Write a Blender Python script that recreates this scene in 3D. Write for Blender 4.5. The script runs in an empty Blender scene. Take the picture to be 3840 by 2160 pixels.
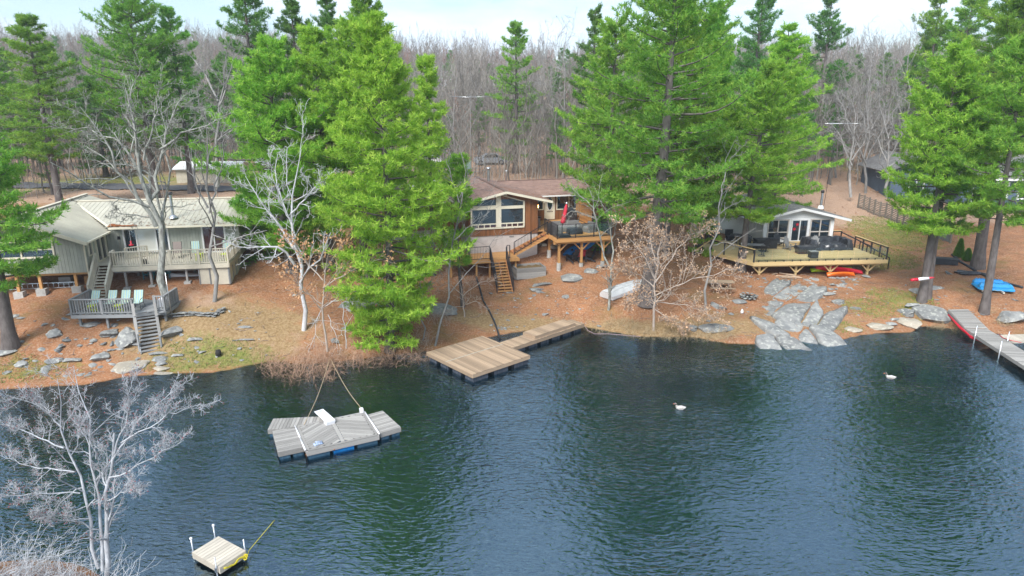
import bpy, bmesh, math, random
import numpy as np
from mathutils import Vector, Matrix, Quaternion

SC = bpy.context.scene
COL = SC.collection
RAD = math.radians

# ------------------------------------------------------------------ camera
CAM_H, FPX, PITCH = 14.5, 2500.0, RAD(16.0)
cam_data = bpy.data.cameras.new('camera')
cam_data.sensor_width = 36.0
cam_data.lens = 36.0 * FPX / 3840.0
cam_data.clip_start = 0.1
cam_data.clip_end = 6000.0
cam = bpy.data.objects.new('camera', cam_data)
cam.location = (0, 0, CAM_H)
cam.rotation_euler = (RAD(90) - PITCH, 0, 0)
COL.objects.link(cam)
SC.camera = cam

# ------------------------------------------------------------------ sky and sun
SUN_ELEV, SUN_AZ = RAD(46), RAD(206)      # azimuth clockwise from +y: behind the camera, a little to the left
world = bpy.data.worlds.new('World')
SC.world = world
world.use_nodes = True
wn, wl = world.node_tree.nodes, world.node_tree.links
wn.clear()
w_out = wn.new('ShaderNodeOutputWorld')
w_bg = wn.new('ShaderNodeBackground')
w_sky = wn.new('ShaderNodeTexSky')
w_sky.sky_type = 'NISHITA'
w_sky.sun_disc = False
w_sky.sun_elevation = SUN_ELEV
w_sky.sun_rotation = SUN_AZ
w_sky.air_density = 1.0
w_sky.dust_density = 0.6
w_sky.ozone_density = 3.0
# thin cloud veil, the same all round the sky
w_geo = wn.new('ShaderNodeTexCoord')
w_map = wn.new('ShaderNodeMapping')
w_map.inputs['Scale'].default_value = (1.4, 1.4, 6.0)
w_noise = wn.new('ShaderNodeTexNoise')
w_noise.inputs['Scale'].default_value = 2.6
w_noise.inputs['Detail'].default_value = 7.0
w_noise.inputs['Roughness'].default_value = 0.55
w_ramp = wn.new('ShaderNodeMapRange')
w_ramp.inputs['From Min'].default_value = 0.42
w_ramp.inputs['From Max'].default_value = 0.60
w_ramp.inputs['To Min'].default_value = 0.25
w_ramp.inputs['To Max'].default_value = 0.95
w_mix = wn.new('ShaderNodeMix'); w_mix.data_type = 'RGBA'
w_mix.inputs['B'].default_value = (6.0, 6.9, 8.0, 1)
wl.new(w_geo.outputs['Generated'], w_map.inputs['Vector'])
wl.new(w_map.outputs['Vector'], w_noise.inputs['Vector'])
wl.new(w_noise.outputs['Fac'], w_ramp.inputs['Value'])
wl.new(w_ramp.outputs['Result'], w_mix.inputs['Factor'])
wl.new(w_sky.outputs['Color'], w_mix.inputs['A'])
wl.new(w_mix.outputs['Result'], w_bg.inputs['Color'])
w_bg.inputs['Strength'].default_value = 0.066
wl.new(w_bg.outputs['Background'], w_out.inputs['Surface'])

sun_data = bpy.data.lights.new('sun', 'SUN')
sun_data.energy = 2.1
sun_data.angle = RAD(30)
sun_data.color = (1.0, 0.975, 0.94)
sun = bpy.data.objects.new('sun', sun_data)
sx, sy = math.sin(SUN_AZ) * math.cos(SUN_ELEV), math.cos(SUN_AZ) * math.cos(SUN_ELEV)
sun.rotation_euler = Vector((-sx, -sy, -math.sin(SUN_ELEV))).to_track_quat('-Z', 'Y').to_euler()
sun.location = (0, 0, 60)
COL.objects.link(sun)

SC.view_settings.view_transform = 'Standard'
SC.view_settings.look = 'None'
SC.view_settings.exposure = 1.5
SC.view_settings.gamma = 1.0
SC.view_settings.use_curve_mapping = False
SC.render.engine = 'CYCLES'
SC.cycles.max_bounces = 7
SC.cycles.diffuse_bounces = 4
SC.cycles.transparent_max_bounces = 10
SC.cycles.caustics_reflective = False
SC.cycles.caustics_refractive = False
SC.cycles.use_denoising = True
SC.cycles.sample_clamp_indirect = 4.0
SC.cycles.sample_clamp_direct = 6.0

# ------------------------------------------------------------------ surveying: the photo's sight lines give real places
CP, SP = math.cos(PITCH), math.sin(PITCH)
def sight(u, v):
    x, y = (u - 1920.0) / FPX, (1080.0 - v) / FPX
    return (x, CP + y * SP, -SP + y * CP)
def W(u, v, z):
    r = sight(u, v); t = (z - CAM_H) / r[2]
    return Vector((r[0] * t, r[1] * t, z))
def WY(u, v, y):
    r = sight(u, v); t = y / r[1]
    return Vector((r[0] * t, y, CAM_H + r[2] * t))

# ------------------------------------------------------------------ materials
MATS = {}
def lin(c):
    return tuple(c) + (1.0,)
def mat(name, c1, c2=None, rough=0.75, scale=6.0, var=0.0, metal=0.0, spec=0.4, bump=0.0, bscale=20.0,
        grain=None, coords='pos', detail=4.0, lo=0.35, hi=0.65):
    """principled surface: two colours mixed by noise, per-object tone, optional fine relief"""
    m = bpy.data.materials.new(name); m.use_nodes = True
    nt = m.node_tree; n, l = nt.nodes, nt.links
    b = n['Principled BSDF']
    b.inputs['Roughness'].default_value = rough
    b.inputs['Metallic'].default_value = metal
    b.inputs['Specular IOR Level'].default_value = spec
    c2 = c2 or tuple(x * 0.8 for x in c1)
    if coords == 'pos':
        g = n.new('ShaderNodeNewGeometry'); vec = g.outputs['Position']
    else:
        g = n.new('ShaderNodeTexCoord'); vec = g.outputs['Object']
    if grain:
        mp = n.new('ShaderNodeMapping'); mp.inputs['Scale'].default_value = grain
        oi0 = n.new('ShaderNodeObjectInfo'); ad = n.new('ShaderNodeVectorMath'); ad.operation = 'ADD'
        ml = n.new('ShaderNodeMath'); ml.operation = 'MULTIPLY'; ml.inputs[1].default_value = 37.0
        l.new(oi0.outputs['Random'], ml.inputs[0])
        l.new(vec, mp.inputs['Vector']); l.new(mp.outputs['Vector'], ad.inputs[0]); l.new(ml.outputs[0], ad.inputs[1])
        vec = ad.outputs['Vector']
    nz = n.new('ShaderNodeTexNoise'); nz.inputs['Scale'].default_value = scale
    nz.inputs['Detail'].default_value = detail; nz.inputs['Roughness'].default_value = 0.6
    l.new(vec, nz.inputs['Vector'])
    mr = n.new('ShaderNodeMapRange'); mr.inputs['From Min'].default_value = lo; mr.inputs['From Max'].default_value = hi
    l.new(nz.outputs['Fac'], mr.inputs['Value'])
    mx = n.new('ShaderNodeMix'); mx.data_type = 'RGBA'
    mx.inputs['A'].default_value = lin(c1); mx.inputs['B'].default_value = lin(c2)
    l.new(mr.outputs['Result'], mx.inputs['Factor'])
    out = mx.outputs['Result']
    if var:
        oi = n.new('ShaderNodeObjectInfo')
        r2 = n.new('ShaderNodeMapRange'); r2.inputs['To Min'].default_value = 1 - var; r2.inputs['To Max'].default_value = 1 + var
        l.new(oi.outputs['Random'], r2.inputs['Value'])
        hs = n.new('ShaderNodeHueSaturation')
        l.new(r2.outputs['Result'], hs.inputs['Value']); l.new(out, hs.inputs['Color']); out = hs.outputs['Color']
    l.new(out, b.inputs['Base Color'])
    if bump:
        nb = n.new('ShaderNodeTexNoise'); nb.inputs['Scale'].default_value = bscale; nb.inputs['Detail'].default_value = 5
        l.new(vec, nb.inputs['Vector'])
        bp = n.new('ShaderNodeBump'); bp.inputs['Strength'].default_value = bump; bp.inputs['Distance'].default_value = 0.04
        l.new(nb.outputs['Fac'], bp.inputs['Height']); l.new(bp.outputs['Normal'], b.inputs['Normal'])
    MATS[name] = m
    return m
def glow(name, col, strength):
    m = bpy.data.materials.new(name); m.use_nodes = True
    b = m.node_tree.nodes['Principled BSDF']
    b.inputs['Base Color'].default_value = lin(col)
    b.inputs['Emission Color'].default_value = lin(col); b.inputs['Emission Strength'].default_value = strength
    return m

GR = (1.5, 11, 11)
M_DOCK = mat('weathered_dock_wood', (0.44, 0.31, 0.20), (0.27, 0.205, 0.15), 0.8, 2.2, 0.26, grain=GR, coords='obj')
M_RAFT = mat('silver_grey_wood', (0.37, 0.355, 0.33), (0.22, 0.21, 0.20), 0.85, 2.2, 0.26, grain=GR, coords='obj')
M_PALE = mat('bleached_wood', (0.56, 0.51, 0.42), (0.40, 0.36, 0.30), 0.85, 2.2, 0.16, grain=GR, coords='obj')
M_CEDAR = mat('new_cedar', (0.56, 0.31, 0.12), (0.45, 0.22, 0.075), 0.65, 2.0, 0.13, grain=GR, coords='obj')
M_CEDAR_D = mat('red_cedar_treads', (0.50, 0.22, 0.09), (0.40, 0.16, 0.06), 0.65, 2.0, 0.13, grain=GR, coords='obj')
M_PT = mat('new_treated_pine', (0.62, 0.47, 0.24), (0.52, 0.37, 0.17), 0.65, 2.0, 0.10, grain=GR, coords='obj')
M_GREYDECK = mat('old_grey_deck', (0.29, 0.30, 0.30), (0.20, 0.205, 0.21), 0.85, 2.2, 0.18, grain=GR, coords='obj')
M_BEIGE = mat('beige_paint', (0.60, 0.55, 0.44), (0.50, 0.46, 0.37), 0.7, 1.5, 0.06)
M_SAGE = mat('grey_green_siding', (0.37, 0.39, 0.34), (0.31, 0.33, 0.29), 0.75, 1.2, 0.06)
M_CREAM = mat('cream_trim', (0.75, 0.70, 0.56), (0.66, 0.61, 0.48), 0.55, 1.0, 0.03)
M_WHITE = mat('white_trim', (0.80, 0.80, 0.79), (0.70, 0.71, 0.71), 0.5, 1.0, 0.03)
M_BROWN = mat('stained_cedar_siding', (0.30, 0.125, 0.045), (0.17, 0.065, 0.025), 0.6, 1.6, 0.28, grain=(6, 6, 1.2), coords='obj', spec=0.5)
M_BLOCK = mat('painted_block', (0.60, 0.55, 0.52), (0.53, 0.48, 0.455), 0.85, 3.0, 0.02)
M_CONC = mat('concrete', (0.46, 0.45, 0.42), (0.36, 0.35, 0.33), 0.9, 5.0, 0.1, bump=0.3)
M_METROOF = mat('cream_metal_roof', (0.47, 0.45, 0.365), (0.40, 0.38, 0.31), 0.45, 0.9, 0.035, spec=0.5)
M_BLACK = mat('black_metal', (0.018, 0.018, 0.022), (0.028, 0.028, 0.032), 0.4, 5.0)
M_DARKPL = mat('dark_plastic', (0.022, 0.026, 0.032), (0.035, 0.04, 0.048), 0.45, 5.0, 0.1)
M_FLOAT = mat('black_float', (0.055, 0.065, 0.085), (0.09, 0.10, 0.125), 0.5, 4.0, 0.1)
M_FLOATB = mat('navy_float', (0.035, 0.09, 0.15), (0.06, 0.13, 0.19), 0.45, 4.0, 0.1)
M_STEEL = mat('galvanised_steel', (0.62, 0.63, 0.64), (0.5, 0.51, 0.53), 0.28, 4.0, 0, metal=0.9)
M_ALU = mat('boat_aluminium', (0.74, 0.75, 0.76), (0.58, 0.59, 0.61), 0.45, 2.5, 0, metal=0.15)
M_WICKER = mat('grey_wicker', (0.20, 0.19, 0.185), (0.13, 0.125, 0.12), 0.8, 60.0)
M_DWICKER = mat('black_wicker', (0.035, 0.04, 0.045), (0.018, 0.02, 0.024), 0.6, 50.0, bump=0.6, bscale=60)
M_CUSH = mat('grey_cushion', (0.26, 0.25, 0.25), (0.21, 0.2, 0.2), 0.9, 8.0)
M_TARP = mat('black_tarp', (0.02, 0.022, 0.026), (0.03, 0.033, 0.04), 0.28, 3.0, spec=0.6)
M_REDCLOTH = mat('red_cloth', (0.62, 0.035, 0.06), (0.42, 0.02, 0.04), 0.8, 9.0)
M_REDPL = mat('red_plastic', (0.60, 0.02, 0.045), (0.50, 0.015, 0.035), 0.35, 3.0)
M_ORANGE = mat('orange_plastic', (0.80, 0.17, 0.015), (0.70, 0.13, 0.01), 0.35, 3.0)
M_LIME = mat('lime_plastic', (0.45, 0.72, 0.02), (0.38, 0.62, 0.02), 0.35, 3.0)
M_YELLOW = mat('lime_yellow', (0.66, 0.78, 0.02), (0.58, 0.7, 0.02), 0.4, 3.0)
M_BLUE = mat('blue_plastic', (0.01, 0.22, 0.58), (0.008, 0.15, 0.45), 0.35, 3.0)
M_SKYBLUE = mat('bright_blue_plastic', (0.02, 0.33, 0.72), (0.02, 0.27, 0.62), 0.4, 3.0)
M_TEAL = mat('teal_plastic', (0.03, 0.20, 0.24), (0.025, 0.16, 0.20), 0.5, 3.0)
M_GREYCH = mat('grey_resin', (0.26, 0.26, 0.25), (0.2, 0.2, 0.2), 0.6, 3.0)
M_ROPE = mat('rope', (0.55, 0.42, 0.25), (0.4, 0.3, 0.2), 0.9, 20.0)
M_YROPE = mat('yellow_rope', (0.75, 0.65, 0.02), (0.62, 0.5, 0.02), 0.7, 20.0)
M_ORANGEW = mat('rusty_chain', (0.45, 0.16, 0.05), (0.3, 0.1, 0.03), 0.9, 20.0)
M_WHITEPL = mat('white_plastic', (0.82, 0.82, 0.84), (0.74, 0.75, 0.78), 0.35, 2.0)
M_BLUEHOUSE = mat('slate_blue_siding', (0.10, 0.145, 0.20), (0.075, 0.11, 0.155), 0.7, 1.0)
M_GREYROOF = mat('grey_shingle', (0.22, 0.22, 0.225), (0.15, 0.15, 0.155), 0.9, 9.0, bump=0.5, bscale=14)
M_TAR = mat('asphalt', (0.11, 0.11, 0.115), (0.085, 0.085, 0.09), 0.9, 4.0)
M_SOIL = mat('planter_soil', (0.20, 0.12, 0.06), (0.13, 0.10, 0.04), 0.95, 7.0, bump=0.8)
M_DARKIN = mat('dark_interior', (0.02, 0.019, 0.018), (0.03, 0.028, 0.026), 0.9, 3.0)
M_FENCE = mat('old_fence', (0.22, 0.19, 0.155), (0.15, 0.135, 0.115), 0.9, 3.0, 0.2, grain=GR, coords='obj')

def glass_mat(name, tint, rough=0.03):
    m = bpy.data.materials.new(name); m.use_nodes = True
    b = m.node_tree.nodes['Principled BSDF']
    b.inputs['Base Color'].default_value = lin(tint); b.inputs['Roughness'].default_value = rough
    b.inputs['Specular IOR Level'].default_value = 0.9
    b.inputs['Coat Weight'].default_value = 1.0; b.inputs['Coat Roughness'].default_value = 0.01
    return m
M_GLASS = glass_mat('window_glass', (0.018, 0.028, 0.036))
M_GLASSL = glass_mat('curtained_glass', (0.66, 0.67, 0.62))
M_GLASSW = glass_mat('warm_dark_glass', (0.07, 0.025, 0.03))
def clear_mat(name):
    m = bpy.data.materials.new(name); m.use_nodes = True
    n, l = m.node_tree.nodes, m.node_tree.links
    n.clear()
    o = n.new('ShaderNodeOutputMaterial'); t = n.new('ShaderNodeBsdfTransparent'); g = n.new('ShaderNodeBsdfGlossy')
    t.inputs['Color'].default_value = (0.93, 0.97, 0.95, 1); g.inputs['Roughness'].default_value = 0.02
    f = n.new('ShaderNodeFresnel'); f.inputs['IOR'].default_value = 1.5
    x = n.new('ShaderNodeMixShader')
    l.new(f.outputs['Fac'], x.inputs['Fac']); l.new(t.outputs[0], x.inputs[1]); l.new(g.outputs[0], x.inputs[2])
    l.new(x.outputs[0], o.inputs['Surface'])
    return m
M_CLEAR = clear_mat('clear_glass_panel')

def shingle_mat(name, c1, c2, row=0.14):
    m = mat(name, c1, c2, 0.92, 1.3, 0, coords='obj', detail=6)
    n, l = m.node_tree.nodes, m.node_tree.links
    b = n['Principled BSDF']
    tc = n.new('ShaderNodeTexCoord'); br = n.new('ShaderNodeTexBrick')
    br.inputs['Scale'].default_value = 1.0; br.inputs['Brick Width'].default_value = 0.33; br.inputs['Row Height'].default_value = row
    br.inputs['Mortar Size'].default_value = 0.012; br.inputs['Bias'].default_value = 0.0
    br.inputs['Color1'].default_value = (0.72, 0.72, 0.72, 1); br.inputs['Color2'].default_value = (1, 1, 1, 1); br.inputs['Mortar'].default_value = (0.5, 0.5, 0.5, 1)
    l.new(tc.outputs['UV'], br.inputs['Vector'])
    old = b.inputs['Base Color'].links[0].from_socket
    mu = n.new('ShaderNodeMix'); mu.data_type = 'RGBA'; mu.blend_type = 'MULTIPLY'; mu.inputs['Factor'].default_value = 1.0
    l.new(old, mu.inputs['A']); l.new(br.outputs['Color'], mu.inputs['B']); l.new(mu.outputs['Result'], b.inputs['Base Color'])
    bp = n.new('ShaderNodeBump'); bp.inputs['Strength'].default_value = 0.6; bp.inputs['Distance'].default_value = 0.02
    l.new(br.outputs['Fac'], bp.inputs['Height']); bp.invert = True
    l.new(bp.outputs['Normal'], b.inputs['Normal'])
    return m
M_SHINGLE = shingle_mat('brown_shingle', (0.37, 0.235, 0.185), (0.27, 0.17, 0.135))
M_SHINGLEG = shingle_mat('grey_shingle_roof', (0.25, 0.245, 0.24), (0.185, 0.18, 0.18))

# ------------------------------------------------------------------ mesh helpers
def mesh_np(name, V, quads=None, tris=None, m=None, smooth=False, attr=None):
    me = bpy.data.meshes.new(name)
    V = np.asarray(V, dtype=np.float32)
    me.vertices.add(len(V)); me.vertices.foreach_set('co', V.ravel())
    parts, tot = [], []
    if quads is not None and len(quads):
        parts.append(np.asarray(quads, dtype=np.int32).ravel()); tot.append(np.full(len(quads), 4, dtype=np.int32))
    if tris is not None and len(tris):
        parts.append(np.asarray(tris, dtype=np.int32).ravel()); tot.append(np.full(len(tris), 3, dtype=np.int32))
    li = np.concatenate(parts); lt = np.concatenate(tot)
    ls = np.concatenate(([0], np.cumsum(lt)[:-1])).astype(np.int32)
    me.loops.add(len(li)); me.loops.foreach_set('vertex_index', li)
    me.polygons.add(len(lt)); me.polygons.foreach_set('loop_start', ls)
    me.polygons.foreach_set('use_smooth', np.full(len(lt), bool(smooth)))
    if attr:
        for k, arr in attr.items():
            arr = np.asarray(arr, dtype=np.float32)
            if arr.ndim == 1:
                a = me.attributes.new(k, 'FLOAT', 'POINT'); a.data.foreach_set('value', arr)
            else:
                a = me.attributes.new(k, 'FLOAT_COLOR', 'POINT'); a.data.foreach_set('color', arr.ravel())
    me.update(calc_edges=True)
    if m: me.materials.append(m)
    return me
def link(name, me, parent=None):
    o = bpy.data.objects.new(name, me); COL.objects.link(o)
    if parent: o.parent = parent
    return o
def tag(o, label=None, cat=None, group=None, kind=None):
    if label: o['label'] = label
    if cat: o['category'] = cat
    if group: o['group'] = group
    if kind: o['kind'] = kind
    return o
def thing(name, label, cat, loc=(0, 0, 0), rz=0.0, group=None):
    o = bpy.data.objects.new(name, None); o.empty_display_size = 0.2
    COL.objects.link(o); o.location = loc; o.rotation_euler = (0, 0, rz)
    return tag(o, label, cat, group)

_cube = {}
CUBE_F = [(0, 3, 2, 1), (4, 5, 6, 7), (0, 1, 5, 4), (1, 2, 6, 5), (2, 3, 7, 6), (3, 0, 4, 7)]
CUBE_V = np.array([(-.5, -.5, -.5), (.5, -.5, -.5), (.5, .5, -.5), (-.5, .5, -.5), (-.5, -.5, .5), (.5, -.5, .5), (.5, .5, .5), (-.5, .5, .5)])
def cube_mesh(m):
    if m.name not in _cube:
        _cube[m.name] = mesh_np('board_' + m.name, CUBE_V, CUBE_F, None, m)
    return _cube[m.name]
def box(name, m, parent, c, s, rz=0.0, rx=0.0, ry=0.0):
    """a board or block, sharing one mesh per material"""
    o = link(name, cube_mesh(m), parent)
    o.location = c; o.scale = s; o.rotation_euler = (rx, ry, rz)
    return o
def beam(name, m, parent, p0, p1, w, h, up=(0, 0, 1)):
    p0, p1 = Vector(p0), Vector(p1)
    d = p1 - p0; L = d.length; x = d / L
    z = Vector(up); z = (z - x * z.dot(x))
    if z.length < 1e-4: z = Vector((0, 1, 0)) - x * x.y
    z.normalize(); y = z.cross(x)
    o = link(name, cube_mesh(m), parent)
    R = Matrix((x, y, z)).transposed()
    o.location = (p0 + p1) / 2; o.rotation_euler = R.to_euler(); o.scale = (L, w, h)
    return o

def norm(a): return a / np.maximum(np.linalg.norm(a, axis=-1, keepdims=True), 1e-9)

class MB:
    """collects simple solids into one mesh (one part)"""
    def __init__(s): s.v, s.q, s.t = [], [], []
    def add(s, V, Q=(), T=()):
        k = len(s.v); s.v += [tuple(p) for p in V]
        s.q += [tuple(i + k for i in f) for f in Q]; s.t += [tuple(i + k for i in f) for f in T]
        return s
    def box(s, c, sz, rz=0.0):
        c = Vector(c); ca, sa = math.cos(rz), math.sin(rz); V = []
        for p in CUBE_V:
            x, y, z = p[0] * sz[0], p[1] * sz[1], p[2] * sz[2]
            V.append((c.x + x * ca - y * sa, c.y + x * sa + y * ca, c.z + z))
        return s.add(V, CUBE_F)
    def beam(s, p0, p1, w, h, up=(0, 0, 1)):
        p0, p1 = Vector(p0), Vector(p1); d = p1 - p0; x = d.normalized()
        z = Vector(up); z = z - x * z.dot(x)
        if z.length < 1e-4: z = Vector((0, 1, 0)) - x * x.y
        z.normalize(); y = z.cross(x); V = []
        for p in CUBE_V:
            V.append((p0 + p1) / 2 + d * p[0] + y * (p[1] * w) + z * (p[2] * h))
        return s.add(V, CUBE_F)
    def tube(s, pts, rad, n=6, cap=True):
        pts = [Vector(p) for p in pts]; K = len(pts)
        if not hasattr(rad, '__len__'): rad = [rad] * K
        V = []; prev = None
        for i in range(K):
            d = (pts[min(i + 1, K - 1)] - pts[max(i - 1, 0)]).normalized()
            if prev is None:
                a = d.orthogonal().normalized()
            else:
                a = prev - d * prev.dot(d)
                a = a.normalized() if a.length > 1e-5 else d.orthogonal().normalized()
            prev = a; b = d.cross(a)
            for j in range(n):
                t = 2 * math.pi * j / n
                V.append(pts[i] + (a * math.cos(t) + b * math.sin(t)) * rad[i])
        Q = [(i * n + j, i * n + (j + 1) % n, (i + 1) * n + (j + 1) % n, (i + 1) * n + j) for i in range(K - 1) for j in range(n)]
        T = []
        if cap:
            V.append(pts[0]); V.append(pts[-1]); a, b = len(V) - 2, len(V) - 1
            T += [(a, (j + 1) % n, j) for j in range(n)]
            T += [(b, (K - 1) * n + j, (K - 1) * n + (j + 1) % n) for j in range(n)]
        return s.add(V, Q, T)
    def lathe(s, prof, n=12, c=(0, 0, 0)):
        c = Vector(c)
        V = [(c.x + r * math.cos(2 * math.pi * j / n), c.y + r * math.sin(2 * math.pi * j / n), c.z + z) for r, z in prof for j in range(n)]
        K = len(prof)
        return s.add(V, [(i * n + j, i * n + (j + 1) % n, (i + 1) * n + (j + 1) % n, (i + 1) * n + j) for i in range(K - 1) for j in range(n)])
    def loft(s, rings, close=True):
        n = len(rings[0]); V = [p for r in rings for p in r]
        Q = [(i * n + j, i * n + (j + 1) % n, (i + 1) * n + (j + 1) % n, (i + 1) * n + j) for i in range(len(rings) - 1) for j in range(n if close else n - 1)]
        return s.add(V, Q)
    def obj(s, name, m, parent=None, smooth=False):
        return link(name, mesh_np(name, np.array([tuple(p) for p in s.v]), s.q, s.t, m, smooth), parent)

def poly_slab(name, m, parent, pts, thick, uv=None):
    """planar polygon (3-D points, counter-clockwise from above) with thickness downwards and metre-true UVs"""
    P = [Vector(p) for p in pts]; n = len(P)
    nr = (P[1] - P[0]).cross(P[2] - P[0]).normalized()
    if nr.z < 0: P.reverse(); nr = -nr
    bm = bmesh.new()
    top = [bm.verts.new(p) for p in P]; bot = [bm.verts.new(p - nr * thick) for p in P]
    bm.faces.new(top); bm.faces.new(list(reversed(bot)))
    for i in range(n):
        j = (i + 1) % n
        bm.faces.new((top[j], top[i], bot[i], bot[j]))
    up = Vector((0, 0, 1)); vdir = (up - nr * up.dot(nr))
    vdir = vdir.normalized() if vdir.length > 1e-3 else Vector((0, 1, 0))
    udir = vdir.cross(nr)
    lay = bm.loops.layers.uv.new('UVMap')
    for f in bm.faces:
        for lo in f.loops:
            lo[lay].uv = (lo.vert.co.dot(udir), lo.vert.co.dot(vdir))
    me = bpy.data.meshes.new(name); bm.to_mesh(me); bm.free(); me.materials.append(m)
    return link(name, me, parent)
# ------------------------------------------------------------------ terrain
RNG = np.random.default_rng(7)
SHORE_PX = [(0, 1450), (120, 1452), (230, 1450), (330, 1436), (430, 1418), (560, 1410), (680, 1404), (800, 1392), (900, 1380), (990, 1366), (1080, 1362),
            (1200, 1352), (1320, 1346), (1440, 1336), (1560, 1322), (1660, 1302), (1760, 1284), (1850, 1262), (1950, 1240), (2060, 1225),
            (2170, 1226), (2260, 1240), (2400, 1256), (2550, 1268), (2700, 1280), (2820, 1286), (2950, 1286), (3090, 1284), (3220, 1266),
            (3320, 1250), (3400, 1246), (3460, 1224), (3560, 1228), (3640, 1240), (3740, 1252), (3840, 1262)]
_sh = [W(u, v, 0) for u, v in SHORE_PX]
SHX = np.array([-400, -120, -60] + [p.x for p in _sh] + [60, 120, 400.0])
SHY = np.array([40, 34, 30.2] + [p.y for p in _sh] + [44, 48, 60.0])
def shore_y(x): return np.interp(x, SHX, SHY)

# surveyed ground heights (x, y, z)
CTRL = []
for u, v, z in [(45, 1310, 1.0), (527, 1328, .55), (445, 1084, 2.7), (538, 1082, 2.75), (679, 1088, 2.75), (215, 1105, 2.6), (60, 1090, 2.6), (870, 1078, 2.65),
                (760, 1200, 1.7), (900, 1120, 2.2), (1130, 1240, 1.1), (1000, 1200, 1.3), (1000, 1050, 2.6), (1230, 1320, .45), (1445, 1310, .5), (1300, 1130, 1.8),
                (1905, 1094, 1.05), (1935, 1020, 1.75), (2098, 1017, 1.95), (2240, 987, 2.15), (2170, 1005, 2.1), (1720, 1130, 1.1), (1640, 1300, .3), (1740, 1180, .8),
                (2285, 1165, .75), (2420, 1145, .9), (2300, 890, 2.6), (2515, 905, 2.4), (2650, 1165, .7), (2790, 1020, 1.25), (2850, 1034, 1.2), (3243, 1052, .95),
                (2990, 1046, 1.05), (3100, 1000, .95), (2950, 985, 1.15), (3200, 990, 1.0), (2700, 1080, 1.0), (2950, 1180, .6), (3150, 1180, .55), (3455, 1135, .85), (3690, 1175, .75), (3660, 1010, 1.6), (3350, 1060, 1.1), (3830, 1100, 1.2)]:
    p = W(u, v, z); CTRL.append((p.x, p.y, z))
CTRL += [(-30, 46, 3.4), (-22, 46, 3.4), (-30, 54, 4.3), (-20, 55, 4.3), (-40, 45, 2.9), (-40, 60, 4.6), (-60, 45, 3), (-60, 75, 5), (-25, 66, 4.7), (-10, 62, 4.7), (-12, 50, 3.2), (-8, 55, 4.0),
         (0, 54, 3.2), (6, 54, 3.3), (0, 62, 4.6), (10, 62, 4.5), (12, 52, 2.6), (16, 60, 3.4), (23, 54.5, 1.35), (29, 55, 1.3), (23, 59, 1.9), (30, 60, 2.0), (31, 66, 2.9), (40, 62, 2.7), (45, 70, 3.4), (60, 70, 3.8), (60, 52, 2.4),
         (0, 78, 5.1), (20, 76, 4.6), (-30, 80, 5.2), (40, 84, 4.8), (80, 90, 5), (-80, 90, 5.5), (0, 98, 6.0), (-40, 110, 6.8), (40, 110, 6.2), (0, 130, 8.0), (90, 140, 9), (-90, 140, 10),
         (0, 175, 11), (-60, 190, 14), (60, 190, 12), (140, 200, 13), (-140, 200, 16), (0, 240, 15.5), (-80, 260, 21), (90, 260, 18), (200, 300, 19), (-220, 300, 24), (0, 330, 17), (-300, 420, 20), (300, 420, 16), (0, 480, 10)]
CT = np.array(CTRL)
def _phi(r2): return 0.5 * r2 * np.log(r2 + 1e-9)
def _fit():
    X = CT[:, :2] / 50.0; n = len(X)
    d2 = ((X[:, None] - X[None]) ** 2).sum(-1)
    A = np.zeros((n + 3, n + 3)); A[:n, :n] = _phi(d2) + np.eye(n) * 0.002
    A[:n, n] = 1; A[:n, n + 1:] = X; A[n, :n] = 1; A[n + 1:, :n] = X.T
    return np.linalg.solve(A, np.concatenate((CT[:, 2], np.zeros(3))))
TPS = _fit()
def tps(x, y):
    x = np.asarray(x, float); y = np.asarray(y, float)
    sh = x.shape; q = np.stack((x.ravel(), y.ravel()), -1) / 50.0
    out = np.empty(len(q))
    for i in range(0, len(q), 4000):
        b = q[i:i + 4000]
        d2 = ((b[:, None] - CT[None, :, :2] / 50.0) ** 2).sum(-1)
        out[i:i + 4000] = _phi(d2) @ TPS[:-3] + TPS[-3] + b @ TPS[-2:]
    return out.reshape(sh)
def wob(x, y, s, k=0.0):
    return (np.sin(x * s + 1.3 * np.sin(y * s * 0.7 + k)) + np.sin(y * s * 1.13 + 1.7 * np.sin(x * s * 0.6 + 2 + k))) * 0.5
def ss(a, b, x):
    t = np.clip((x - a) / (b - a), 0, 1); return t * t * (3 - 2 * t)
ISLET = (-15.6, 13.2, 5.6)
def hz(x, y):
    x = np.asarray(x, float); y = np.asarray(y, float)
    d = y - shore_y(x) + 0.35 * wob(x, y, 1.1) * ss(-4, 0, y - shore_y(x))
    land = np.where(d > 0, 0, 1)
    t = tps(x, y)
    lz = (0.05 + 0.10 * np.clip(d, 0, 99)) * (1 - ss(0, 4.0, d)) + np.maximum(t, 0.25) * ss(0, 4.0, d)
    lz = lz + ss(1, 4, d) * (0.07 * wob(x, y, 1.7) + 0.05 * wob(x, y, 3.9, 1.0))
    wz = -np.minimum((0.30 - .15 * ss(-2, -12, x)) * np.clip(-d, 0, 99) ** 0.9, 4.2)
    z = np.where(land == 0, lz, wz)
    r = np.hypot(x - ISLET[0], y - ISLET[1])
    z = np.maximum(z, 0.75 - (r / ISLET[2]) ** 2 * 0.85)
    return z
def gz(x, y): return float(hz(np.array([x]), np.array([y]))[0])
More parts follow.
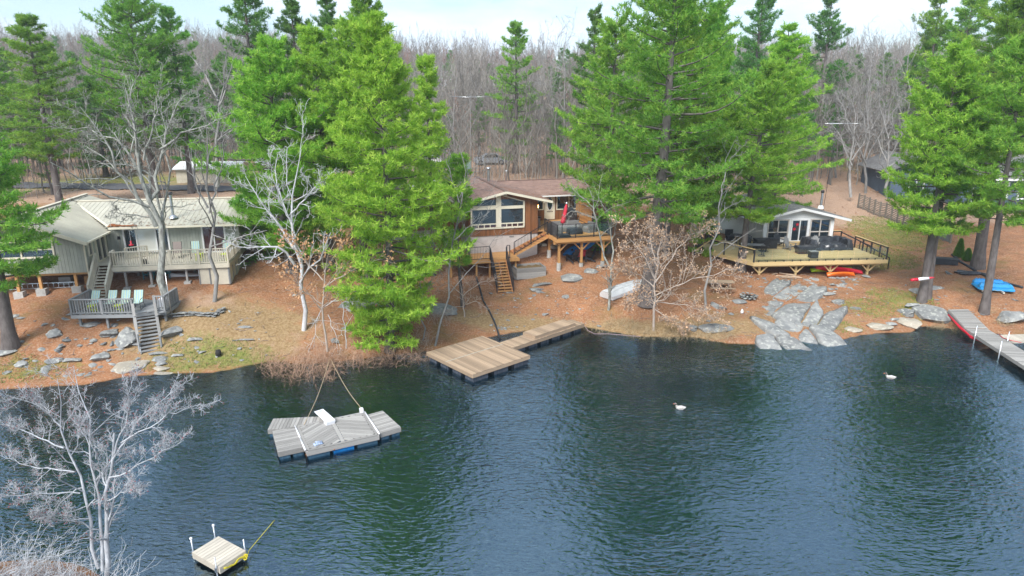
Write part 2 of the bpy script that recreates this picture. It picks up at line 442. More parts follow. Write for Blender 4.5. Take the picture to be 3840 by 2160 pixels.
def G(u, v):
    """where a sight line of the survey meets the ground"""
    r = sight(u, v); t = np.arange(14, 140, 0.25)
    x, y, z = r[0] * t, r[1] * t, CAM_H + r[2] * t
    h = np.maximum(hz(x, y), 0.0)
    i = np.argmax(z < h)
    if i == 0: i = len(t) - 1
    a, b = z[i - 1] - h[i - 1], z[i] - h[i]
    k = t[i - 1] + 0.25 * a / max(a - b, 1e-6)
    return Vector((r[0] * k, r[1] * k, CAM_H + r[2] * k))

def axis(lo, hi, step, far_lo, far_hi, grow=1.18):
    a = list(np.arange(lo, hi + 1e-6, step)); s = step
    while a[-1] < far_hi: s = min(s * grow, 30); a.append(a[-1] + s)
    s = step
    while a[0] > far_lo: s = min(s * grow, 30); a.insert(0, a[0] - s)
    return np.array(a)
gx = axis(-42, 44, 0.4, -520, 520); gy = axis(24, 68, 0.4, -60, 620)
GX, GY = np.meshgrid(gx, gy)
GZ = hz(GX, GY)
def grid_mesh(name, GX, GY, GZ, m, attr=None):
    ny, nx = GX.shape
    V = np.stack((GX.ravel(), GY.ravel(), GZ.ravel()), -1)
    i = np.arange(ny * nx).reshape(ny, nx)
    Q = np.stack((i[:-1, :-1], i[:-1, 1:], i[1:, 1:], i[1:, :-1]), -1).reshape(-1, 4)
    return mesh_np(name, V, Q, None, m, True, attr)

# where grass and leaf litter grow (real ground cover, by place)
def blob(x, y, cx, cy, rx, ry): return np.clip(1.25 - np.hypot((x - cx) / rx, (y - cy) / ry), 0, 1)
_gr = np.zeros_like(GX)
def gp(u, v, z, rx, ry, k=1.0):
    global _gr
    p = W(u, v, z); _gr = np.maximum(_gr, k * blob(GX, GY, p.x, p.y, rx, ry))
for a in [(820, 1340, .3, 4.2, 1.7, .9), (700, 1370, .2, 3, 1.2, .7), (930, 1330, .4, 2, 1.5, .6), (60, 1390, .3, 5, 2.0, .5), (3340, 880, 2.2, 4.0, 6.5, .85), (3300, 960, 1.6, 3.5, 4, .8), (3380, 1120, .9, 2.6, 3.0, .75),
          (3260, 1150, .7, 3, 2.4, .6), (3150, 1210, .5, 3, 1.3, .5), (720, 1250, 1.2, 2.0, 1.0, .3), (2100, 1010, 1.9, .8, .6, .4), (470, 690, 4.8, 14, 7, 1.0), (250, 700, 4.8, 10, 6, 1.0), (3180, 680, 3.5, 4, 5, .7), (1790, 560, 5.6, 8, 5, .5)]:
    gp(*a)
_wet = ss(0.9, 0.0, GZ) * ss(-0.6, 0.05, GZ)
_leaf = np.clip(ss(60, 66, GY) + 0.55 * blob(GX, GY, *(W(780, 1130, 2.2).xy), 3.2, 1.6) + 0.5 * blob(GX, GY, *(W(3330, 800, 2.6).xy), 6, 5) + 0.4 * blob(GX, GY, *(W(1200, 1250, 1).xy), 4, 3), 0, 1)
_dry = np.clip(blob(GX, GY, *(W(900, 1220, 1.2).xy), 6, 3) + blob(GX, GY, *(W(1900, 1215, .2).xy), 7, 1.6) + blob(GX, GY, *(W(2500, 1240, .2).xy), 6, 2) + 0.6 * blob(GX, GY, *(W(3000, 1200, .4).xy), 7, 3) + 0.8 * blob(GX, GY, *(W(700, 1320, .4).xy), 6, 2.5), 0, 1)
gcol = np.stack((_gr.ravel(), _leaf.ravel(), _dry.ravel(), _wet.ravel()), -1)

def ground_material():
    m = bpy.data.materials.new('forest_floor'); m.use_nodes = True
    n, l = m.node_tree.nodes, m.node_tree.links; b = n['Principled BSDF']; b.inputs['Roughness'].default_value = 0.95
    b.inputs['Specular IOR Level'].default_value = 0.15
    g = n.new('ShaderNodeNewGeometry')
    def noise(s, d=5, r=.65):
        x = n.new('ShaderNodeTexNoise'); x.inputs['Scale'].default_value = s; x.inputs['Detail'].default_value = d; x.inputs['Roughness'].default_value = r
        l.new(g.outputs['Position'], x.inputs['Vector']); return x.outputs['Fac']
    def rng(s, a, c, lo=0, hi=1):
        x = n.new('ShaderNodeMapRange'); x.inputs['From Min'].default_value = a; x.inputs['From Max'].default_value = c
        x.inputs['To Min'].default_value = lo; x.inputs['To Max'].default_value = hi; l.new(s, x.inputs['Value']); return x.outputs['Result']
    def mix(f, A, B):
        x = n.new('ShaderNodeMix'); x.data_type = 'RGBA'; l.new(f, x.inputs['Factor'])
        for k, c in (('A', A), ('B', B)):
            if isinstance(c, tuple): x.inputs[k].default_value = lin(c)
            else: l.new(c, x.inputs[k])
        return x.outputs['Result']
    def math2(op, a, c):
        x = n.new('ShaderNodeMath'); x.operation = op
        for i, q in enumerate((a, c)):
            if isinstance(q, (int, float)): x.inputs[i].default_value = q
            else: l.new(q, x.inputs[i])
        return x.outputs[0]
    at = n.new('ShaderNodeAttribute'); at.attribute_name = 'cover'
    sp = n.new('ShaderNodeSeparateColor'); l.new(at.outputs['Color'], sp.inputs['Color'])
    needles = mix(rng(noise(0.9, 6), .32, .68), (0.37, 0.165, 0.075), (0.19, 0.09, 0.045))
    needles = mix(rng(noise(9, 4), .45, .75), needles, (0.44, 0.29, 0.195))
    needles = mix(rng(noise(0.35, 3), .55, .72, 0, .6), needles, (0.20, 0.15, 0.055))
    leaf = mix(rng(noise(14, 4), .35, .65), (0.50, 0.35, 0.255), (0.27, 0.165, 0.105))
    dry = mix(rng(noise(7, 5), .35, .65), (0.36, 0.255, 0.14), (0.22, 0.14, 0.065))
    grass = mix(rng(noise(5, 5), .35, .65), (0.13, 0.20, 0.035), (0.24, 0.22, 0.07))
    col = mix(rng(math2('ADD', sp.outputs['Blue'], math2('MULTIPLY', math2('SUBTRACT', noise(1.6), .5), 1.3)), .3, .75), needles, dry)
    col = mix(rng(math2('ADD', sp.outputs['Green'], math2('MULTIPLY', math2('SUBTRACT', noise(1.2), .5), 1.2)), .3, .7), col, leaf)
    col = mix(rng(math2('ADD', sp.outputs['Red'], math2('MULTIPLY', math2('SUBTRACT', noise(1.4, 6), .5), 2.0)), .35, .95, 0, .9), col, grass)
    sz = n.new('ShaderNodeSeparateXYZ'); l.new(g.outputs['Position'], sz.inputs[0])
    bed = mix(rng(noise(1.3), .4, .65), (0.13, 0.075, 0.028), (0.06, 0.035, 0.016))
    bed = mix(rng(noise(4.5, 3), .62, .72, 0, .7), bed, (0.17, 0.14, 0.10))
    col = mix(rng(sz.outputs['Z'], .04, -.04), col, bed)
    l.new(col, b.inputs['Base Color'])
    bp = n.new('ShaderNodeBump'); bp.inputs['Strength'].default_value = .7; bp.inputs['Distance'].default_value = .08
    l.new(noise(11, 6, .7), bp.inputs['Height']); l.new(bp.outputs['Normal'], b.inputs['Normal'])
    return m
M_GROUND = ground_material()
tag(link('ground', grid_mesh('ground', GX, GY, GZ, M_GROUND, {'cover': gcol})), kind='structure')

# ------------------------------------------------------------------ lake: a closed body of water over the bed
def water_material():
    m = bpy.data.materials.new('lake_water'); m.use_nodes = True
    n, l = m.node_tree.nodes, m.node_tree.links; n.clear()
    o = n.new('ShaderNodeOutputMaterial')
    g = n.new('ShaderNodeNewGeometry')
    def noise(scale, rot, sx, sy, d=3, dist=.4):
        mp = n.new('ShaderNodeMapping'); mp.inputs['Rotation'].default_value = (0, 0, rot); mp.inputs['Scale'].default_value = (sx, sy, 1)
        x = n.new('ShaderNodeTexNoise'); x.inputs['Scale'].default_value = scale; x.inputs['Detail'].default_value = d
        x.inputs['Distortion'].default_value = dist
        l.new(g.outputs['Position'], mp.inputs['Vector']); l.new(mp.outputs['Vector'], x.inputs['Vector']); return x.outputs['Fac']
    def m2(op, a, c):
        x = n.new('ShaderNodeMath'); x.operation = op
        for i, q in enumerate((a, c)):
            if isinstance(q, (int, float)): x.inputs[i].default_value = q
            else: l.new(q, x.inputs[i])
        return x.outputs[0]
    # breeze patches: stretches of ruffled and of calmer water
    br = n.new('ShaderNodeMapRange'); br.inputs['From Min'].default_value = .38; br.inputs['From Max'].default_value = .62
    br.inputs['To Min'].default_value = .35; br.inputs['To Max'].default_value = 1.35
    l.new(noise(.075, .4, 1, 1.5, 2), br.inputs['Value'])
    h = m2('ADD', m2('MULTIPLY', noise(4.3, .25, .68, 1.6, 1.5, .6), 1.0), m2('MULTIPLY', m2('SUBTRACT', noise(.7, .6, .8, 1.3, 2, .5), .5), 1.3))
    h = m2('MULTIPLY', h, br.outputs['Result'])
    bp = n.new('ShaderNodeBump'); bp.inputs['Strength'].default_value = 1.0; bp.inputs['Distance'].default_value = .047
    l.new(h, bp.inputs['Height'])
    fr = n.new('ShaderNodeFresnel'); fr.inputs['IOR'].default_value = 3.0; l.new(bp.outputs['Normal'], fr.inputs['Normal'])
    gl = n.new('ShaderNodeBsdfGlossy'); gl.inputs['Color'].default_value = (.64, .86, 1.0, 1); gl.inputs['Roughness'].default_value = .02; l.new(bp.outputs['Normal'], gl.inputs['Normal'])
    tr = n.new('ShaderNodeBsdfTransparent'); tr.inputs['Color'].default_value = (.96, .97, .97, 1)
    df = n.new('ShaderNodeBsdfDiffuse'); df.inputs['Color'].default_value = (.015, .15, .26, 1)
    x0 = n.new('ShaderNodeMixShader'); at = n.new('ShaderNodeAttribute'); at.attribute_name = 'murk'; l.new(at.outputs['Fac'], x0.inputs['Fac'])
    l.new(tr.outputs[0], x0.inputs[1]); l.new(df.outputs[0], x0.inputs[2])
    x1 = n.new('ShaderNodeMixShader'); l.new(fr.outputs[0], x1.inputs['Fac'])
    l.new(x0.outputs[0], x1.inputs[1]); l.new(gl.outputs[0], x1.inputs[2]); l.new(x1.outputs[0], o.inputs['Surface'])
    va = n.new('ShaderNodeVolumeAbsorption'); va.inputs['Color'].default_value = (.80, .70, .48, 1); va.inputs['Density'].default_value = 2.1
    l.new(va.outputs[0], o.inputs['Volume'])
    return m
M_WATER = water_material()
# the deeper the water column, the more light its suspended matter sends back
lx_ = np.unique(np.concatenate((gx[::2], [-520.0, 520.0]))); ly_ = gy[(gy > -60) & (gy < 80)][::2]
LX, LY = np.meshgrid(lx_, ly_); dep = np.clip(-hz(LX, LY), 0, 9)
murk = .07 * (1 - np.exp(-dep * .75))
ny_, nx_ = LX.shape; top = np.stack((LX.ravel(), LY.ravel(), np.zeros(LX.size)), -1); bot = top * [1, 1, 0] + [0, 0, -7.0]
ii = np.arange(ny_ * nx_).reshape(ny_, nx_); Qt = np.stack((ii[:-1, :-1], ii[:-1, 1:], ii[1:, 1:], ii[1:, :-1]), -1).reshape(-1, 4); nn = ny_ * nx_
rim = np.concatenate((ii[0, :], ii[1:, -1], ii[-1, -2::-1], ii[-2:0:-1, 0])); rn = np.roll(rim, -1)
sides_ = np.stack((rim, rim + nn, rn + nn, rn), -1)
tag(link('lake', mesh_np('lake', np.concatenate((top, bot)), np.concatenate((Qt, Qt[:, ::-1] + nn, sides_)), None, M_WATER, False, {'murk': np.concatenate((murk.ravel(), murk.ravel() * 0))})), kind='structure')
# ------------------------------------------------------------------ builders for carpentry
def local(o, p):
    """world point -> the thing's own frame"""
    d = Vector(p) - Vector(o.location); a = o.rotation_euler.z
    return Vector((d.x * math.cos(a) + d.y * math.sin(a), -d.x * math.sin(a) + d.y * math.cos(a), d.z))
def world(o, p):
    a = o.rotation_euler.z; p = Vector(p)
    return Vector((p.x * math.cos(a) - p.y * math.sin(a), p.x * math.sin(a) + p.y * math.cos(a), p.z)) + Vector(o.location)
def lerp(a, b, t): return a + (b - a) * t

def railing(par, pts, h, m_post, m_rail, m_bal, step=0.13, post=0.09, bal=0.035, rail=(0.09, 0.045), gap=0.08, round_bal=False, skip_ends=(False, False), fill=True, max_span=1.9):
    """posts, rails and balusters along a path of floor points"""
    pts = [Vector(p) for p in pts]
    up = Vector((0, 0, 1))
    for i in range(len(pts) - 1):
        a, b = pts[i], pts[i + 1]; L = (b - a).length
        n = max(1, int(round(L / max_span)))
        for k in range(n + 1):
            if k == n and i < len(pts) - 2: continue
            if k == 0 and i == 0 and skip_ends[0]: continue
            if k == n and i == len(pts) - 2 and skip_ends[1]: continue
            p = lerp(a, b, k / n)
            box('post', m_post, par, p + up * (h / 2 + 0.0), (post, post, h + 0.03), math.atan2((b - a).y, (b - a).x))
        beam('top_rail', m_rail, par, a + up * (h + 0.035), b + up * (h + 0.035), rail[0], rail[1])
        beam('bottom_rail', m_rail, par, a + up * gap, b + up * gap, rail[0] * 0.6, rail[1])
        if fill:
            nb = int(L / step)
            for k in range(1, nb):
                p = lerp(a, b, k / nb)
                box('baluster', m_bal, par, p + up * ((h + gap) / 2), (bal, bal, h - gap), math.atan2((b - a).y, (b - a).x))

def stairs(par, top, bot, width, n, m_tread, m_side, thick=0.04, depth=0.27, m_riser=None, stringer=(0.05, 0.26), mid=False):
    """treads between two stringers; top and bot are the centre points of the flight's ends"""
    top, bot = Vector(top), Vector(bot); run = Vector((bot.x - top.x, bot.y - top.y, 0)); d = run.normalized()
    side = Vector((-d.y, d.x, 0)); ang = math.atan2(side.y, side.x)
    for k in range(n):
        t = (k + 0.5) / n
        p = top + run * t; z = top.z + (bot.z - top.z) * (k + 1) / (n + 1)
        box('tread', m_tread, par, (p.x, p.y, z - thick / 2), (width, depth, thick), ang)
        if m_riser:
            box('riser', m_riser, par, (p.x - d.x * depth * .45, p.y - d.y * depth * .45, z - thick - 0.055), (width - 0.02, 0.02, 0.11), ang)
    for s in ((-1, 1, 0) if mid else (-1, 1)):
        a = top + side * (s * (width / 2 - 0.04 * abs(s))); b = bot + side * (s * (width / 2 - 0.04 * abs(s)))
        beam('stringer', m_side, par, a - Vector((0, 0, .16)), b + Vector((0, 0, -.02)), *stringer)
    return side

def siding(par, m, p0, p1, z0, ztop, openings=(), bw=0.2, thick=0.03, gap=0.012, name='siding_board'):
    """vertical boards on a wall from p0 to p1 (outside is to the right of p0->p1), cut round the openings (s0, s1, z0, z1)"""
    p0, p1 = Vector((p0[0], p0[1], 0)), Vector((p1[0], p1[1], 0)); L = (p1 - p0).length; d = (p1 - p0) / L
    nrm = Vector((d.y, -d.x, 0)); ang = math.atan2(d.y, d.x)
    n = int(round(L / bw)); w = L / n
    for k in range(n):
        s0, s1 = k * w, (k + 1) * w; sm = (s0 + s1) / 2
        zt = ztop(sm) if callable(ztop) else ztop
        spans = [(z0, zt)]
        for (a, b, c, e) in openings:
            if s1 > a + 0.02 and s0 < b - 0.02:
                ns = []
                for (lo, hi) in spans:
                    if c > lo: ns.append((lo, min(hi, c)))
                    if e < hi: ns.append((max(lo, e), hi))
                spans = ns
        for (lo, hi) in spans:
            if hi - lo < 0.04: continue
            c = p0 + d * sm + nrm * (thick / 2)
            box(name, m, par, (c.x, c.y, (lo + hi) / 2), (w - gap, thick, hi - lo), ang)

def window(par, p0, p1, s0, s1, z0, z1, m_frame, m_glass, cols=1, rows=1, fw=0.09, out=0.05, name='window', bars=0.04):
    """frame and panes on the wall p0->p1; each pane a part of the window"""
    p0, p1 = Vector((p0[0], p0[1], 0)), Vector((p1[0], p1[1], 0)); d = (p1 - p0).normalized(); nrm = Vector((d.y, -d.x, 0)); ang = math.atan2(d.y, d.x)
    mb = MB()
    def bar(a, b, c, e, o=out):
        q = p0 + d * ((a + b) / 2) + nrm * (o / 2)
        mb.box((q.x, q.y, (c + e) / 2), (b - a, o + 0.06, e - c), ang)
    bar(s0 - fw, s1 + fw, z1, z1 + fw); bar(s0 - fw, s1 + fw, z0 - fw, z0)
    bar(s0 - fw, s0, z0, z1); bar(s1, s1 + fw, z0, z1)
    ce = cols if isinstance(cols, (list, tuple)) else [i / cols for i in range(1, cols)]
    re_ = rows if isinstance(rows, (list, tuple)) else [i / rows for i in range(1, rows)]
    for t in ce: x = lerp(s0, s1, t); bar(x - bars, x + bars, z0, z1, out * .8)
    for t in re_: z = lerp(z0, z1, t); bar(s0, s1, z - bars, z + bars, out * .72)
    w = mb.obj(name, m_frame, par)
    xs = [0] + list(ce) + [1]; zs = [0] + list(re_) + [1]
    for i in range(len(xs) - 1):
        for j in range(len(zs) - 1):
            a, b = lerp(s0, s1, xs[i]), lerp(s0, s1, xs[i + 1]); c, e = lerp(z0, z1, zs[j]), lerp(z0, z1, zs[j + 1])
            g = m_glass[i % len(m_glass)] if isinstance(m_glass, (list, tuple)) else m_glass
            q = p0 + d * ((a + b) / 2) - nrm * 0.004
            box('pane', g, w, (q.x, q.y, (c + e) / 2), (b - a, 0.02, e - c), ang)
    return w

def boards(par, m, poly_x, y0, y1, z, bw=0.14, gap=0.008, thick=0.035, name='deck_board', along='x', split=None):
    """deck boards laid along x between y0 and y1; poly_x(y) gives the ends of each board"""
    n = max(1, int(round((y1 - y0) / bw))); w = (y1 - y0) / n
    for k in range(n):
        y = y0 + (k + .5) * w
        a, b = poly_x(y)
        segs = [(a, b)] if not split else [(a, split - .004), (split + .004, b)]
        for (s, e) in segs:
            if e - s < 0.05: continue
            if along == 'x': box(name, m, par, ((s + e) / 2, y, z - thick / 2), (e - s, w - gap, thick))
            else: box(name, m, par, (y, (s + e) / 2, z - thick / 2), (e - s, w - gap, thick), RAD(90))

def pipe_part(name, m, par, pts, r, n=8, smooth=True):
    return MB().tube(pts, r, n).obj(name, m, par, smooth)

# ================================================================== left cottage
LA = RAD(9.5)
LH = thing('cottage', 'grey green cottage with cream metal roof and long railed deck on the left', 'cottage', (-26.55, 40.37, 0), LA)
FZ = 4.2                                       # floor level
# body
mb = MB()
def prism_house(mb, x0, x1, y0, y1, z0, ze, zr, ridge='x'):
    """walls with a gable roof volume"""
    if ridge == 'x':
        ym = (y0 + y1) / 2
        V = [(x0, y0, z0), (x1, y0, z0), (x1, y1, z0), (x0, y1, z0), (x0, y0, ze), (x1, y0, ze), (x1, y1, ze), (x0, y1, ze), (x0, ym, zr), (x1, ym, zr)]
        mb.add(V, [(0, 3, 2, 1), (0, 1, 5, 4), (2, 3, 7, 6), (1, 2, 6, 5), (3, 0, 4, 7), (4, 5, 9, 8), (6, 7, 8, 9)], [(5, 6, 9), (7, 4, 8)])
    else:
        xm = (x0 + x1) / 2
        V = [(x0, y0, z0), (x1, y0, z0), (x1, y1, z0), (x0, y1, z0), (x0, y0, ze), (x1, y0, ze), (x1, y1, ze), (x0, y1, ze), (xm, y0, zr), (xm, y1, zr)]
        mb.add(V, [(0, 3, 2, 1), (0, 1, 5, 4), (2, 3, 7, 6), (1, 2, 6, 5), (3, 0, 4, 7), (5, 6, 9, 8), (7, 4, 8, 9)], [(4, 5, 8), (6, 7, 9)])
prism_house(mb, 0, 8.4, 3.53, 11.5, FZ - .2, 6.30, 7.2, 'x')
prism_house(mb, -7.0, -0.03, 0.03, 9.5, FZ - .2, 6.05, 7.3, 'y')
mb.obj('wall', M_SAGE, LH)
# siding of the wing front, wing side and main front
wz = lambda s: 6.0 + (s / 3.5 if s < 3.5 else (7.0 - s) / 3.5) * 1.2
siding(LH, M_SAGE, (-7, 0.03), (0, 0.03), FZ - .25, wz, [(1.6, 5.35, 4.95, 6.05)], .2)
siding(LH, M_SAGE, (-0.03, 0), (-0.03, 3.5), FZ - .25, 6.15, [(.55, 1.15, 4.85, 6.0), (1.6, 3.2, FZ, 6.08)], .2)
siding(LH, M_SAGE, (0, 3.53), (8.4, 3.53), FZ - .25, 6.3, [(1.0, 3.9, 4.35, 6.0), (6.0, 7.55, FZ, 6.05)], .2)
siding(LH, M_SAGE, (8.4, 3.5), (8.4, 11.5), FZ - .25, 6.25, [], .25)
window(LH, (-7, .03), (0, .03), 1.7, 5.25, 5.05, 5.95, M_CREAM, M_GLASS, [.5], [.5], .1, .06)
window(LH, (-.03, 0), (-.03, 3.5), .62, 1.08, 4.9, 5.95, M_CREAM, M_GLASS, 1, 1, .07, .06)
d_ = window(LH, (-.03, 0), (-.03, 3.5), 1.75, 3.1, FZ + .06, 6.02, M_CREAM, M_GLASS, [.5], 1, .08, .07, 'sliding_door')
window(LH, (0, 3.53), (8.4, 3.53), 1.12, 3.8, 4.45, 5.92, M_WHITE, [M_GLASS, M_GLASSL, M_GLASS], [.27, .73], 1, .1, .06)
window(LH, (0, 3.53), (8.4, 3.53), 6.1, 7.45, FZ + .08, 6.0, M_WHITE, M_GLASSW, [.5], 1, .1, .07, 'sliding_door')
# main roof: metal panels with standing ribs
def roof_panels(par, m, n, e0, e1, r0, r1, name='roof_panel', rib=0.035, clip=None):
    """panels between eave e0->e1 and ridge r0->r1, one object each"""
    e0, e1, r0, r1 = map(Vector, (e0, e1, r0, r1))
    for k in range(n):
        a, b = lerp(e0, e1, k / n), lerp(e0, e1, (k + 1) / n); c, d = lerp(r0, r1, k / n), lerp(r0, r1, (k + 1) / n)
        nr = (b - a).cross(c - a).normalized(); w = (b - a) * 0.07
        mb = MB()
        lo = -nr * 0.04
        V = [a, a + w, b, c, c + (d - c) * 0.07, d]
        up = nr * rib
        mb.add([V[1], V[2], V[5], V[4], V[1] + lo, V[2] + lo, V[5] + lo, V[4] + lo], [(0, 1, 2, 3), (7, 6, 5, 4), (0, 4, 5, 1), (1, 5, 6, 2), (2, 6, 7, 3), (3, 7, 4, 0)])
        mb.add([V[0] + up, V[1] + up, V[4] + up, V[3] + up, V[0] + lo, V[1] + lo, V[4] + lo, V[3] + lo], [(0, 1, 2, 3), (7, 6, 5, 4), (0, 4, 5, 1), (1, 5, 6, 2), (2, 6, 7, 3), (3, 7, 4, 0)])
        mb.obj(name, m, par)
EZ, RZ = 6.22, 7.36
# valley: the wing's right slope meets the main roof between eave (0.45, 3.0) and ridge (-3.5.., 7.5)
nP = 40
for k in range(nP):
    x0, x1 = lerp(-3.4, 9.0, k / nP), lerp(-3.4, 9.0, (k + 1) / nP)
    # lower end follows the valley for the left-hand panels
    def low(x): return 2.95 if x > .45 else lerp(2.95, 7.5, (.45 - x) / 3.85)
    y0a, y0b = low(x0), low(x1)
    if y0b > 7.4: continue
    zf = lambda y: lerp(EZ, RZ, (y - 2.95) / 4.55)
    a, b, c, d = Vector((x0, y0a, zf(y0a))), Vector((x1, y0b, zf(y0b))), Vector((x1, 7.5, RZ)), Vector((x0, 7.5, RZ))
    if (d - a).length < .05: d = d + Vector((0, .02, 0))
    nr = Vector((0, -.24, .97)); lo = -nr * .05; w = (b - a) * .06; wt = (c - d) * .06
    mb = MB().add([a + w, b, c, d + wt, a + w + lo, b + lo, c + lo, d + wt + lo], CUBE_F)
    up = nr * .016
    mb.add([a + up, a + w + up, d + wt + up, d + up, a + lo, a + w + lo, d + wt + lo, d + lo], CUBE_F)
    mb.obj('roof_panel', M_METROOF, LH)
roof_panels(LH, M_METROOF, 30, (9.0, 12.1, EZ), (-3.4, 12.1, EZ), (9.0, 7.5, RZ), (-3.4, 7.5, RZ))
# wing roof (ridge runs front to back), finely ribbed
def wing_z(x): return 7.55 - abs(x + 3.5) * 0.40
nW = 44
for k in range(nW):
    y0, y1 = lerp(-.55, 9.9, k / nW), lerp(-.55, 9.9, (k + 1) / nW); ym = (y0 + y1) / 2
    xe = .45 if ym < 2.95 else lerp(.45, -3.5, min(1, (ym - 2.95) / 4.55))
    if ym > 7.3: xe = -3.3 + .0
    a, b, c, d = Vector((-3.5, y0, wing_z(-3.5))), Vector((xe, y0, wing_z(xe))), Vector((xe, y1, wing_z(xe))), Vector((-3.5, y1, wing_z(-3.5)))
    if xe > -3.2:
        lo = Vector((0, 0, -.05)); rib = Vector((0, 0, .02))
        t = .25
        mb = MB().add([a + lo, b + lo, c + lo, d + lo, a, b, c, d], CUBE_F)
        mb.add([a, b, lerp(b, c, t), lerp(a, d, t), a + rib, b + rib, lerp(b, c, t) + rib, lerp(a, d, t) + rib], CUBE_F)
        mb.obj('roof_panel', M_METROOF, LH)
for k in range(14):
    y0, y1 = lerp(-.55, 9.9, k / 14), lerp(-.55, 9.9, (k + 1) / 14) - .02
    poly_slab('roof_panel', M_METROOF, LH, [(-3.5, y0, wing_z(-3.5)), (-3.5, y1, wing_z(-3.5)), (-7.5, y1, wing_z(-7.5)), (-7.5, y0, wing_z(-7.5))], .05)
for k in range(8):
    y0, y1 = lerp(7.35, 9.9, k / 8), lerp(7.35, 9.9, (k + 1) / 8) - .02
    poly_slab('roof_panel', M_METROOF, LH, [(-3.5, y0, wing_z(-3.5)), (.45, y0, wing_z(.45)), (.45, y1, wing_z(.45)), (-3.5, y1, wing_z(-3.5))], .05)
beam('ridge_cap', M_BEIGE, LH, (-3.4, 7.5, RZ + .03), (9.05, 7.5, RZ + .03), .3, .06)
beam('ridge_cap', M_BEIGE, LH, (-3.5, -.6, 7.58), (-3.5, 9.95, 7.58), .26, .05)
beam('valley_flashing', M_CREAM, LH, (.45, 2.95, 6.25), (-3.4, 7.45, 7.40), .16, .03)
beam('fascia', M_CREAM, LH, (-3.5, -.58, 7.42), (.5, -.58, 5.85), .04, .2)
beam('fascia', M_CREAM, LH, (-3.5, -.58, 7.42), (-7.5, -.58, 5.85), .04, .2)
beam('gutter', M_CREAM, LH, (.52, -.5, 5.93), (.52, 2.9, 5.93), .12, .1)
beam('gutter', M_CREAM, LH, (.45, 2.88, 6.15), (9.0, 2.88, 6.15), .12, .11)
beam('fascia', M_CREAM, LH, (9.03, 2.95, 6.18), (9.03, 7.5, 7.28), .04, .18)
mb = MB(); mb.tube([(.5, -.45, 5.9), (.15, -.1, 5.75), (.06, -.05, 5.6), (.06, -.05, 2.95), (.3, -.15, 2.8)], .05, 8); mb.obj('downspout', M_CREAM, LH, True)
# needle drift caught in the valley
mb = MB()
for k in range(26):
    t = random.Random(k).random(); x = .5 + 1.6 * t * t + random.Random(k + 50).uniform(-.1, .1); y = 3.02 + random.Random(k + 90).random() * .35 * (1 - t)
    mb.box((x, y, EZ + .05 + (y - 2.95) * .25), (.22, .18, .05), k)
mb.obj('needle_drift', mat('needle_drift', (.33, .12, .04), (.25, .09, .03), .95, 9), LH)
# stove pipe
cp_ = local(LH, W(650, 814, 6.62))
mb = MB(); mb.lathe([(.10, 0), (.10, 1.55)], 12, cp_); p_ = mb.obj('stove_pipe', M_STEEL, LH, True)
MB().lathe([(.06, 1.5), (.17, 1.55), (.17, 1.68), (.02, 1.72)], 12, cp_).obj('chimney_cap', M_BLACK, p_, True)
MB().lathe([(.30, -.05), (.24, .05), (.11, .16)], 10, cp_).obj('flashing', M_STEEL, p_, True)
# wing stilts and block piers
for lx in (-6.3, -4.2, -2.9, -.85):
    g0 = gz(*(world(LH, (lx, .25, 0)).xy))
    box('concrete_pier', M_CONC, LH, (lx, .25, g0 + .12), (.55, .45, .5))
    box('stilt', M_CEDAR, LH, (lx, .25, (g0 + .3 + FZ - .25) / 2), (.16, .16, FZ - .55 - g0))
for lx in (-6.3, -2.9, -.85, 1.5, 4.5, 7.5):
    for ly in (4.5, 9.0):
        g0 = gz(*(world(LH, (lx, ly, 0)).xy))
        if FZ - .25 - g0 > .1: box('stilt', M_CONC, LH, (lx, ly, (g0 - .1 + FZ - .22) / 2), (.3, .3, FZ - .12 - g0))
beam('rim_beam', M_CEDAR, LH, (-7, .2, FZ - .33), (0, .2, FZ - .33), .08, .16)
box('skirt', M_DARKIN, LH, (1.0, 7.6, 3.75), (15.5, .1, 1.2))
MB().lathe([(.06, 0), (.1, .1), (.07, .22)], 8, (.25, 3.3, 5.75)).obj('wall_lamp', M_WHITE, LH, True)

# deck of the left cottage
LD = thing('raised_deck', 'beige railed deck along the front of the grey green cottage', 'deck', LH.location, LA)
boards(LD, M_BEIGE, lambda y: (1.42, 8.4) if y < .75 else (.02, 8.4), 0.02, 3.48, FZ, .14)
box('fascia_board', M_BEIGE, LD, (4.9, -.02, FZ - .15), (7.0, .04, .26))
box('fascia_board', M_BEIGE, LD, (8.42, 1.75, FZ - .15), (.04, 3.5, .26))
for lx in (2.05, 3.55, 5.7):
    g0 = gz(*(world(LD, (lx, .25, 0)).xy))
    box('post', M_RAFT, LD, (lx, .25, (g0 + FZ - .28) / 2), (.12, .12, FZ - .28 - g0))
    box('footing', M_CONC, LD, (lx, .25, g0 + .03), (.4, .35, .16))
for lx in (2.2, 5.72):
    g0 = gz(*(world(LD, (lx, 1.9, 0)).xy))
    box('post', M_RAFT, LD, (lx, 1.9, (g0 + FZ - .28) / 2), (.12, .12, FZ - .28 - g0))
box('joist_beam', M_RAFT, LD, (4.9, .25, FZ - .36), (6.9, .09, .14))
railing(LD, [(1.42, .06, FZ), (8.36, .06, FZ), (8.36, 3.4, FZ)], .92, M_BEIGE, M_BEIGE, M_BEIGE, .14, .1, .045, (.13, .045))
railing(LD, [(1.42, .06, FZ), (1.42, .7, FZ)], .92, M_BEIGE, M_BEIGE, M_BEIGE, .14, .1, .045, (.13, .045))
railing(LD, [(1.5, 2.2, FZ), (2.6, 2.9, FZ)], .7, M_BEIGE, M_BEIGE, M_BEIGE, .14, .1, .045, (.13, .045))
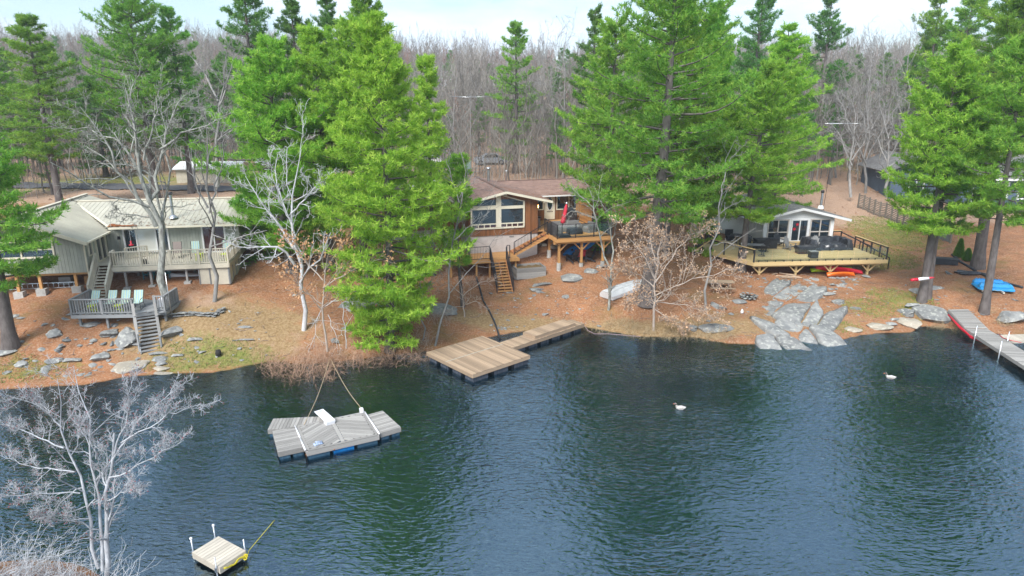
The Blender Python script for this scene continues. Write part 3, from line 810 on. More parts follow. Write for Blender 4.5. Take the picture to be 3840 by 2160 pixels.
# upper stairs
US = thing('staircase', 'beige painted flight of steps down from the left cottage deck', 'stairs', LH.location, LA)
stairs(US, (.85, .72, FZ), (.85, -1.25, 2.42), .9, 11, M_BEIGE, M_BEIGE, .04, .24)
for lx in (.36, 1.36):
    a, b = Vector((lx, .6, FZ - .05)), Vector((lx, -1.15, 2.5))
    railing(US, [a, b], .85, M_BEIGE, M_BEIGE, M_BEIGE, .17, .1, .045, (.13, .045), max_span=3)
# storage enclosure beneath the deck
ST = thing('storage_enclosure', 'beige panelled storage bay under the right end of the left deck', 'storage bay', LH.location, LA)
for k, (a, b) in enumerate([(6.5, 7.15), (7.15, 8.3)]):
    g0 = gz(*(world(ST, ((a + b) / 2, .12, 0)).xy))
    box('panel', M_BEIGE, ST, ((a + b) / 2, .12, (g0 + FZ - .32) / 2), (b - a - .06, .03, FZ - .34 - g0))
    for x in (a, b): box('batten', M_GREYDECK, ST, (x, .1, (g0 + FZ - .3) / 2), (.07, .07, FZ - .3 - g0))
for k in range(4):
    y0, y1 = .15 + k * .85, .15 + (k + 1) * .85
    g0 = gz(*(world(ST, (8.34, y0 + .4, 0)).xy))
    box('panel', M_BEIGE, ST, (8.34, (y0 + y1) / 2, (g0 + FZ - .32) / 2), (.03, y1 - y0 - .05, FZ - .34 - g0))
    box('batten', M_GREYDECK, ST, (8.36, y0, (g0 + FZ - .3) / 2), (.06, .07, FZ - .3 - g0))
# lower grey deck
QA = RAD(3.0)
LQ = thing('lower_deck', 'weathered grey deck halfway down the left slope with four chairs', 'deck', (-25.5, 36.6, 0), QA)
QZ = 2.4
a45 = RAD(38)
nq = 40
for k in range(nq):                            # boards run diagonally across the deck, cut to its outline
    s = lerp(-2.2, 6.0, (k + .5) / nq)
    dx, dy = math.cos(a45), math.sin(a45); nx_, ny_ = -dy, dx
    P0 = Vector((2.6 + nx_ * (s - 1.9), 1.6 + ny_ * (s - 1.9), 0))
    ts = []
    for t in np.arange(-6, 6, .05):
        x, y = P0.x + dx * t, P0.y + dy * t
        if .02 < x < 5.15 and .02 < y < 3.2 and not (x > 3.5 and y < (x - 3.5) * .52 and x < 4.7): ts.append(t)
    if len(ts) > 4:
        c = (ts[0] + ts[-1]) / 2
        box('deck_board', M_GREYDECK, LQ, (P0.x + dx * c, P0.y + dy * c, QZ - .02), (ts[-1] - ts[0], 8.2 / nq - .012, .035), a45)
for (a, b) in [((0, 0), (3.5, 0)), ((3.5, 0), (4.5, .5)), ((4.5, .45), (5.17, .45)), ((5.17, .45), (5.17, 3.2)), ((0, 0), (0, 3.2))]:
    beam('fascia_board', M_GREYDECK, LQ, (*a, QZ - .14), (*b, QZ - .14), .04, .2)
for p in [(.3, .3), (1.9, .2), (3.4, .25), (5.0, .7), (5.0, 3), (.3, 3), (2.5, 3)]:
    g0 = gz(*(world(LQ, (*p, 0)).xy))
    box('post', M_GREYDECK, LQ, (*p, (g0 + QZ - .2) / 2), (.12, .12, max(.1, QZ - .2 - g0)))
railing(LQ, [(0.05, 2.2, QZ), (.05, .05, QZ), (3.5, .05, QZ)], .85, M_GREYDECK, M_GREYDECK, M_GREYDECK, .15, .1, .05, (.13, .045))
railing(LQ, [(4.62, .5, QZ), (5.1, .5, QZ), (5.1, 2.3, QZ)], .85, M_GREYDECK, M_GREYDECK, M_GREYDECK, .15, .1, .05, (.13, .045))
LS = thing('staircase', 'weathered grey open steps from the lower deck down to the shore', 'stairs', (0, 0, 0), 0)
t_, b_ = Vector((-21.62, 37.35, QZ)), Vector((-20.52, 35.45, .5))
sd = stairs(LS, t_, b_, 1.1, 11, M_GREYDECK, M_GREYDECK, .045, .24, stringer=(.05, .24))
for s in (-1, 1):
    a, b = t_ + sd * (s * .56), lerp(t_, b_, .86 if s < 0 else .98) + sd * (s * .56)
    beam('hand_rail', M_RAFT, LS, a + Vector((0, 0, .85)), b + Vector((0, 0, .72)), .14, .05)
    for t in (0, .5, 1): 
        p = lerp(a, b, t); box('post', M_GREYDECK, LS, p + Vector((0, 0, .3)), (.09, .09, 1.1))

def roof_litter(par, n, seed, zf, x0, x1, y0, y1, bias=1.0):
    """fallen needles lying on a roof slope"""
    rng = np.random.default_rng(seed); x = rng.uniform(x0, x1, n); y = y0 + (y1 - y0) * rng.random(n) ** bias; z = np.array([zf(a, b) for a, b in zip(x, y)]) + .022
    a = rng.random(n) * 6.283; L = rng.uniform(.03, .12, n); u_ = np.stack((np.cos(a) * L, np.sin(a) * L, 0 * a), -1); v_ = np.stack((-np.sin(a), np.cos(a), 0 * a), -1) * (L * .35)[:, None]; c = np.stack((x, y, z), -1)
    V = np.stack((c - u_, c + v_, c + u_, c - v_), 1).reshape(-1, 3); o = link('needle_litter', mesh_np('needle_litter', V, np.arange(len(V)).reshape(-1, 4), None, MATS['needle_drift']), par); o['kind'] = 'stuff'
roof_litter(LH, 260, 1, lambda x, y: lerp(6.22, 7.36, (y - 2.95) / 4.55), .6, 8.9, 3.0, 7.3, 2.2)
# ================================================================== middle cottage
MA = RAD(16)
MH = thing('cottage', 'brown cedar cottage with gabled picture windows and white block foundation', 'cottage', (2.0, 51.1, 0), MA)
MF = 4.5
mb = MB()
prism_house(mb, -5.3, -.03, .03, 9.4, MF - .15, 6.9, 7.58, 'y')
mb.box((4.0, 8.4, 5.4), (8.2, 7.74, 2.4)); mb.box((-8.2, 6.6, 5.4), (5.8, 5.2, 2.4))
mb.obj('wall', M_BROWN, MH)
gable = lambda s: 6.92 + (s / 2.65 if s < 2.65 else (5.3 - s) / 2.65) * .66
ops = [(.05, 2.35, 4.95, 6.60), (2.55, 4.15, 4.95, 6.60), (.05, 4.15, 6.6, 7.25)]
siding(MH, M_BROWN, (-5.3, .03), (0, .03), MF - .2, gable, [(.0, 4.25, 4.82, 7.05)], .155)
siding(MH, M_BROWN, (-.03, 0), (-.03, 4.5), MF - .2, 6.75, [], .155)
siding(MH, M_BROWN, (0, 4.53), (8.1, 4.53), MF - .15, 6.55, [(.3, 2.0, 5.3, 6.45), (2.05, 3.0, MF, 6.5), (3.1, 5.2, 5.25, 6.45)], .155)
siding(MH, M_BROWN, (-5.33, 4.5), (-5.33, 0.0), MF - .2, 6.7, [], .155)
siding(MH, M_BROWN, (-11.1, 4.0), (-5.3, 4.0), MF - .2, 6.5, [(1.2, 2.6, 5.2, 6.3)], .155)
window(MH, (-11.1, 4.0), (-5.3, 4.0), 1.3, 2.5, 5.3, 6.2, M_CREAM, M_GLASS, 2)
# big window wall: cream frame with lower vents, two great panes and raked lights
FR = MB()
yF = -.02
def fbar(x0, x1, z0, z1, o=.10): FR.box(((x0 + x1) / 2, yF - o / 2 + .05, (z0 + z1) / 2), (x1 - x0, o, z1 - z0))
fbar(-5.32, -1.1, 4.82, 4.94); fbar(-5.32, -5.2, 4.94, 6.8); fbar(-1.2, -1.08, 4.94, 6.86); fbar(-3.35, -2.95, 4.94, 7.42, .12)
fbar(-5.2, -3.35, 6.32, 6.62, .11); fbar(-2.95, -1.2, 6.32, 6.54, .11)
fbar(-5.2, -3.35, 5.16, 5.24); fbar(-2.95, -1.2, 5.16, 5.24)
for t in (.25, .5, .75):
    fbar(lerp(-5.2, -3.35, t) - .03, lerp(-5.2, -3.35, t) + .03, 4.94, 5.16); fbar(lerp(-2.95, -1.2, t) - .03, lerp(-2.95, -1.2, t) + .03, 4.94, 5.16)
FR.beam((-5.25, yF, 6.80), (-3.1, yF, 7.42), .1, .07); FR.beam((-1.15, yF, 6.84), (-3.1, yF, 7.42), .1, .07)
BW = FR.obj('picture_window', M_CREAM, MH)
for (x0, x1) in ((-5.2, -3.35), (-2.95, -1.2)):
    box('pane', M_GLASS, BW, ((x0 + x1) / 2, .015, 5.78), (x1 - x0, .02, 1.08))
    for k in range(4):
        a, b = lerp(x0, x1, k / 4), lerp(x0, x1, (k + 1) / 4); box('pane', M_GLASSW, BW, ((a + b) / 2, .015, 5.05), (b - a - .06, .02, .22))
def rake(x0, x1, z0, za, zb):
    MB().add([(x0, .005, z0), (x1, .005, z0), (x1, .005, zb), (x0, .005, za), (x0, .025, z0), (x1, .025, z0), (x1, .025, zb), (x0, .025, za)], CUBE_F).obj('pane', M_GLASS, BW)
rake(-5.2, -3.35, 6.62, 6.80, 7.33); rake(-2.95, -1.2, 6.54, 7.36, 6.86)
# recessed front: window, screen door with oval light, wide window
window(MH, (0, 4.53), (8.1, 4.53), .5, 1.9, 5.4, 6.4, M_CREAM, M_GLASS, 1, 1, .08, .05)
window(MH, (0, 4.53), (8.1, 4.53), 3.2, 5.1, 5.35, 6.4, M_CREAM, M_GLASS, [.55], 1, .09, .05)
dr = box('door', M_CREAM, MH, (2.52, 4.49, 5.5), (.92, .08, 2.0))
dm = MB()
pts = [(2.52 + .24 * math.cos(t), 4.438, 5.82 + (.46 + .08 * abs(math.sin(t))) * math.sin(t)) for t in np.linspace(0, 2 * math.pi, 29)[:-1]]
k0 = len(pts); dm.v = pts + [(2.52, 4.438, 5.82)]; dm.t = [(i, (i + 1) % k0, k0) for i in range(k0)]
dm_o = dm.obj('door_light', M_GLASS, MH)
MB().tube([(p[0], 4.43, p[2]) for p in pts] + [(pts[0][0], 4.43, pts[0][2])], .03, 6).obj('door_moulding', M_WHITE, MH, True)
for k in range(5): box('door_slot', M_DARKIN, MH, (2.30 + k * .11, 4.44, 5.16), (.06, .02, .09))
box('door_knob', M_STEEL, MH, (2.14, 4.42, 5.4), (.05, .06, .05))
beam('trim_board', M_CREAM, MH, (.1, 4.46, 6.5), (8.1, 4.46, 6.5), .05, .1)
# block foundation: each block its own piece
g0 = 2.05
nrow = 12
for r in range(nrow):
    z = 4.3 - (r + .5) * .2
    off = .2 if r % 2 else 0
    x = -5.32 - off
    while x < -.02:
        a, b = max(x, -5.32), min(x + .4, 0.0)
        if b - a > .05 and z > 1.7: box('block', M_BLOCK, MH, ((a + b) / 2, .16, z), (b - a - .003, .2, .197))
        x += .4
box('mortar_bed', M_BLOCK, MH, (-2.66, .18, 3.05), (5.28, .22, 2.58))
box('foundation_core', M_CONC, MH, (-2.66, 4.6, 3.05), (5.2, 8.6, 2.6))
box('foundation_core', M_DARKIN, MH, (4.0, 8.6, 3.3), (8.0, 7.0, 2.2))
box('foundation_core', M_BLOCK, MH, (-8.2, 6.7, 3.3), (5.6, 4.8, 2.2))
box('vent', M_GREYCH, MH, (-2.1, .045, 4.14), (.36, .03, .09))
# roof: main gable, right and left wings
def rz_(x): return 7.70 - abs(x + 2.65) * .235
for (xa, xb) in ((-2.65, 1.0), (-2.65, -6.3)):
    poly_slab('roof_slope', M_SHINGLE, MH, [(xa, -.5, rz_(xa)), (xb, -.5, rz_(xb)), (xb, 9.7, rz_(xb)), (xa, 9.7, rz_(xa))], .09)
poly_slab('roof_slope', M_SHINGLE, MH, [(-1.2, 3.85, 6.62), (8.6, 3.85, 6.62), (8.6, 8.6, 7.36), (-1.2, 8.6, 7.36)], .08)
poly_slab('roof_slope', M_SHINGLE, MH, [(8.6, 13.2, 6.62), (-1.2, 13.2, 6.62), (-1.2, 8.6, 7.36), (8.6, 8.6, 7.36)], .08)
poly_slab('roof_slope', M_SHINGLE, MH, [(-11.8, 3.4, 6.55), (-4.2, 3.4, 6.55), (-4.2, 6.6, 7.15), (-11.8, 6.6, 7.15)], .08)
poly_slab('roof_slope', M_SHINGLE, MH, [(-4.2, 9.8, 6.55), (-11.8, 9.8, 6.55), (-11.8, 6.6, 7.15), (-4.2, 6.6, 7.15)], .08)
roof_litter(MH, 260, 2, lambda x, y: 7.70 - abs(x + 2.65) * .235, -2.5, .95, -.45, 3.5)
roof_litter(MH, 300, 3, lambda x, y: lerp(6.62, 7.36, (y - 3.85) / 4.75), 1.2, 8.4, 3.9, 8.4, 1.5)
beam('ridge_cap', M_SHINGLE, MH, (-2.65, -.48, 7.72), (-2.65, 9.7, 7.72), .26, .03)
beam('ridge_cap', M_SHINGLE, MH, (-1.0, 8.6, 7.38), (8.6, 8.6, 7.38), .26, .03)
for xe in (1.02, -6.32):
    beam('fascia', M_CREAM, MH, (-2.65, -.52, 7.62), (xe, -.52, rz_(xe) - .08), .05, .17)
    beam('fascia', M_CREAM, MH, (xe, -.52, rz_(xe) - .1), (xe, 4.0, rz_(xe) - .1), .04, .14)
beam('gutter', M_WHITE, MH, (1.0, 3.82, 6.56), (8.6, 3.82, 6.56), .1, .1)
beam('gutter', M_CREAM, MH, (-11.8, 3.36, 6.48), (-6.2, 3.36, 6.48), .1, .1)
for x, L in ((-2.65, .3), (.35, .22), (-5.6, .22)): box('rafter_tail', M_CREAM, MH, (x, -.22, rz_(x) - .2), (.1, .5, .18))
box('soffit', M_CREAM, MH, (-4.2, -.24, 7.2), (2.6, .45, .02), 0, 0, RAD(-13.2)); box('soffit', M_CREAM, MH, (-1.0, -.24, 7.2), (2.6, .45, .02), 0, 0, RAD(13.2))
cp_ = local(MH, W(1832, 690, 7.36))
st_ = MB().lathe([(.13, -.1), (.13, 1.25)], 14, cp_).obj('stove_pipe', M_STEEL, MH, True)
MB().lathe([(.1, 1.2), (.19, 1.22), (.19, 1.38), (.03, 1.42)], 14, cp_).obj('chimney_cap', M_STEEL, st_, True)
MB().lathe([(.22, -.12), (.2, .12), (.14, .14)], 14, cp_).obj('flashing', M_WHITE, st_, True)
# wall lantern, lit
lp_ = local(MH, WY(2023, 778, 50.9)); 
ln = box('wall_lantern', M_CREAM, MH, (.06, .35, lp_.z + .14), (.12, .12, .05))
MB().lathe([(.05, -.12), (.065, 0), (.05, .1)], 8, (.1, .3, lp_.z)).obj('lantern_globe', glow('lantern_glow', (1.0, .62, .25), 3.0), MH, True)

# deck of the middle cottage
MD = thing('raised_deck', 'golden cedar deck on posts with black railing beside the brown cottage', 'deck', MH.location, MA)
DZ = 4.45
boards(MD, M_CEDAR, lambda y: (.42, 4.85) if y < 0 else (.02, 4.85), -3.25, 4.42, DZ, .14)
box('fascia_board', M_CEDAR, MD, (2.62, -3.28, DZ - .16), (4.5, .04, .24)); box('fascia_board', M_CEDAR, MD, (.4, -1.7, DZ - .16), (.04, 3.1, .24)); box('fascia_board', M_CEDAR, MD, (4.87, .6, DZ - .16), (.04, 7.7, .24))
box('carrying_beam', M_CEDAR, MD, (2.6, -2.85, DZ - .38), (4.6, .12, .22)); box('carrying_beam', M_CEDAR, MD, (2.6, .9, DZ - .38), (4.6, .12, .22))
for lx, ly in ((.75, -2.85), (2.55, -2.85), (4.3, -2.85), (.75, -.6), (2.6, .9), (4.3, .9)):
    g0 = gz(*(world(MD, (lx, ly, 0)).xy))
    box('post', M_CEDAR, MD, (lx, ly, (g0 + .3 + DZ - .36) / 2 + .02), (.16, .16, DZ - .62 - g0))
    MB().lathe([(.17, 0), (.16, .3 if lx > 1 else .62), (.0, .3 if lx > 1 else .62)], 10, (lx, ly, g0 - .05)).obj('concrete_footing', M_CONC, MD)
    for s in (-1, 1):
        if lx + s * .6 < .3 or lx + s * .6 > 4.9: continue
        beam('knee_brace', M_CEDAR, MD, (lx + s * .06, ly, DZ - 1.0), (lx + s * .62, ly, DZ - .46), .09, .09)
railing(MD, [(.47, -.3, DZ), (.47, -3.2, DZ)], 1.0, M_BLACK, M_BLACK, M_BLACK, .115, .06, .018, (.05, .04))
railing(MD, [(.47, -3.2, DZ), (4.8, -3.2, DZ)], 1.0, M_BLACK, M_BLACK, M_BLACK, .115, .06, .018, (.05, .04), fill=False, max_span=1.45)
for k in range(3):
    box('glass_panel', M_CLEAR, MD, (lerp(.47, 4.8, (k + .5) / 3), -3.2, DZ + .54), (1.36, .012, .82))
railing(MD, [(4.8, -3.2, DZ), (4.8, .6, DZ)], 1.0, M_BLACK, M_BLACK, M_BLACK, .115, .06, .018, (.05, .04), skip_ends=(True, False))
PS = thing('privacy_screen', 'golden board privacy screen at the right edge of the brown cottage deck', 'screen', MH.location, MA)
for k in range(20):
    y = lerp(.75, 4.3, (k + .5) / 20); box('screen_board', M_CEDAR, PS, (4.83, y, DZ + .05 + .86), (.03, .165, 1.7))
beam('screen_rail', M_CEDAR, PS, (4.78, .75, DZ + .4), (4.78, 4.3, DZ + .4), .05, .09); beam('screen_rail', M_CEDAR, PS, (4.78, .75, DZ + 1.5), (4.78, 4.3, DZ + 1.5), .05, .09)
# upper flight, landing and lower flight
UF = thing('staircase', 'red cedar flight climbing sideways to the brown cottage deck', 'stairs', MH.location, MA)
LZ = 3.0
sd = stairs(UF, (.42, -.85, DZ), (-2.35, -.85, LZ), 1.0, 8, M_CEDAR_D, M_CEDAR, .045, .34, M_CEDAR_D, (.05, .27))
a, b = Vector((.35, -1.36, DZ)), Vector((-2.3, -1.36, LZ + .05))
railing(UF, [a, b], .92, M_BLACK, M_BLACK, M_BLACK, .125, .06, .018, (.05, .04), max_span=1.6)
LN = thing('landing', 'low cedar landing in front of the white block foundation', 'landing', MH.location, MA)
boards(LN, M_CEDAR, lambda y: (-7.6, -2.2), -2.3, -.0, LZ, .14)
box('fascia_board', M_CEDAR, LN, (-4.9, -2.32, LZ - .14), (5.4, .04, .2)); box('fascia_board', M_CEDAR, LN, (-2.18, -1.2, LZ - .14), (.04, 2.3, .2))
for lx in (-7.3, -5.4, -4.4, -3.1, -2.4):
    g0 = gz(*(world(LN, (lx, -2.1, 0)).xy)); box('post', M_CEDAR, LN, (lx, -2.1, (g0 + LZ - .06) / 2), (.12, .12, max(.1, LZ - .06 - g0)))
railing(LN, [(-7.55, -2.25, LZ), (-4.42, -2.25, LZ)], .95, M_BLACK, M_BLACK, M_BLACK, .115, .06, .018, (.05, .04))
railing(LN, [(-3.12, -2.25, LZ), (-2.9, -2.25, LZ)], .95, M_BLACK, M_BLACK, M_BLACK, .115, .06, .018, (.05, .04))
LF = thing('staircase', 'open cedar steps with black handrails going down from the landing', 'stairs', MH.location, MA)
bz = 1.05
sd = stairs(LF, (-3.78, -2.35, LZ), (-3.9, -4.65, bz), 1.12, 11, M_CEDAR, M_CEDAR_D, .045, .25, None, (.05, .24), mid=True)
for s in (-1, 1):
    a, b = Vector((-3.78 + s * .6, -2.3, LZ - .1)), Vector((-3.9 + s * .6, -4.6, bz + .12))
    railing(LF, [a, b], .95, M_BLACK, M_BLACK, M_BLACK, .14, .06, .018, (.05, .04), max_span=1.6)

# ================================================================== right cottage
RA = RAD(5)
RH = thing('cottage', 'white sided cottage with grey shingle roof behind the big pine deck', 'cottage', (18.49, 49.58, 0), RA)
RF = 2.5; HY = 6.5; X0, X1 = 3.7, 9.9; RW = 4.5
mb = MB(); prism_house(mb, X0, X1, HY + .03, HY + 9, 2.0, RW, RW + .72, 'y'); mb.box((1.3, HY + 6.5, 3.4), (4.8, 7, 2.4)); mb.obj('wall', M_WHITE, RH)
def laps(par, m, p0, p1, z0, ztop, openings, step=.15):
    """horizontal lap siding as one surface of stepped courses cut round openings"""
    p0, p1 = Vector((p0[0], p0[1], 0)), Vector((p1[0], p1[1], 0)); L = (p1 - p0).length; d = (p1 - p0) / L; nr = Vector((d.y, -d.x, 0))
    mb = MB(); z = z0
    while z < 9:
        zs = [(0, L)]
        # shrink to the gable outline
        if callable(ztop):
            ss_ = [s for s in np.linspace(0, L, 120) if ztop(s) > z + step * .6]
            if not ss_: break
            zs = [(ss_[0], ss_[-1])]
        elif z > ztop - .05: break
        for (a, b, c, e) in openings:
            if z + step > c + .02 and z < e - .02:
                ns = []
                for (lo, hi) in zs:
                    if a > lo: ns.append((lo, min(hi, a)))
                    if b < hi: ns.append((max(lo, b), hi))
                zs = ns
        for (lo, hi) in zs:
            if hi - lo < .03: continue
            A, B = p0 + d * lo, p0 + d * hi; zz = Vector((0, 0, z)); z2 = Vector((0, 0, z + step))
            mb.add([A + nr * .03 + zz, B + nr * .03 + zz, B + nr * .008 + z2, A + nr * .008 + z2, A + zz - nr * .02, B + zz - nr * .02, B + z2 - nr * .02, A + z2 - nr * .02], CUBE_F)
        z += step
    return mb.obj('lap_siding', m, par)
gz_r = lambda s: RW + (s / 3.1 if s < 3.1 else (6.2 - s) / 3.1) * .72
opsR = [(.3, 2.2, 2.75, 4.4), (2.35, 3.95, 2.4, 4.4), (4.1, 5.95, 2.75, 4.4)]
laps(RH, M_WHITE, (X0, HY + .03), (X1, HY + .03), 2.0, gz_r, opsR)
laps(RH, M_WHITE, (X0 + .03, HY + 4), (X0 + .03, HY), 2.0, RW, [(1.2, 2.6, 3.1, 4.2)])
laps(RH, M_WHITE, (X1 - .03, HY), (X1 - .03, HY + 9), 2.0, RW, [])
laps(RH, M_WHITE, (-1.1, HY + 2.97), (X0, HY + 2.97), 2.0, 4.5, [])
M_TAUPE = mat('taupe_frame', (.55, .50, .45), (.48, .44, .4), .6, 2)
for (a, b) in ((.4, 2.1), (4.2, 5.85)):
    window(RH, (X0, HY + .03), (X1, HY + .03), a, b, 2.85, 4.32, M_TAUPE, M_GLASS, [.5], [.3], .09, .06)
window(RH, (X0 + .03, HY + 4), (X0 + .03, HY), 1.3, 2.5, 3.2, 4.1, M_WHITE, M_GLASS, 2)
sd_ = window(RH, (X0, HY + .03), (X1, HY + .03), 2.5, 3.85, RF + .05, 4.3, M_WHITE, M_GLASS, [.5], 1, .1, .07, 'sliding_door')
# red maple-leaf style decals on the door pane
for cx, cz in ((X0 + 2.95, 3.95), (X0 + 2.72, 3.55)):
    mb = MB(); pts = [(cx + .17 * (1 if k % 2 else .62) * math.cos(k * math.pi / 7 + cx), HY - .012, cz + .15 * (1 if k % 2 else .6) * math.sin(k * math.pi / 7 + cx)) for k in range(14)]
    mb.v = pts + [(cx, HY - .012, cz)]; mb.t = [(k, (k + 1) % 14, 14) for k in range(14)]
    mb.obj('door_decal', M_REDPL, sd_)
def rr(x): return 5.46 - abs(x - 6.8) * .235
for xb in (11.2, 2.5):
    poly_slab('roof_slope', M_SHINGLEG, RH, [(6.8, HY - .45, rr(6.8)), (xb, HY - .45, rr(xb)), (xb, HY + 9.4, rr(xb)), (6.8, HY + 9.4, rr(6.8))], .08)
    beam('fascia', M_WHITE, RH, (6.8, HY - .47, 5.34), (xb, HY - .47, rr(xb) - .12), .05, .2)
    beam('gutter', M_WHITE, RH, (xb, HY - .45, rr(xb) - .1), (xb, HY + 9, rr(xb) - .1), .1, .1)
poly_slab('roof_slope', M_SHINGLEG, RH, [(-1.6, HY + 2.4, 4.55), (3.6, HY + 2.4, 4.55), (3.6, HY + 6.5, 5.3), (-1.6, HY + 6.5, 5.3)], .08)
poly_slab('roof_slope', M_SHINGLEG, RH, [(3.6, HY + 10.4, 4.55), (-1.6, HY + 10.4, 4.55), (-1.6, HY + 6.5, 5.3), (3.6, HY + 6.5, 5.3)], .08)
box('corner_board', M_WHITE, RH, (X0 + .04, HY - .01, 3.3), (.12, .1, 2.4)); box('corner_board', M_WHITE, RH, (X1 - .04, HY - .01, 3.3), (.12, .1, 2.4))
box('door_step', M_PT, RH, (X0 + 3.15, HY - .22, 2.42), (1.7, .35, .15))
cp_ = local(RH, W(3078, 776, 5.1))
st_ = MB().lathe([(.1, -.1), (.1, 1.3)], 12, cp_).obj('stove_pipe', M_STEEL, RH, True)
MB().lathe([(.1, 1.25), (.15, 1.27), (.15, 1.45), (.02, 1.5)], 12, cp_).obj('chimney_cap', M_BLACK, st_, True)
MB().lathe([(.26, -.15), (.2, .1), (.11, .14)], 12, cp_).obj('flashing', M_WHITE, st_, True)
pipe_part('downspout', M_WHITE, RH, [(2.6, HY - .5, 4.3), (X0 - .1, HY - .1, 4.0), (X0 - .1, HY - .1, 2.4)], .05)
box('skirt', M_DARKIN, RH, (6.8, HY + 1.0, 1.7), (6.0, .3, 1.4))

RD = thing('raised_deck', 'large pale pine deck with glass front and black stanchions at white cottage', 'deck', RH.location, RA)
RZ_ = 2.3; RX = 10.8
boards(RD, M_PT, lambda y: (-.46 * y if y < 4.2 else -1.9, RX), 0.02, HY - .03, RZ_, .14)
boards(RD, M_PT, lambda y: (-1.6, X0 - .05), HY, HY + 2.9, RZ_, .14)
boards(RD, M_PT, lambda y: (X1 + .05, RX), HY, HY + .3, RZ_, .14)
box('fascia_board', M_PT, RD, (RX / 2, -.02, RZ_ - .15), (RX + .04, .04, .24)); box('fascia_board', M_PT, RD, (RX + .02, 3.3, RZ_ - .15), (.04, 6.6, .24))
beam('fascia_board', M_PT, RD, (-.03, -.02, RZ_ - .15), (-1.92, 4.15, RZ_ - .15), .04, .24)
box('carrying_beam', M_PT, RD, (RX / 2, .5, RZ_ - .38), (RX - .4, .12, .2)); box('carrying_beam', M_PT, RD, (RX / 2, 3.6, RZ_ - .38), (RX - .4, .12, .2))
for ly in (.5, 3.6):
    for lx in (.75, 3.7, 6.5, 9.6):
        g0 = gz(*(world(RD, (lx, ly, 0)).xy))
        box('post', M_PT, RD, (lx, ly, (g0 + RZ_ - .3) / 2), (.15, .15, max(.1, RZ_ - .26 - g0)))
        if ly < 1:
            for s in (-1, 1): beam('knee_brace', M_PT, RD, (lx + s * .05, ly - .08, RZ_ - .95 if RZ_ - .95 > g0 else g0 + .1), (lx + s * .6, ly - .08, RZ_ - .42), .09, .09)
for k in range(16):
    lx = lerp(.45, RX - .3, k / 15); box('glass_stanchion', M_BLACK, RD, (lx, .09, RZ_ + .07), (.05, .05, .16))
for k in range(8):
    lx = lerp(.15, RX - .1, (k + .5) / 8); box('glass_panel', M_CLEAR, RD, (lx, .09, RZ_ + .56), (1.26, .012, .86))
for k in range(7):
    MB().lathe([(.06, 0), (.06, .012), (0, .012)], 10, (lerp(1.2, 9.6, k / 6), .55, RZ_)).obj('deck_light', M_BLACK, RD)
def cap_rail(par, pts, h=1.0):
    for i in range(len(pts) - 1):
        a, b = Vector(pts[i]), Vector(pts[i + 1]); L = (b - a).length; n = max(1, round(L / 1.3))
        for k in range(n + 1):
            if k == 0 and i > 0: continue
            p = lerp(a, b, k / n); box('post', M_BLACK, par, p + Vector((0, 0, h / 2)), (.09, .09, h))
        beam('cap_rail', M_PT, par, a + Vector((0, 0, h + .02)), b + Vector((0, 0, h + .02)), .14, .04)
        beam('under_rail', M_BLACK, par, a + Vector((0, 0, h - .06)), b + Vector((0, 0, h - .06)), .04, .09)
cap_rail(RD, [(0.03, .06, RZ_), (-1.85, 4.15, RZ_)])
cap_rail(RD, [(X1 + .1, HY + .1, RZ_), (RX, HY + .1, RZ_)])
cap_rail(RD, [(RX - .05, 4.4, RZ_), (RX - .05, 1.0, RZ_), (RX - .05, .1, RZ_)])
beam('stair_rail', M_BLACK, RD, (RX - .05, HY, RZ_ + .9), (RX + 1.3, 4.0, RZ_ + .1), .05, .09)
for k in range(0): box('glass_panel', M_CLEAR, RD, (RX - .05, lerp(4.4, .2, (k + .5) / 3), RZ_ + .5), (.012, 1.2, .8))
# steps at both ends of the pine deck
RS1 = thing('staircase', 'pine steps dropping left from the pale deck beside the leaning pine', 'stairs', RH.location, RA)
stairs(RS1, (-1.75, 5.0, RZ_), (-3.4, 4.4, 1.35), 1.3, 4, M_PT, M_PT, .05, .36, M_PT)
a, b = Vector((-1.7, 4.25, RZ_)), Vector((-3.3, 3.75, 1.45))
for p in (a, b): box('post', M_BLACK, RS1, p + Vector((0, 0, .45)), (.08, .08, .95))
beam('hand_rail', M_PT, RS1, a + Vector((0, 0, .98)), b + Vector((0, 0, .98)), .13, .04)
RS2 = thing('staircase', 'black railed steps off the right end of the pale pine deck', 'stairs', RH.location, RA)
stairs(RS2, (RX + .05, 5.2, RZ_), (RX + 1.3, 5.2, 1.45), 1.5, 3, M_PT, M_PT, .05, .34)
for k in range(5):
    t = k / 4; box('post', M_BLACK, RS2, (RX + .35 + .5 * t, lerp(4.3, 1.0, t), lerp(2.0, 1.35, t) + .4), (.06, .06, .9))
beam('hand_rail', M_BLACK, RS2, (RX + .35, 4.3, 2.85), (RX + .85, 1.0, 2.2), .06, .07)

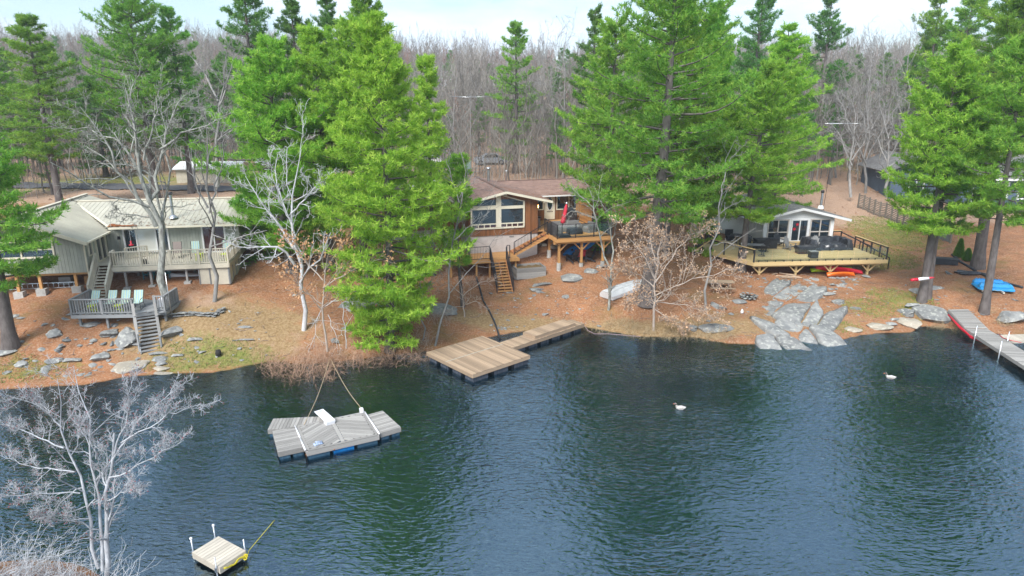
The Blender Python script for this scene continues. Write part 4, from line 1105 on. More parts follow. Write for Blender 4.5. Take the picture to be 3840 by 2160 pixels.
# ================================================================== slate-blue house at the far right
BH = thing('house', 'slate blue house with white trimmed windows half hidden behind pines', 'house', (46.5, 69.0, 0), RAD(-6))
mb = MB(); prism_house(mb, 0, 16, 0, 9, 3.2, 6.6, 8.6, 'x'); prism_house(mb, -5.4, 0, 4, 12, 3.2, 6.8, 8.2, 'y'); mb.obj('wall', M_BLUEHOUSE, BH)
laps(BH, M_BLUEHOUSE, (0, -.01), (16, -.01), 3.2, 6.6, [(1.0, 2.0, 3.6, 5.9), (2.7, 4.4, 4.4, 6.0), (5.4, 7.0, 4.4, 6.0)], .22)
laps(BH, M_BLUEHOUSE, (-5.4, 3.99), (0, 3.99), 3.2, 6.8, [], .22)
window(BH, (0, 0), (16, 0), 1.1, 1.9, 3.7, 5.8, M_WHITE, M_GLASS, 1, 1, .12, .08, 'door')
window(BH, (0, 0), (16, 0), 2.85, 4.3, 4.5, 5.95, M_WHITE, M_GLASS, 1, 1, .16, .08)
window(BH, (0, 0), (16, 0), 5.5, 6.9, 4.5, 5.95, M_WHITE, M_GLASS, 2, 1, .16, .08)
window(BH, (-5.4, 4), (0, 4), 2.0, 3.4, 4.4, 5.8, M_WHITE, M_GLASS, 2, 1, .12, .08)
poly_slab('roof_slope', M_SHINGLEG, BH, [(-.6, -.7, 6.5), (16.6, -.7, 6.5), (16.6, 4.5, 8.75), (-.6, 4.5, 8.75)], .1)
poly_slab('roof_slope', M_SHINGLEG, BH, [(16.6, 9.7, 6.5), (-.6, 9.7, 6.5), (-.6, 4.5, 8.75), (16.6, 4.5, 8.75)], .1)
poly_slab('roof_slope', M_SHINGLEG, BH, [(-2.7, 3.4, 8.3), (-2.7, 12.6, 8.3), (-6.0, 12.6, 6.6), (-6.0, 3.4, 6.6)], .1)
poly_slab('roof_slope', M_SHINGLEG, BH, [(-2.7, 3.4, 8.3), (.5, 3.4, 6.65), (.5, 12.6, 6.65), (-2.7, 12.6, 8.3)], .1)
beam('fascia', M_WHITE, BH, (-.6, -.72, 6.42), (16.6, -.72, 6.42), .05, .2)
beam('fascia', M_BLACK, BH, (-6.0, 3.38, 6.5), (-2.7, 3.38, 8.2), .05, .2); beam('fascia', M_BLACK, BH, (.5, 3.38, 6.55), (-2.7, 3.38, 8.2), .05, .2)
boards(BH, M_PALE, lambda y: (0, 15), -2.6, -.05, 3.6, .28, name='deck_board')
railing(BH, [(1.6, -2.5, 3.6), (15, -2.5, 3.6)], 1.0, M_BLACK, M_BLACK, M_BLACK, .16, .08, .025, (.06, .05))
for lx in (.3, 3.5, 7, 10.5, 14): box('post', M_WHITE, BH, (lx, -2.3, 2.9), (.16, .16, 1.5))

# pale shed behind the left cottage
SH_ = thing('shed', 'pale beige shed among the trees behind the left cottage', 'shed', (*(WY(775, 660, 76).xy), 0), RAD(6))
mb = MB(); prism_house(mb, -3.3, 3.3, 0, 5, 4.4, 6.75, 7.25, 'x'); mb.obj('wall', M_BEIGE, SH_)
siding(SH_, M_BEIGE, (-3.3, 0), (3.3, 0), 4.5, 6.7, [], .6)
poly_slab('roof_slope', M_WHITE, SH_, [(-3.6, -.4, 6.72), (3.6, -.4, 6.72), (3.6, 2.5, 7.32), (-3.6, 2.5, 7.32)], .08)
poly_slab('roof_slope', M_WHITE, SH_, [(3.6, 5.4, 6.72), (-3.6, 5.4, 6.72), (-3.6, 2.5, 7.32), (3.6, 2.5, 7.32)], .08)
# pale outbuilding glimpsed behind the bright pine
OB = thing('shed', 'small white shed glimpsed through trunks left of the brown cottage', 'shed', (*(WY(1215, 742, 63).xy), 0), RAD(10))
mb = MB(); prism_house(mb, -1.8, 1.8, 0, 3, 4.0, 6.2, 6.9, 'x'); mb.obj('wall', M_WHITE, OB)
window(OB, (-1.8, 0), (1.8, 0), .4, 1.2, 5.0, 5.8, M_WHITE, M_GLASS); window(OB, (-1.8, 0), (1.8, 0), 2.2, 3.0, 4.6, 5.8, M_WHITE, M_GLASS)
poly_slab('roof_slope', M_SHINGLEG, OB, [(-2.1, -.3, 6.15), (2.1, -.3, 6.15), (2.1, 1.5, 6.95), (-2.1, 1.5, 6.95)], .07); poly_slab('roof_slope', M_SHINGLEG, OB, [(2.1, 3.3, 6.15), (-2.1, 3.3, 6.15), (-2.1, 1.5, 6.95), (2.1, 1.5, 6.95)], .07)

# slat fence and mesh panels along the right boundary
FN = thing('fence', 'old slatted boundary fence running back beside the right lawn', 'fence')
A, B = W(3560, 925, 1.9), W(3215, 790, 3.0)
n = 15
for k in range(n + 1):
    p = lerp(A, B, k / n); g0 = gz(p.x, p.y); box('fence_post', M_FENCE, FN, (p.x, p.y, g0 + .75), (.12, .12, 1.6))
for k in range(4, n):
    p, q = lerp(A, B, k / n), lerp(A, B, (k + 1) / n); ga, gb = gz(p.x, p.y), gz(q.x, q.y)
    for r in range(8): beam('slat', M_FENCE, FN, (p.x, p.y - .07, ga + .18 + r * .17), (q.x, q.y - .07, gb + .18 + r * .17), .03, .09)
M_MESH = mat('grey_mesh', (.20, .21, .215), (.15, .16, .165), .8, 30)
for k in range(4):
    p, q = lerp(A, B, k / n), lerp(A, B, (k + 1) / n); ga, gb = gz(p.x, p.y), gz(q.x, q.y)
    for r in range(2):
        beam('mesh_panel', M_MESH, FN, (p.x, p.y, ga + .4 + r * .75), (q.x, q.y, gb + .4 + r * .75), .03, .62); beam('rail', M_PALE, FN, (p.x, p.y - .03, ga + .76 + r * .75), (q.x, q.y - .03, gb + .76 + r * .75), .06, .06)

# driveway behind the left cottage
P = [W(u, v, 0) for u, v in ()]
dx = np.linspace(-75, -12, 120); dyc = 73 + 2.5 * np.sin(dx * .06) + (dx + 75) * .03
V = []; Q = []
for i, (x, y) in enumerate(zip(dx, dyc)):
    for k, s in enumerate(np.linspace(-1.7, 1.7, 7)): V.append((x, y + s, gz(x, y + s) + .11))
    if i:
        for k in range(6): a = 7 * i + k; Q.append((a - 7, a, a + 1, a - 6))
tag(link('driveway', mesh_np('driveway', V, Q, None, M_TAR)), kind='structure')
# ================================================================== floating docks
def float_block(par, m, c, s):
    """ribbed float drum under a dock"""
    mb = MB(); mb.box(c, s); n = max(2, int(s[0] / .35))
    for k in range(n):
        x = c[0] - s[0] / 2 + (k + .5) * s[0] / n; mb.box((x, c[1], c[2] - .02), (.06, s[1] + .04, s[2] - .08))
    n = max(2, int(s[1] / .35))
    for k in range(n):
        y = c[1] - s[1] / 2 + (k + .5) * s[1] / n; mb.box((c[0], y, c[2] - .03), (s[0] + .04, .06, s[2] - .08))
    return mb.obj('float', m, par)
def dock_frame(par, m, w, d, z, h=.16, t=.045):
    for y in (t / 2, d - t / 2): box('rim_board', m, par, (w / 2, y, z - h / 2 - .002), (w, t, h))
    for x in (t / 2, w - t / 2): box('rim_board', m, par, (x, d / 2, z - h / 2 - .002), (t, d - 2 * t, h))

# square swim dock: origin at its nearest corner B, x towards R, y towards L
Bc, Rc, Lc = W(1771.8, 1404.8, .5), W(1988.2, 1332.1, .5), W(1598.6, 1320.4, .5)
ang = math.atan2((Rc - Bc).y, (Rc - Bc).x)
SD = thing('square_dock', 'square brown plank dock floating on black drums', 'dock', (Bc.x, Bc.y, 0), ang)
w_, d_ = (Rc - Bc).length, (Lc - Bc).length
dock_frame(SD, M_DOCK, w_, d_, .465, .18)
for k in range(30):
    x0, x1 = k * w_ / 30, (k + 1) * w_ / 30
    for (a, b) in ((.0, d_ * .545), (d_ * .56, d_)):
        box('plank', M_DOCK, SD, ((x0 + x1) / 2, (a + b) / 2, .483), (b - a - .01, w_ / 30 - .013, .034), RAD(90))
box('seam_board', M_PALE, SD, (w_ / 2, d_ * .5525, .488), (w_, .06, .036))
for i in range(3):
    for j in range(4): float_block(SD, M_FLOAT, (.62 + i * (w_ - 1.24) / 2, .45 + j * (d_ - .9) / 3, .06), (1.0, .72, .46))
# the long dock
a0, a1, a2 = W(1924, 1303, .45), W(2192, 1213, .45), W(1880, 1282, .45)
ang = math.atan2((a1 - a0).y, (a1 - a0).x)
LDK = thing('long_dock', 'narrow plank dock with a raised step running to the shore', 'dock', (a0.x, a0.y, 0), ang)
L_ = (a1 - a0).length; wd = 1.15
dock_frame(LDK, M_DOCK, L_, wd, .415, .2)
n = 44
for k in range(n):
    x = (k + .5) * L_ / n; box('plank', M_DOCK, LDK, (x, wd / 2, .433), (wd, L_ / n - .012, .034), RAD(90))
xs, xe = L_ * .30, L_ * .87
for k in range(26):
    x = lerp(xs, xe, (k + .5) / 26); box('step_plank', M_DOCK, LDK, (x, wd / 2 + .02, .633), (wd - .1, (xe - xs) / 26 - .012, .034), RAD(90))
for y in (.09, wd - .03): box('step_rim', M_DOCK, LDK, ((xs + xe) / 2, y, .533), (xe - xs, .04, .16))
for x in (xs + .02, xe - .02): box('step_rim', M_DOCK, LDK, (x, wd / 2 + .03, .533), (.04, wd - .16, .16))
for k in range(6): float_block(LDK, M_FLOAT, (.75 + k * (L_ - 1.3) / 5, wd / 2, .02), (.7, .95, .42))

# swim raft of four sections
def raft_section(name, label, O, X, D, z, m, n, along, fm, nf=2):
    ang = math.atan2((X - O).y, (X - O).x)
    t = thing(name, label, 'raft', (O.x, O.y, 0), ang); w = (X - O).length
    dock_frame(t, m, w, D, z - .035, .18)
    for k in range(n):
        if along == 'x': box('plank', m, t, (w / 2, (k + .5) * D / n, z - .017), (w, D / n - .014, .034))
        else: box('plank', m, t, ((k + .5) * w / n, D / 2, z - .017), (D, w / n - .014, .034), RAD(90))
    for i in range(nf): float_block(t, fm, ((i + .5) * w / nf, D / 2, z - .36), (w / nf - .12, D - .1, .36))
    return t, w
O, X, Y_ = W(1149.3, 1692.4, .42), W(1422.2, 1630.4, .42), W(1114.6, 1595.7, .42)
ang = math.atan2((X - O).y, (X - O).x); mw, md = (X - O).length, (Y_ - O).length
MR = thing('swim_raft', 'grey diving raft with slanted planks and a white diving board', 'raft', (O.x, O.y, 0), ang)
dock_frame(MR, M_RAFT, mw, md, .385, .2)
for (a, b) in (((.07, .07), (mw - .07, .07)), ((.07, md - .07), (mw - .07, md - .07))): beam('border_plank', M_RAFT, MR, (*a, .403), (*b, .403), .13, .035)
for x in (.07, mw - .07): beam('border_plank', M_RAFT, MR, (x, .14, .403), (x, md - .14, .403), .13, .035)
beam('centre_plank', M_RAFT, MR, (mw / 2, .14, .405), (mw / 2, md - .14, .405), .15, .035)
for sgn in (-1, 1):
    slope = RAD(34) * (1 if sgn < 0 else -1)
    x0, x1 = (.14, mw / 2 - .08) if sgn < 0 else (mw / 2 + .08, mw - .14)
    dx, dy = math.cos(slope), math.sin(slope)
    for k in range(26):
        s = -1.9 + k * .16
        c = Vector(((x0 + x1) / 2 - dy * s, md / 2 + dx * s, 0))
        ts = [t for t in np.arange(-3, 3, .03) if x0 < c.x + dx * t < x1 and .14 < c.y + dy * t < md - .14]
        if len(ts) > 3:
            m_ = (ts[0] + ts[-1]) / 2; box('plank', M_RAFT, MR, (c.x + dx * m_, c.y + dy * m_, .402), (ts[-1] - ts[0] + .03, .147, .034), slope)
for i in range(3): float_block(MR, (M_FLOATB, M_SKYBLUE, M_FLOATB)[i] if i != 1 else M_BLUE, ((i + .5) * mw / 3, md / 2, .08), (mw / 3 - .15, md - .15, .3))
for x, (ya, yb) in ((-.03, (.1, md * .48)), (-.03, (md * .52, md - .02)), (mw + .02, (.05, md - .05))):
    pipe_part('edge_bumper', M_WHITEPL, MR, [(x, ya, .43), (x, yb, .43)], .035)
DB = thing('diving_board', 'white diving board overhanging the far side of the raft', 'diving board', world(MR, (mw * .46, md - .55, .42)), ang + RAD(11))
MB().box((0, .62, .16), (.42, 1.35, .05)).obj('board', M_WHITEPL, DB)
MB().box((0, .12, .06), (.40, .3, .12)).box((0, -.02, .11), (.44, .06, .05)).obj('base', M_WHITEPL, DB)
MB().box((0, 1.12, .188), (.3, .22, .006)).obj('grip_patch', mat('grip_patch', (.62, .64, .68), (.3, .34, .5), .8, 14), DB)
DBT = box('white_buoy_cap', M_WHITEPL, None, world(MR, (mw - .12, md - .02, .52)), (.16, .16, .2), ang); tag(DBT, 'white float tied to the far right corner of the diving raft', 'float')
O, X = W(1042.8, 1696.7, .38), W(1142, 1676, .38)
raft_section('raft_section', 'grey plank float joined to the left side of the diving raft', O, X, 2.05, .38, M_RAFT, 13, 'x', M_FLOATB)
O, X = W(1426, 1625, .38), W(1503.7, 1602.2, .38)
raft_section('raft_section', 'grey plank float joined to the right side of the diving raft', O, X, 2.0, .38, M_RAFT, 14, 'x', M_FLOATB)
O, X = W(1003, 1611, .38), W(1150, 1604, .38)
raft_section('raft_section', 'far grey plank float angled behind the left float', O, X + Vector((.9, .1, 0)), 1.05, .38, M_RAFT, 17, 'y', M_FLOATB)
# swim towels / cloth left on the raft
rng = random.Random(4)
mb = MB(); tc = Vector((.55, .4, .43))
for k in range(9): mb.tube([(tc.x + rng.uniform(-.2, .2), tc.y + rng.uniform(-.15, .15), tc.z + rng.uniform(0, .05)) for _ in range(4)], .03, 5)
o = mb.obj('rope_coil', mat('blue_rope', (.25, .38, .62), (.45, .5, .6), .8, 12), None, True); o.location = MR.location; o.rotation_euler = MR.rotation_euler; tag(o, 'loose pale blue rope coil on the near left corner of the diving raft', 'rope')

# small raft near the camera
Bc, Rc, Lc = W(823.6, 2129.8, .34), W(922.3, 2065.3, .34), W(718.8, 2071.3, .34)
ang = math.atan2((Rc - Bc).y, (Rc - Bc).x); w_, d_ = (Rc - Bc).length, (Lc - Bc).length
SR = thing('small_raft', 'small bleached plank raft on four steel corner posts', 'raft', (Bc.x, Bc.y, 0), ang)
dock_frame(SR, M_PALE, w_, d_, .305, .19)
for k in range(10): box('plank', M_PALE, SR, (w_ / 2, (k + .5) * d_ / 10, .323), (w_, d_ / 10 - .012, .035))
for (x, y, t) in ((-.04, .12, .72), (w_ + .04, .12, .7), (.06, d_ + .04, .80), (w_ - .1, d_ + .04, .80)):
    p_ = pipe_part('corner_post', M_STEEL, SR, [(x, y, -1.5), (x, y, t)], .021)
    if t > .75: MB().lathe([(0, t + .06), (.045, t + .03), (.045, t - .02), (.03, t - .04)], 8, (x, y, 0)).obj('post_cap', M_WHITEPL, p_, True)
    box('post_bracket', M_STEEL, SR, (x, y, .24), (.08, .08, .16))
rp = [world(SR, (w_ * t, -.05 + .02 * math.sin(t * 20), .20 + .04 * math.sin(t * 11))) for t in np.linspace(.12, 1.0, 14)]
tail = [lerp(W(922, 2078, .2), W(1030, 1950, .02), t) for t in np.linspace(.1, 1, 8)]
mb = MB().tube(rp, .016, 6); mb.tube([p + Vector((0, -.02, .04 + .02 * math.sin(i * 2))) for i, p in enumerate(rp)], .012, 6); mb.tube([rp[-1]] + tail, .010, 5)
for k in range(3): mb.tube([rp[-2] + Vector((.07 * math.cos(t + k), .07 * math.sin(t) - .03, .06 * math.sin(t + k) + .02)) for t in np.linspace(0, 6, 10)], .012, 5)
tag(mb.obj('yellow_rope', M_YROPE, None, True), 'yellow rope knotted along the small raft and trailing into the lake', 'rope')
# mooring lines
for (p, q, lab) in ((W(1236, 1346, .5), W(1140, 1592, .45), 'long mooring rope from the shore to the left corner of the diving raft'), (W(1240, 1346, .5), W(1364, 1542, .45), 'long mooring rope from the shore to the right corner of the diving raft')):
    pts = [lerp(p, q, t) + Vector((0, 0, -.28 * math.sin(t * math.pi))) for t in np.linspace(0, 1, 14)]
    tag(MB().tube(pts, .014, 5).obj('mooring_rope', M_ROPE, None, True), lab, 'rope')
for (u, v, u2, v2, lab) in ((1147, 1705, 1155, 1750, 'rusty anchor chain at the near left corner of the diving raft'), (1253, 1685, 1275, 1745, 'rusty anchor chain at the middle of the diving raft')):
    tag(MB().tube([W(u, v, .25), W(u + 2, v + 8, .02), W(u2, v2, -.6)], .02, 5).obj('anchor_chain', M_ORANGEW, None), lab, 'chain')
tag(MB().tube([W(2192, 1222, .3), W(2205, 1240, .1), W(2230, 1252, .02), W(2280, 1252, .08), W(2400, 1262, .15)], .014, 5).obj('mooring_rope', mat('pink_rope', (.5, .35, .36), None, .9), None, True), 'thin pinkish rope from the long dock along the shore', 'rope')

# right-hand plank dock
A0, A1, E0, E1 = W(3617, 1230, .5), W(3697, 1228, .5), W(3880, 1398, .5), W(3925, 1350, .5)
RDK = thing('shore_dock', 'grey plank dock on steel pipes reaching out at the right edge', 'dock', (0, 0, 0), 0)
n = 34
dirv = (E0 - A0).normalized(); side = Vector((-dirv.y, dirv.x, 0)); wd = 1.35; Ld = (E0 - A0).length
angd = math.atan2(side.y, side.x)
for k in range(n):
    p = A0 + dirv * ((k + .5) * Ld / n) + side * (wd / 2); box('plank', M_RAFT, RDK, (p.x, p.y, .483), (wd, Ld / n - .014, .034), angd)
for s in (0.02, wd - .02): beam('rim_board', M_RAFT, RDK, A0 + side * s - Vector((0, 0, .11)), E0 + side * s - Vector((0, 0, .11)), .045, .16)
for t, s in ((.18, 0), (.55, 0), (.3, wd), (.8, wd)):
    p = A0 + dirv * (Ld * t) + side * s; pipe_part('pipe_leg', M_STEEL, RDK, [(p.x, p.y, -1.6), (p.x, p.y, 1.1)], .03)
RMP = thing('dock_ramp', 'short plank ramp between boulders leading to the right dock', 'ramp', (0, 0, 0), 0)
T0, T1 = W(3556, 1162, .85), W(3628, 1160, .85)
B0, B1 = A0, A0 + side * wd
for k in range(14):
    a, b = lerp(T0, B0, (k + .5) / 14), lerp(T1, B1, (k + .5) / 14); beam('plank', M_RAFT, RMP, a + Vector((0, 0, .02)), b + Vector((0, 0, .02)), (B0 - T0).length / 14 - (.03 if k != 7 else .1), .04)
beam('rim_board', M_RAFT, RMP, T0 - Vector((0, 0, .08)), B0 - Vector((0, 0, .08)), .05, .14); beam('rim_board', M_RAFT, RMP, T1 - Vector((0, 0, .08)), B1 - Vector((0, 0, .08)), .05, .14)
SDK = thing('side_dock', 'pale cross dock joining the right plank dock', 'dock', (0, 0, 0), 0)
c0, c1, cy = W(3755, 1262, .5), W(3890, 1258, .5), 1.0
for k in range(14):
    p = lerp(c0, c1, (k + .5) / 14); box('plank', M_PALE, SDK, (p.x, p.y - .2, .483), ((c1 - c0).length / 14 - .012, 1.0, .034))
beam('rim_board', M_PALE, SDK, c0 + Vector((0, -.68, -.11)), c1 + Vector((0, -.68, -.11)), .045, .16)
tag(MB().tube([W(3556, 1180, .8), W(3580, 1205, .55), W(3600, 1225, .45), W(3635, 1258, .3), W(3680, 1280, .18), W(3730, 1298, .05)], .05, 8).tube([W(3560, 1185, .8), W(3596, 1226, .42), W(3640, 1266, .2), W(3700, 1290, .05)], .04, 8).obj('red_hose', M_REDPL, None, True), 'red hoses lying along the left side of the right dock', 'hose')
tag(MB().tube([W(3745, 1252, .56), W(3760, 1266, .54), W(3790, 1276, .54), W(3830, 1285, .54)], .02, 6).obj('red_line', M_REDPL, None, True), 'thin red line on the boards where the right docks meet', 'rope')

# ================================================================== hoses on land
def ground_tube(name, px, r, m, label, cat, up=.0):
    pts = []
    for i in range(len(px) - 1):
        for t in np.linspace(0, 1, 7)[:-1]:
            pts.append(G(lerp(px[i][0], px[i + 1][0], t), lerp(px[i][1], px[i + 1][1], t)) + Vector((0, 0, r + up)))
    return tag(MB().tube(pts, r, 8).obj(name, m, None, True), label, cat)
ground_tube('black_pipe', [(1785, 1040), (1798, 1080), (1812, 1130), (1838, 1175), (1856, 1215), (1868, 1250), (1876, 1280)], .06, M_DARKPL, 'black corrugated pipe running down the slope to the water', 'pipe')
ground_tube('black_pipe', [(3570, 958), (3600, 985), (3640, 1008), (3662, 1022)], .09, M_DARKPL, 'black drain pipe beside the black bench box at right', 'pipe')
ground_tube('black_pipe', [(3680, 1030), (3720, 1052), (3780, 1068), (3845, 1085)], .09, M_DARKPL, 'black drain pipe behind the blue pedal boat', 'pipe')

# ================================================================== rocks
def rock_mesh(seed, flat=.5, n=16, m=None, rough=.09, sub=2):
    rng = np.random.default_rng(seed)
    p = norm(rng.normal(size=(n, 3))) * (.75 + .25 * rng.random((n, 1)))
    bm = bmesh.new(); vs = [bm.verts.new(tuple(q)) for q in p]
    r = bmesh.ops.convex_hull(bm, input=vs)
    bmesh.ops.delete(bm, geom=[g for g in r['geom_interior'] if isinstance(g, bmesh.types.BMVert)], context='VERTS')
    bmesh.ops.subdivide_edges(bm, edges=bm.edges[:], cuts=1, use_grid_fill=True)
    bmesh.ops.triangulate(bm, faces=bm.faces[:])
    if sub > 1: bmesh.ops.subdivide_edges(bm, edges=bm.edges[:], cuts=1); bmesh.ops.triangulate(bm, faces=bm.faces[:])
    bmesh.ops.smooth_vert(bm, verts=bm.verts[:], factor=.28, use_axis_x=True, use_axis_y=True, use_axis_z=True)
    for v in bm.verts:
        c = v.co; w = math.sin(c.x * 5 + seed) * math.sin(c.y * 6 + 1.3 * seed) * math.sin(c.z * 7)
        v.co = c * (1 + rough * w + rng.normal() * rough * .22); v.co.z *= flat
    for f in bm.faces: f.smooth = False
    me = bpy.data.meshes.new('rock_shape'); bm.to_mesh(me); bm.free(); me.materials.append(m); return me
def rock_mat(name, c1, c2, c3):
    m = mat(name, c1, c2, .9, 1.6, .14, bump=.8, bscale=9, detail=8, lo=.38, hi=.62)
    n, l = m.node_tree.nodes, m.node_tree.links; b = n['Principled BSDF']
    old = b.inputs['Base Color'].links[0].from_socket
    nz = n.new('ShaderNodeTexNoise'); nz.inputs['Scale'].default_value = 4.2; nz.inputs['Detail'].default_value = 6
    g = n.new('ShaderNodeNewGeometry'); l.new(g.outputs['Position'], nz.inputs['Vector'])
    mr = n.new('ShaderNodeMapRange'); mr.inputs['From Min'].default_value = .54; mr.inputs['From Max'].default_value = .66; l.new(nz.outputs['Fac'], mr.inputs['Value'])
    x = n.new('ShaderNodeMix'); x.data_type = 'RGBA'; x.inputs['B'].default_value = lin(c3); l.new(mr.outputs['Result'], x.inputs['Factor']); l.new(old, x.inputs['A']); l.new(x.outputs['Result'], b.inputs['Base Color'])
    return m
M_ROCK = rock_mat('grey_gneiss', (.275, .275, .265), (.16, .165, .165), (.38, .385, .35))
M_ROCKT = rock_mat('tan_gneiss', (.38, .33, .26), (.30, .27, .22), (.44, .41, .34))
ROCKS = [rock_mesh(i, .5 + .1 * (i % 3), 15 + i % 5, M_ROCK) for i in range(8)]
ROCKST = [rock_mesh(20 + i, .5, 16, M_ROCKT) for i in range(3)]
PEB = [rock_mesh(40 + i, .55, 12, M_ROCK, .05, 1) for i in range(6)]
def rock(u, v, wpx, hpx, label=None, seed=0, rot=None, name='rock', tan=False, lift=.35, zs=None, group=None, tilt=0.0):
    """a boulder whose outline fills about wpx by hpx of the survey photo at (u, v)"""
    p = G(u, v); d = p.y * CP - (p.z - CAM_H) * SP; r = random.Random(seed * 7 + int(u))
    if label and 'ledge' in label: wpx, hpx = wpx * 1.4, hpx * 1.35
    w = wpx * d / FPX; elev = math.atan2(CAM_H - p.z, p.y)
    h = hpx * d / FPX                                    # apparent height = depth*sin + height*cos
    dep = min(h * 1.55, w * 1.6); hgt = max(.12, min(h * .62, w * .55)) if zs is None else zs
    me = (ROCKST if tan else ROCKS)[(seed + int(u)) % (3 if tan else 8)]
    o = link(name, me); o.scale = (w / 1.5, dep / 1.55, hgt / .85)
    o.location = (p.x, p.y + dep * .12, p.z + hgt * (lift - (.42 if label and 'ledge' in label else .26))); o.rotation_euler = (r.uniform(-.1, .1) + tilt, r.uniform(-.12, .12), r.uniform(-.35, .35) if rot is None else rot)
    tag(o, label or 'loose grey stone half sunk in the slope', 'rock', group or (None if label else 'loose stones on the slopes'))
    return o
BIG = [  # u, v, width px, height px, label, tan, rotation
    (468, 1275, 84, 125, 'largest grey boulder left of the lower grey steps', 0, .3), (405, 1260, 62, 50, 'angular flat topped rock left of the largest grey boulder', 0, 0), (372, 1350, 66, 52, 'rounded grey boulder near the left waterline', 0, 0),
    (413, 1315, 22, 46, 'narrow upright stone wedged beside the largest grey boulder', 0, .2), (200, 1255, 64, 38, 'broad pale rock slab in the needles at left', 0, 0), (332, 1222, 58, 26, 'flat pale stone below the lower deck', 0, 0),
    (640, 1260, 76, 90, 'flat grey slab right of the lower grey steps', 0, .1), (480, 1380, 95, 48, 'wide layered ledge rock at the left waterline', 1, 0), (590, 1330, 72, 22, 'flat stone at the foot of the grey steps', 0, .1),
    (600, 1350, 56, 24, 'first stepping stone below the grey steps', 0, .1), (602, 1366, 48, 22, 'second stepping stone below the grey steps', 0, .05), (606, 1386, 56, 24, 'tan stepping stone nearest the left waterline', 1, 0), (610, 1402, 80, 14, 'long flat stone at the left waterline', 1, .1),
    (200, 1358, 60, 24, 'grey rock behind the top of the pale tree', 0, 0), (78, 1368, 50, 30, 'dark grey rock at far left near the water', 0, .2), (20, 1325, 60, 34, 'low curved rock by the left edge pine', 0, .4), (165, 1312, 42, 18, 'small pale rock right of the left edge pine', 0, 0), (48, 1190, 40, 22, 'pale rock behind the left edge pine trunk', 0, 0),
    (270, 1355, 62, 34, 'pale flat rock at the left shore', 0, 0), (180, 1390, 50, 40, 'wide grey rock at the left shore behind twigs', 0, 0), (350, 1218, 50, 20, 'mossy slab under the lower deck railing', 0, .1), (350, 1280, 24, 22, 'small grey boulder left of the rounded boulder', 0, 0),
    (730, 1275, 52, 26, 'rock half buried left of the grassy bank', 0, .1), (665, 1335, 42, 22, 'pale rock right of the stepping stones', 0, 0), (920, 1275, 60, 14, 'flat white stone on the grassy bank', 0, 0), (915, 1228, 60, 12, 'thin flat stone above the grassy bank', 0, 0),
    (1330, 1150, 150, 60, 'wide grey outcrop half hidden by the shore pine', 0, .1), (1330, 1232, 62, 20, 'low grey ledge under the shore pine', 0, .1), (1108, 1110, 22, 28, 'upright grey stone behind the curving bare tree', 0, 0), (1660, 1170, 110, 55, 'broad pale outcrop behind the sapling by the dock', 0, -.3), (1265, 1280, 46, 30, 'grey shore rock below the orange budded tree', 0, 0),
    (2146, 1048, 78, 42, 'lichen spotted boulder below the cedar deck', 0, .15), (2212, 1020, 50, 22, 'pale ledge beside the lichen spotted boulder', 0, .3), (2255, 1002, 42, 26, 'flat dark slab under the cedar deck corner', 0, .1), (2030, 1068, 50, 20, 'dark flat ledge below the planter box', 0, .15), (2015, 1088, 44, 14, 'second dark ledge below the planter box', 0, .2), (2035, 1094, 34, 12, 'mottled ledge beside the dark ledges', 0, .2),
    (2128, 1114, 36, 18, 'flat grey boulder midway down the middle slope', 0, 0), (1980, 1028, 18, 18, 'pale stone right of the cedar steps', 0, 0), (1938, 1045, 22, 40, 'tall grey rock hidden beside the cedar steps', 0, 0), (1900, 1098, 56, 9, 'long white stone at the foot of the cedar steps', 0, -.05),
    (2690, 1235, 84, 40, 'smooth pale boulder at the shore left of the ledges', 0, .1), (2600, 1235, 40, 30, 'pale rounded rock left of the smooth boulder', 0, .2), (2700, 1150, 62, 46, 'rough grey boulder below the picnic table', 0, .2), (2775, 1135, 46, 26, 'flat rock left of the fire ring', 0, 0),
    (3110, 1105, 44, 22, 'rounded white rock below the kayaks', 0, 0), (3148, 1138, 48, 28, 'pale boulder on the needle slope under the pine deck', 0, 0), (3222, 1160, 60, 18, 'long low rock on the right grass', 0, .1),
    (3300, 1230, 100, 42, 'tan shore boulder left of the big right boulders', 1, .1), (3200, 1240, 66, 30, 'tan flat boulder at the right shoreline', 1, 0), (3345, 1218, 34, 22, 'oval stone leaning on the tan shore boulder', 0, -.4),
    (3510, 1190, 116, 88, 'biggest rounded boulder left of the right dock', 0, 0), (3415, 1220, 78, 62, 'pale blocky boulder standing in the water at right', 1, .2), (3405, 1180, 70, 40, 'grey boulder behind the blocky boulder', 0, .1), (3362, 1200, 48, 22, 'oval grey stone left of the blocky boulder', 0, 0), (3425, 1148, 70, 30, 'pale split rock at the foot of the windsock pine', 0, .2),
    (3800, 1200, 120, 90, 'lichen covered boulder at the right edge behind the dock', 0, .1), (3775, 1180, 50, 40, 'grey rock leaning on the right edge boulder', 0, 0), (3440, 1095, 50, 26, 'low rock left of the windsock pine trunk', 0, .2), (3505, 1082, 80, 20, 'long flat rock right of the windsock pine trunk', 0, .2), (3563, 1025, 28, 20, 'pale stone near the black bench box', 0, 0), (3810, 1126, 24, 16, 'small stone right of the blue pedal boat', 0, 0),
]
for i, (u, v, w, h, lab, tn, rot) in enumerate(BIG):
    rock(u, v, w, h, lab, i, rot, 'boulder' if h > 40 else 'rock', bool(tn), .38)
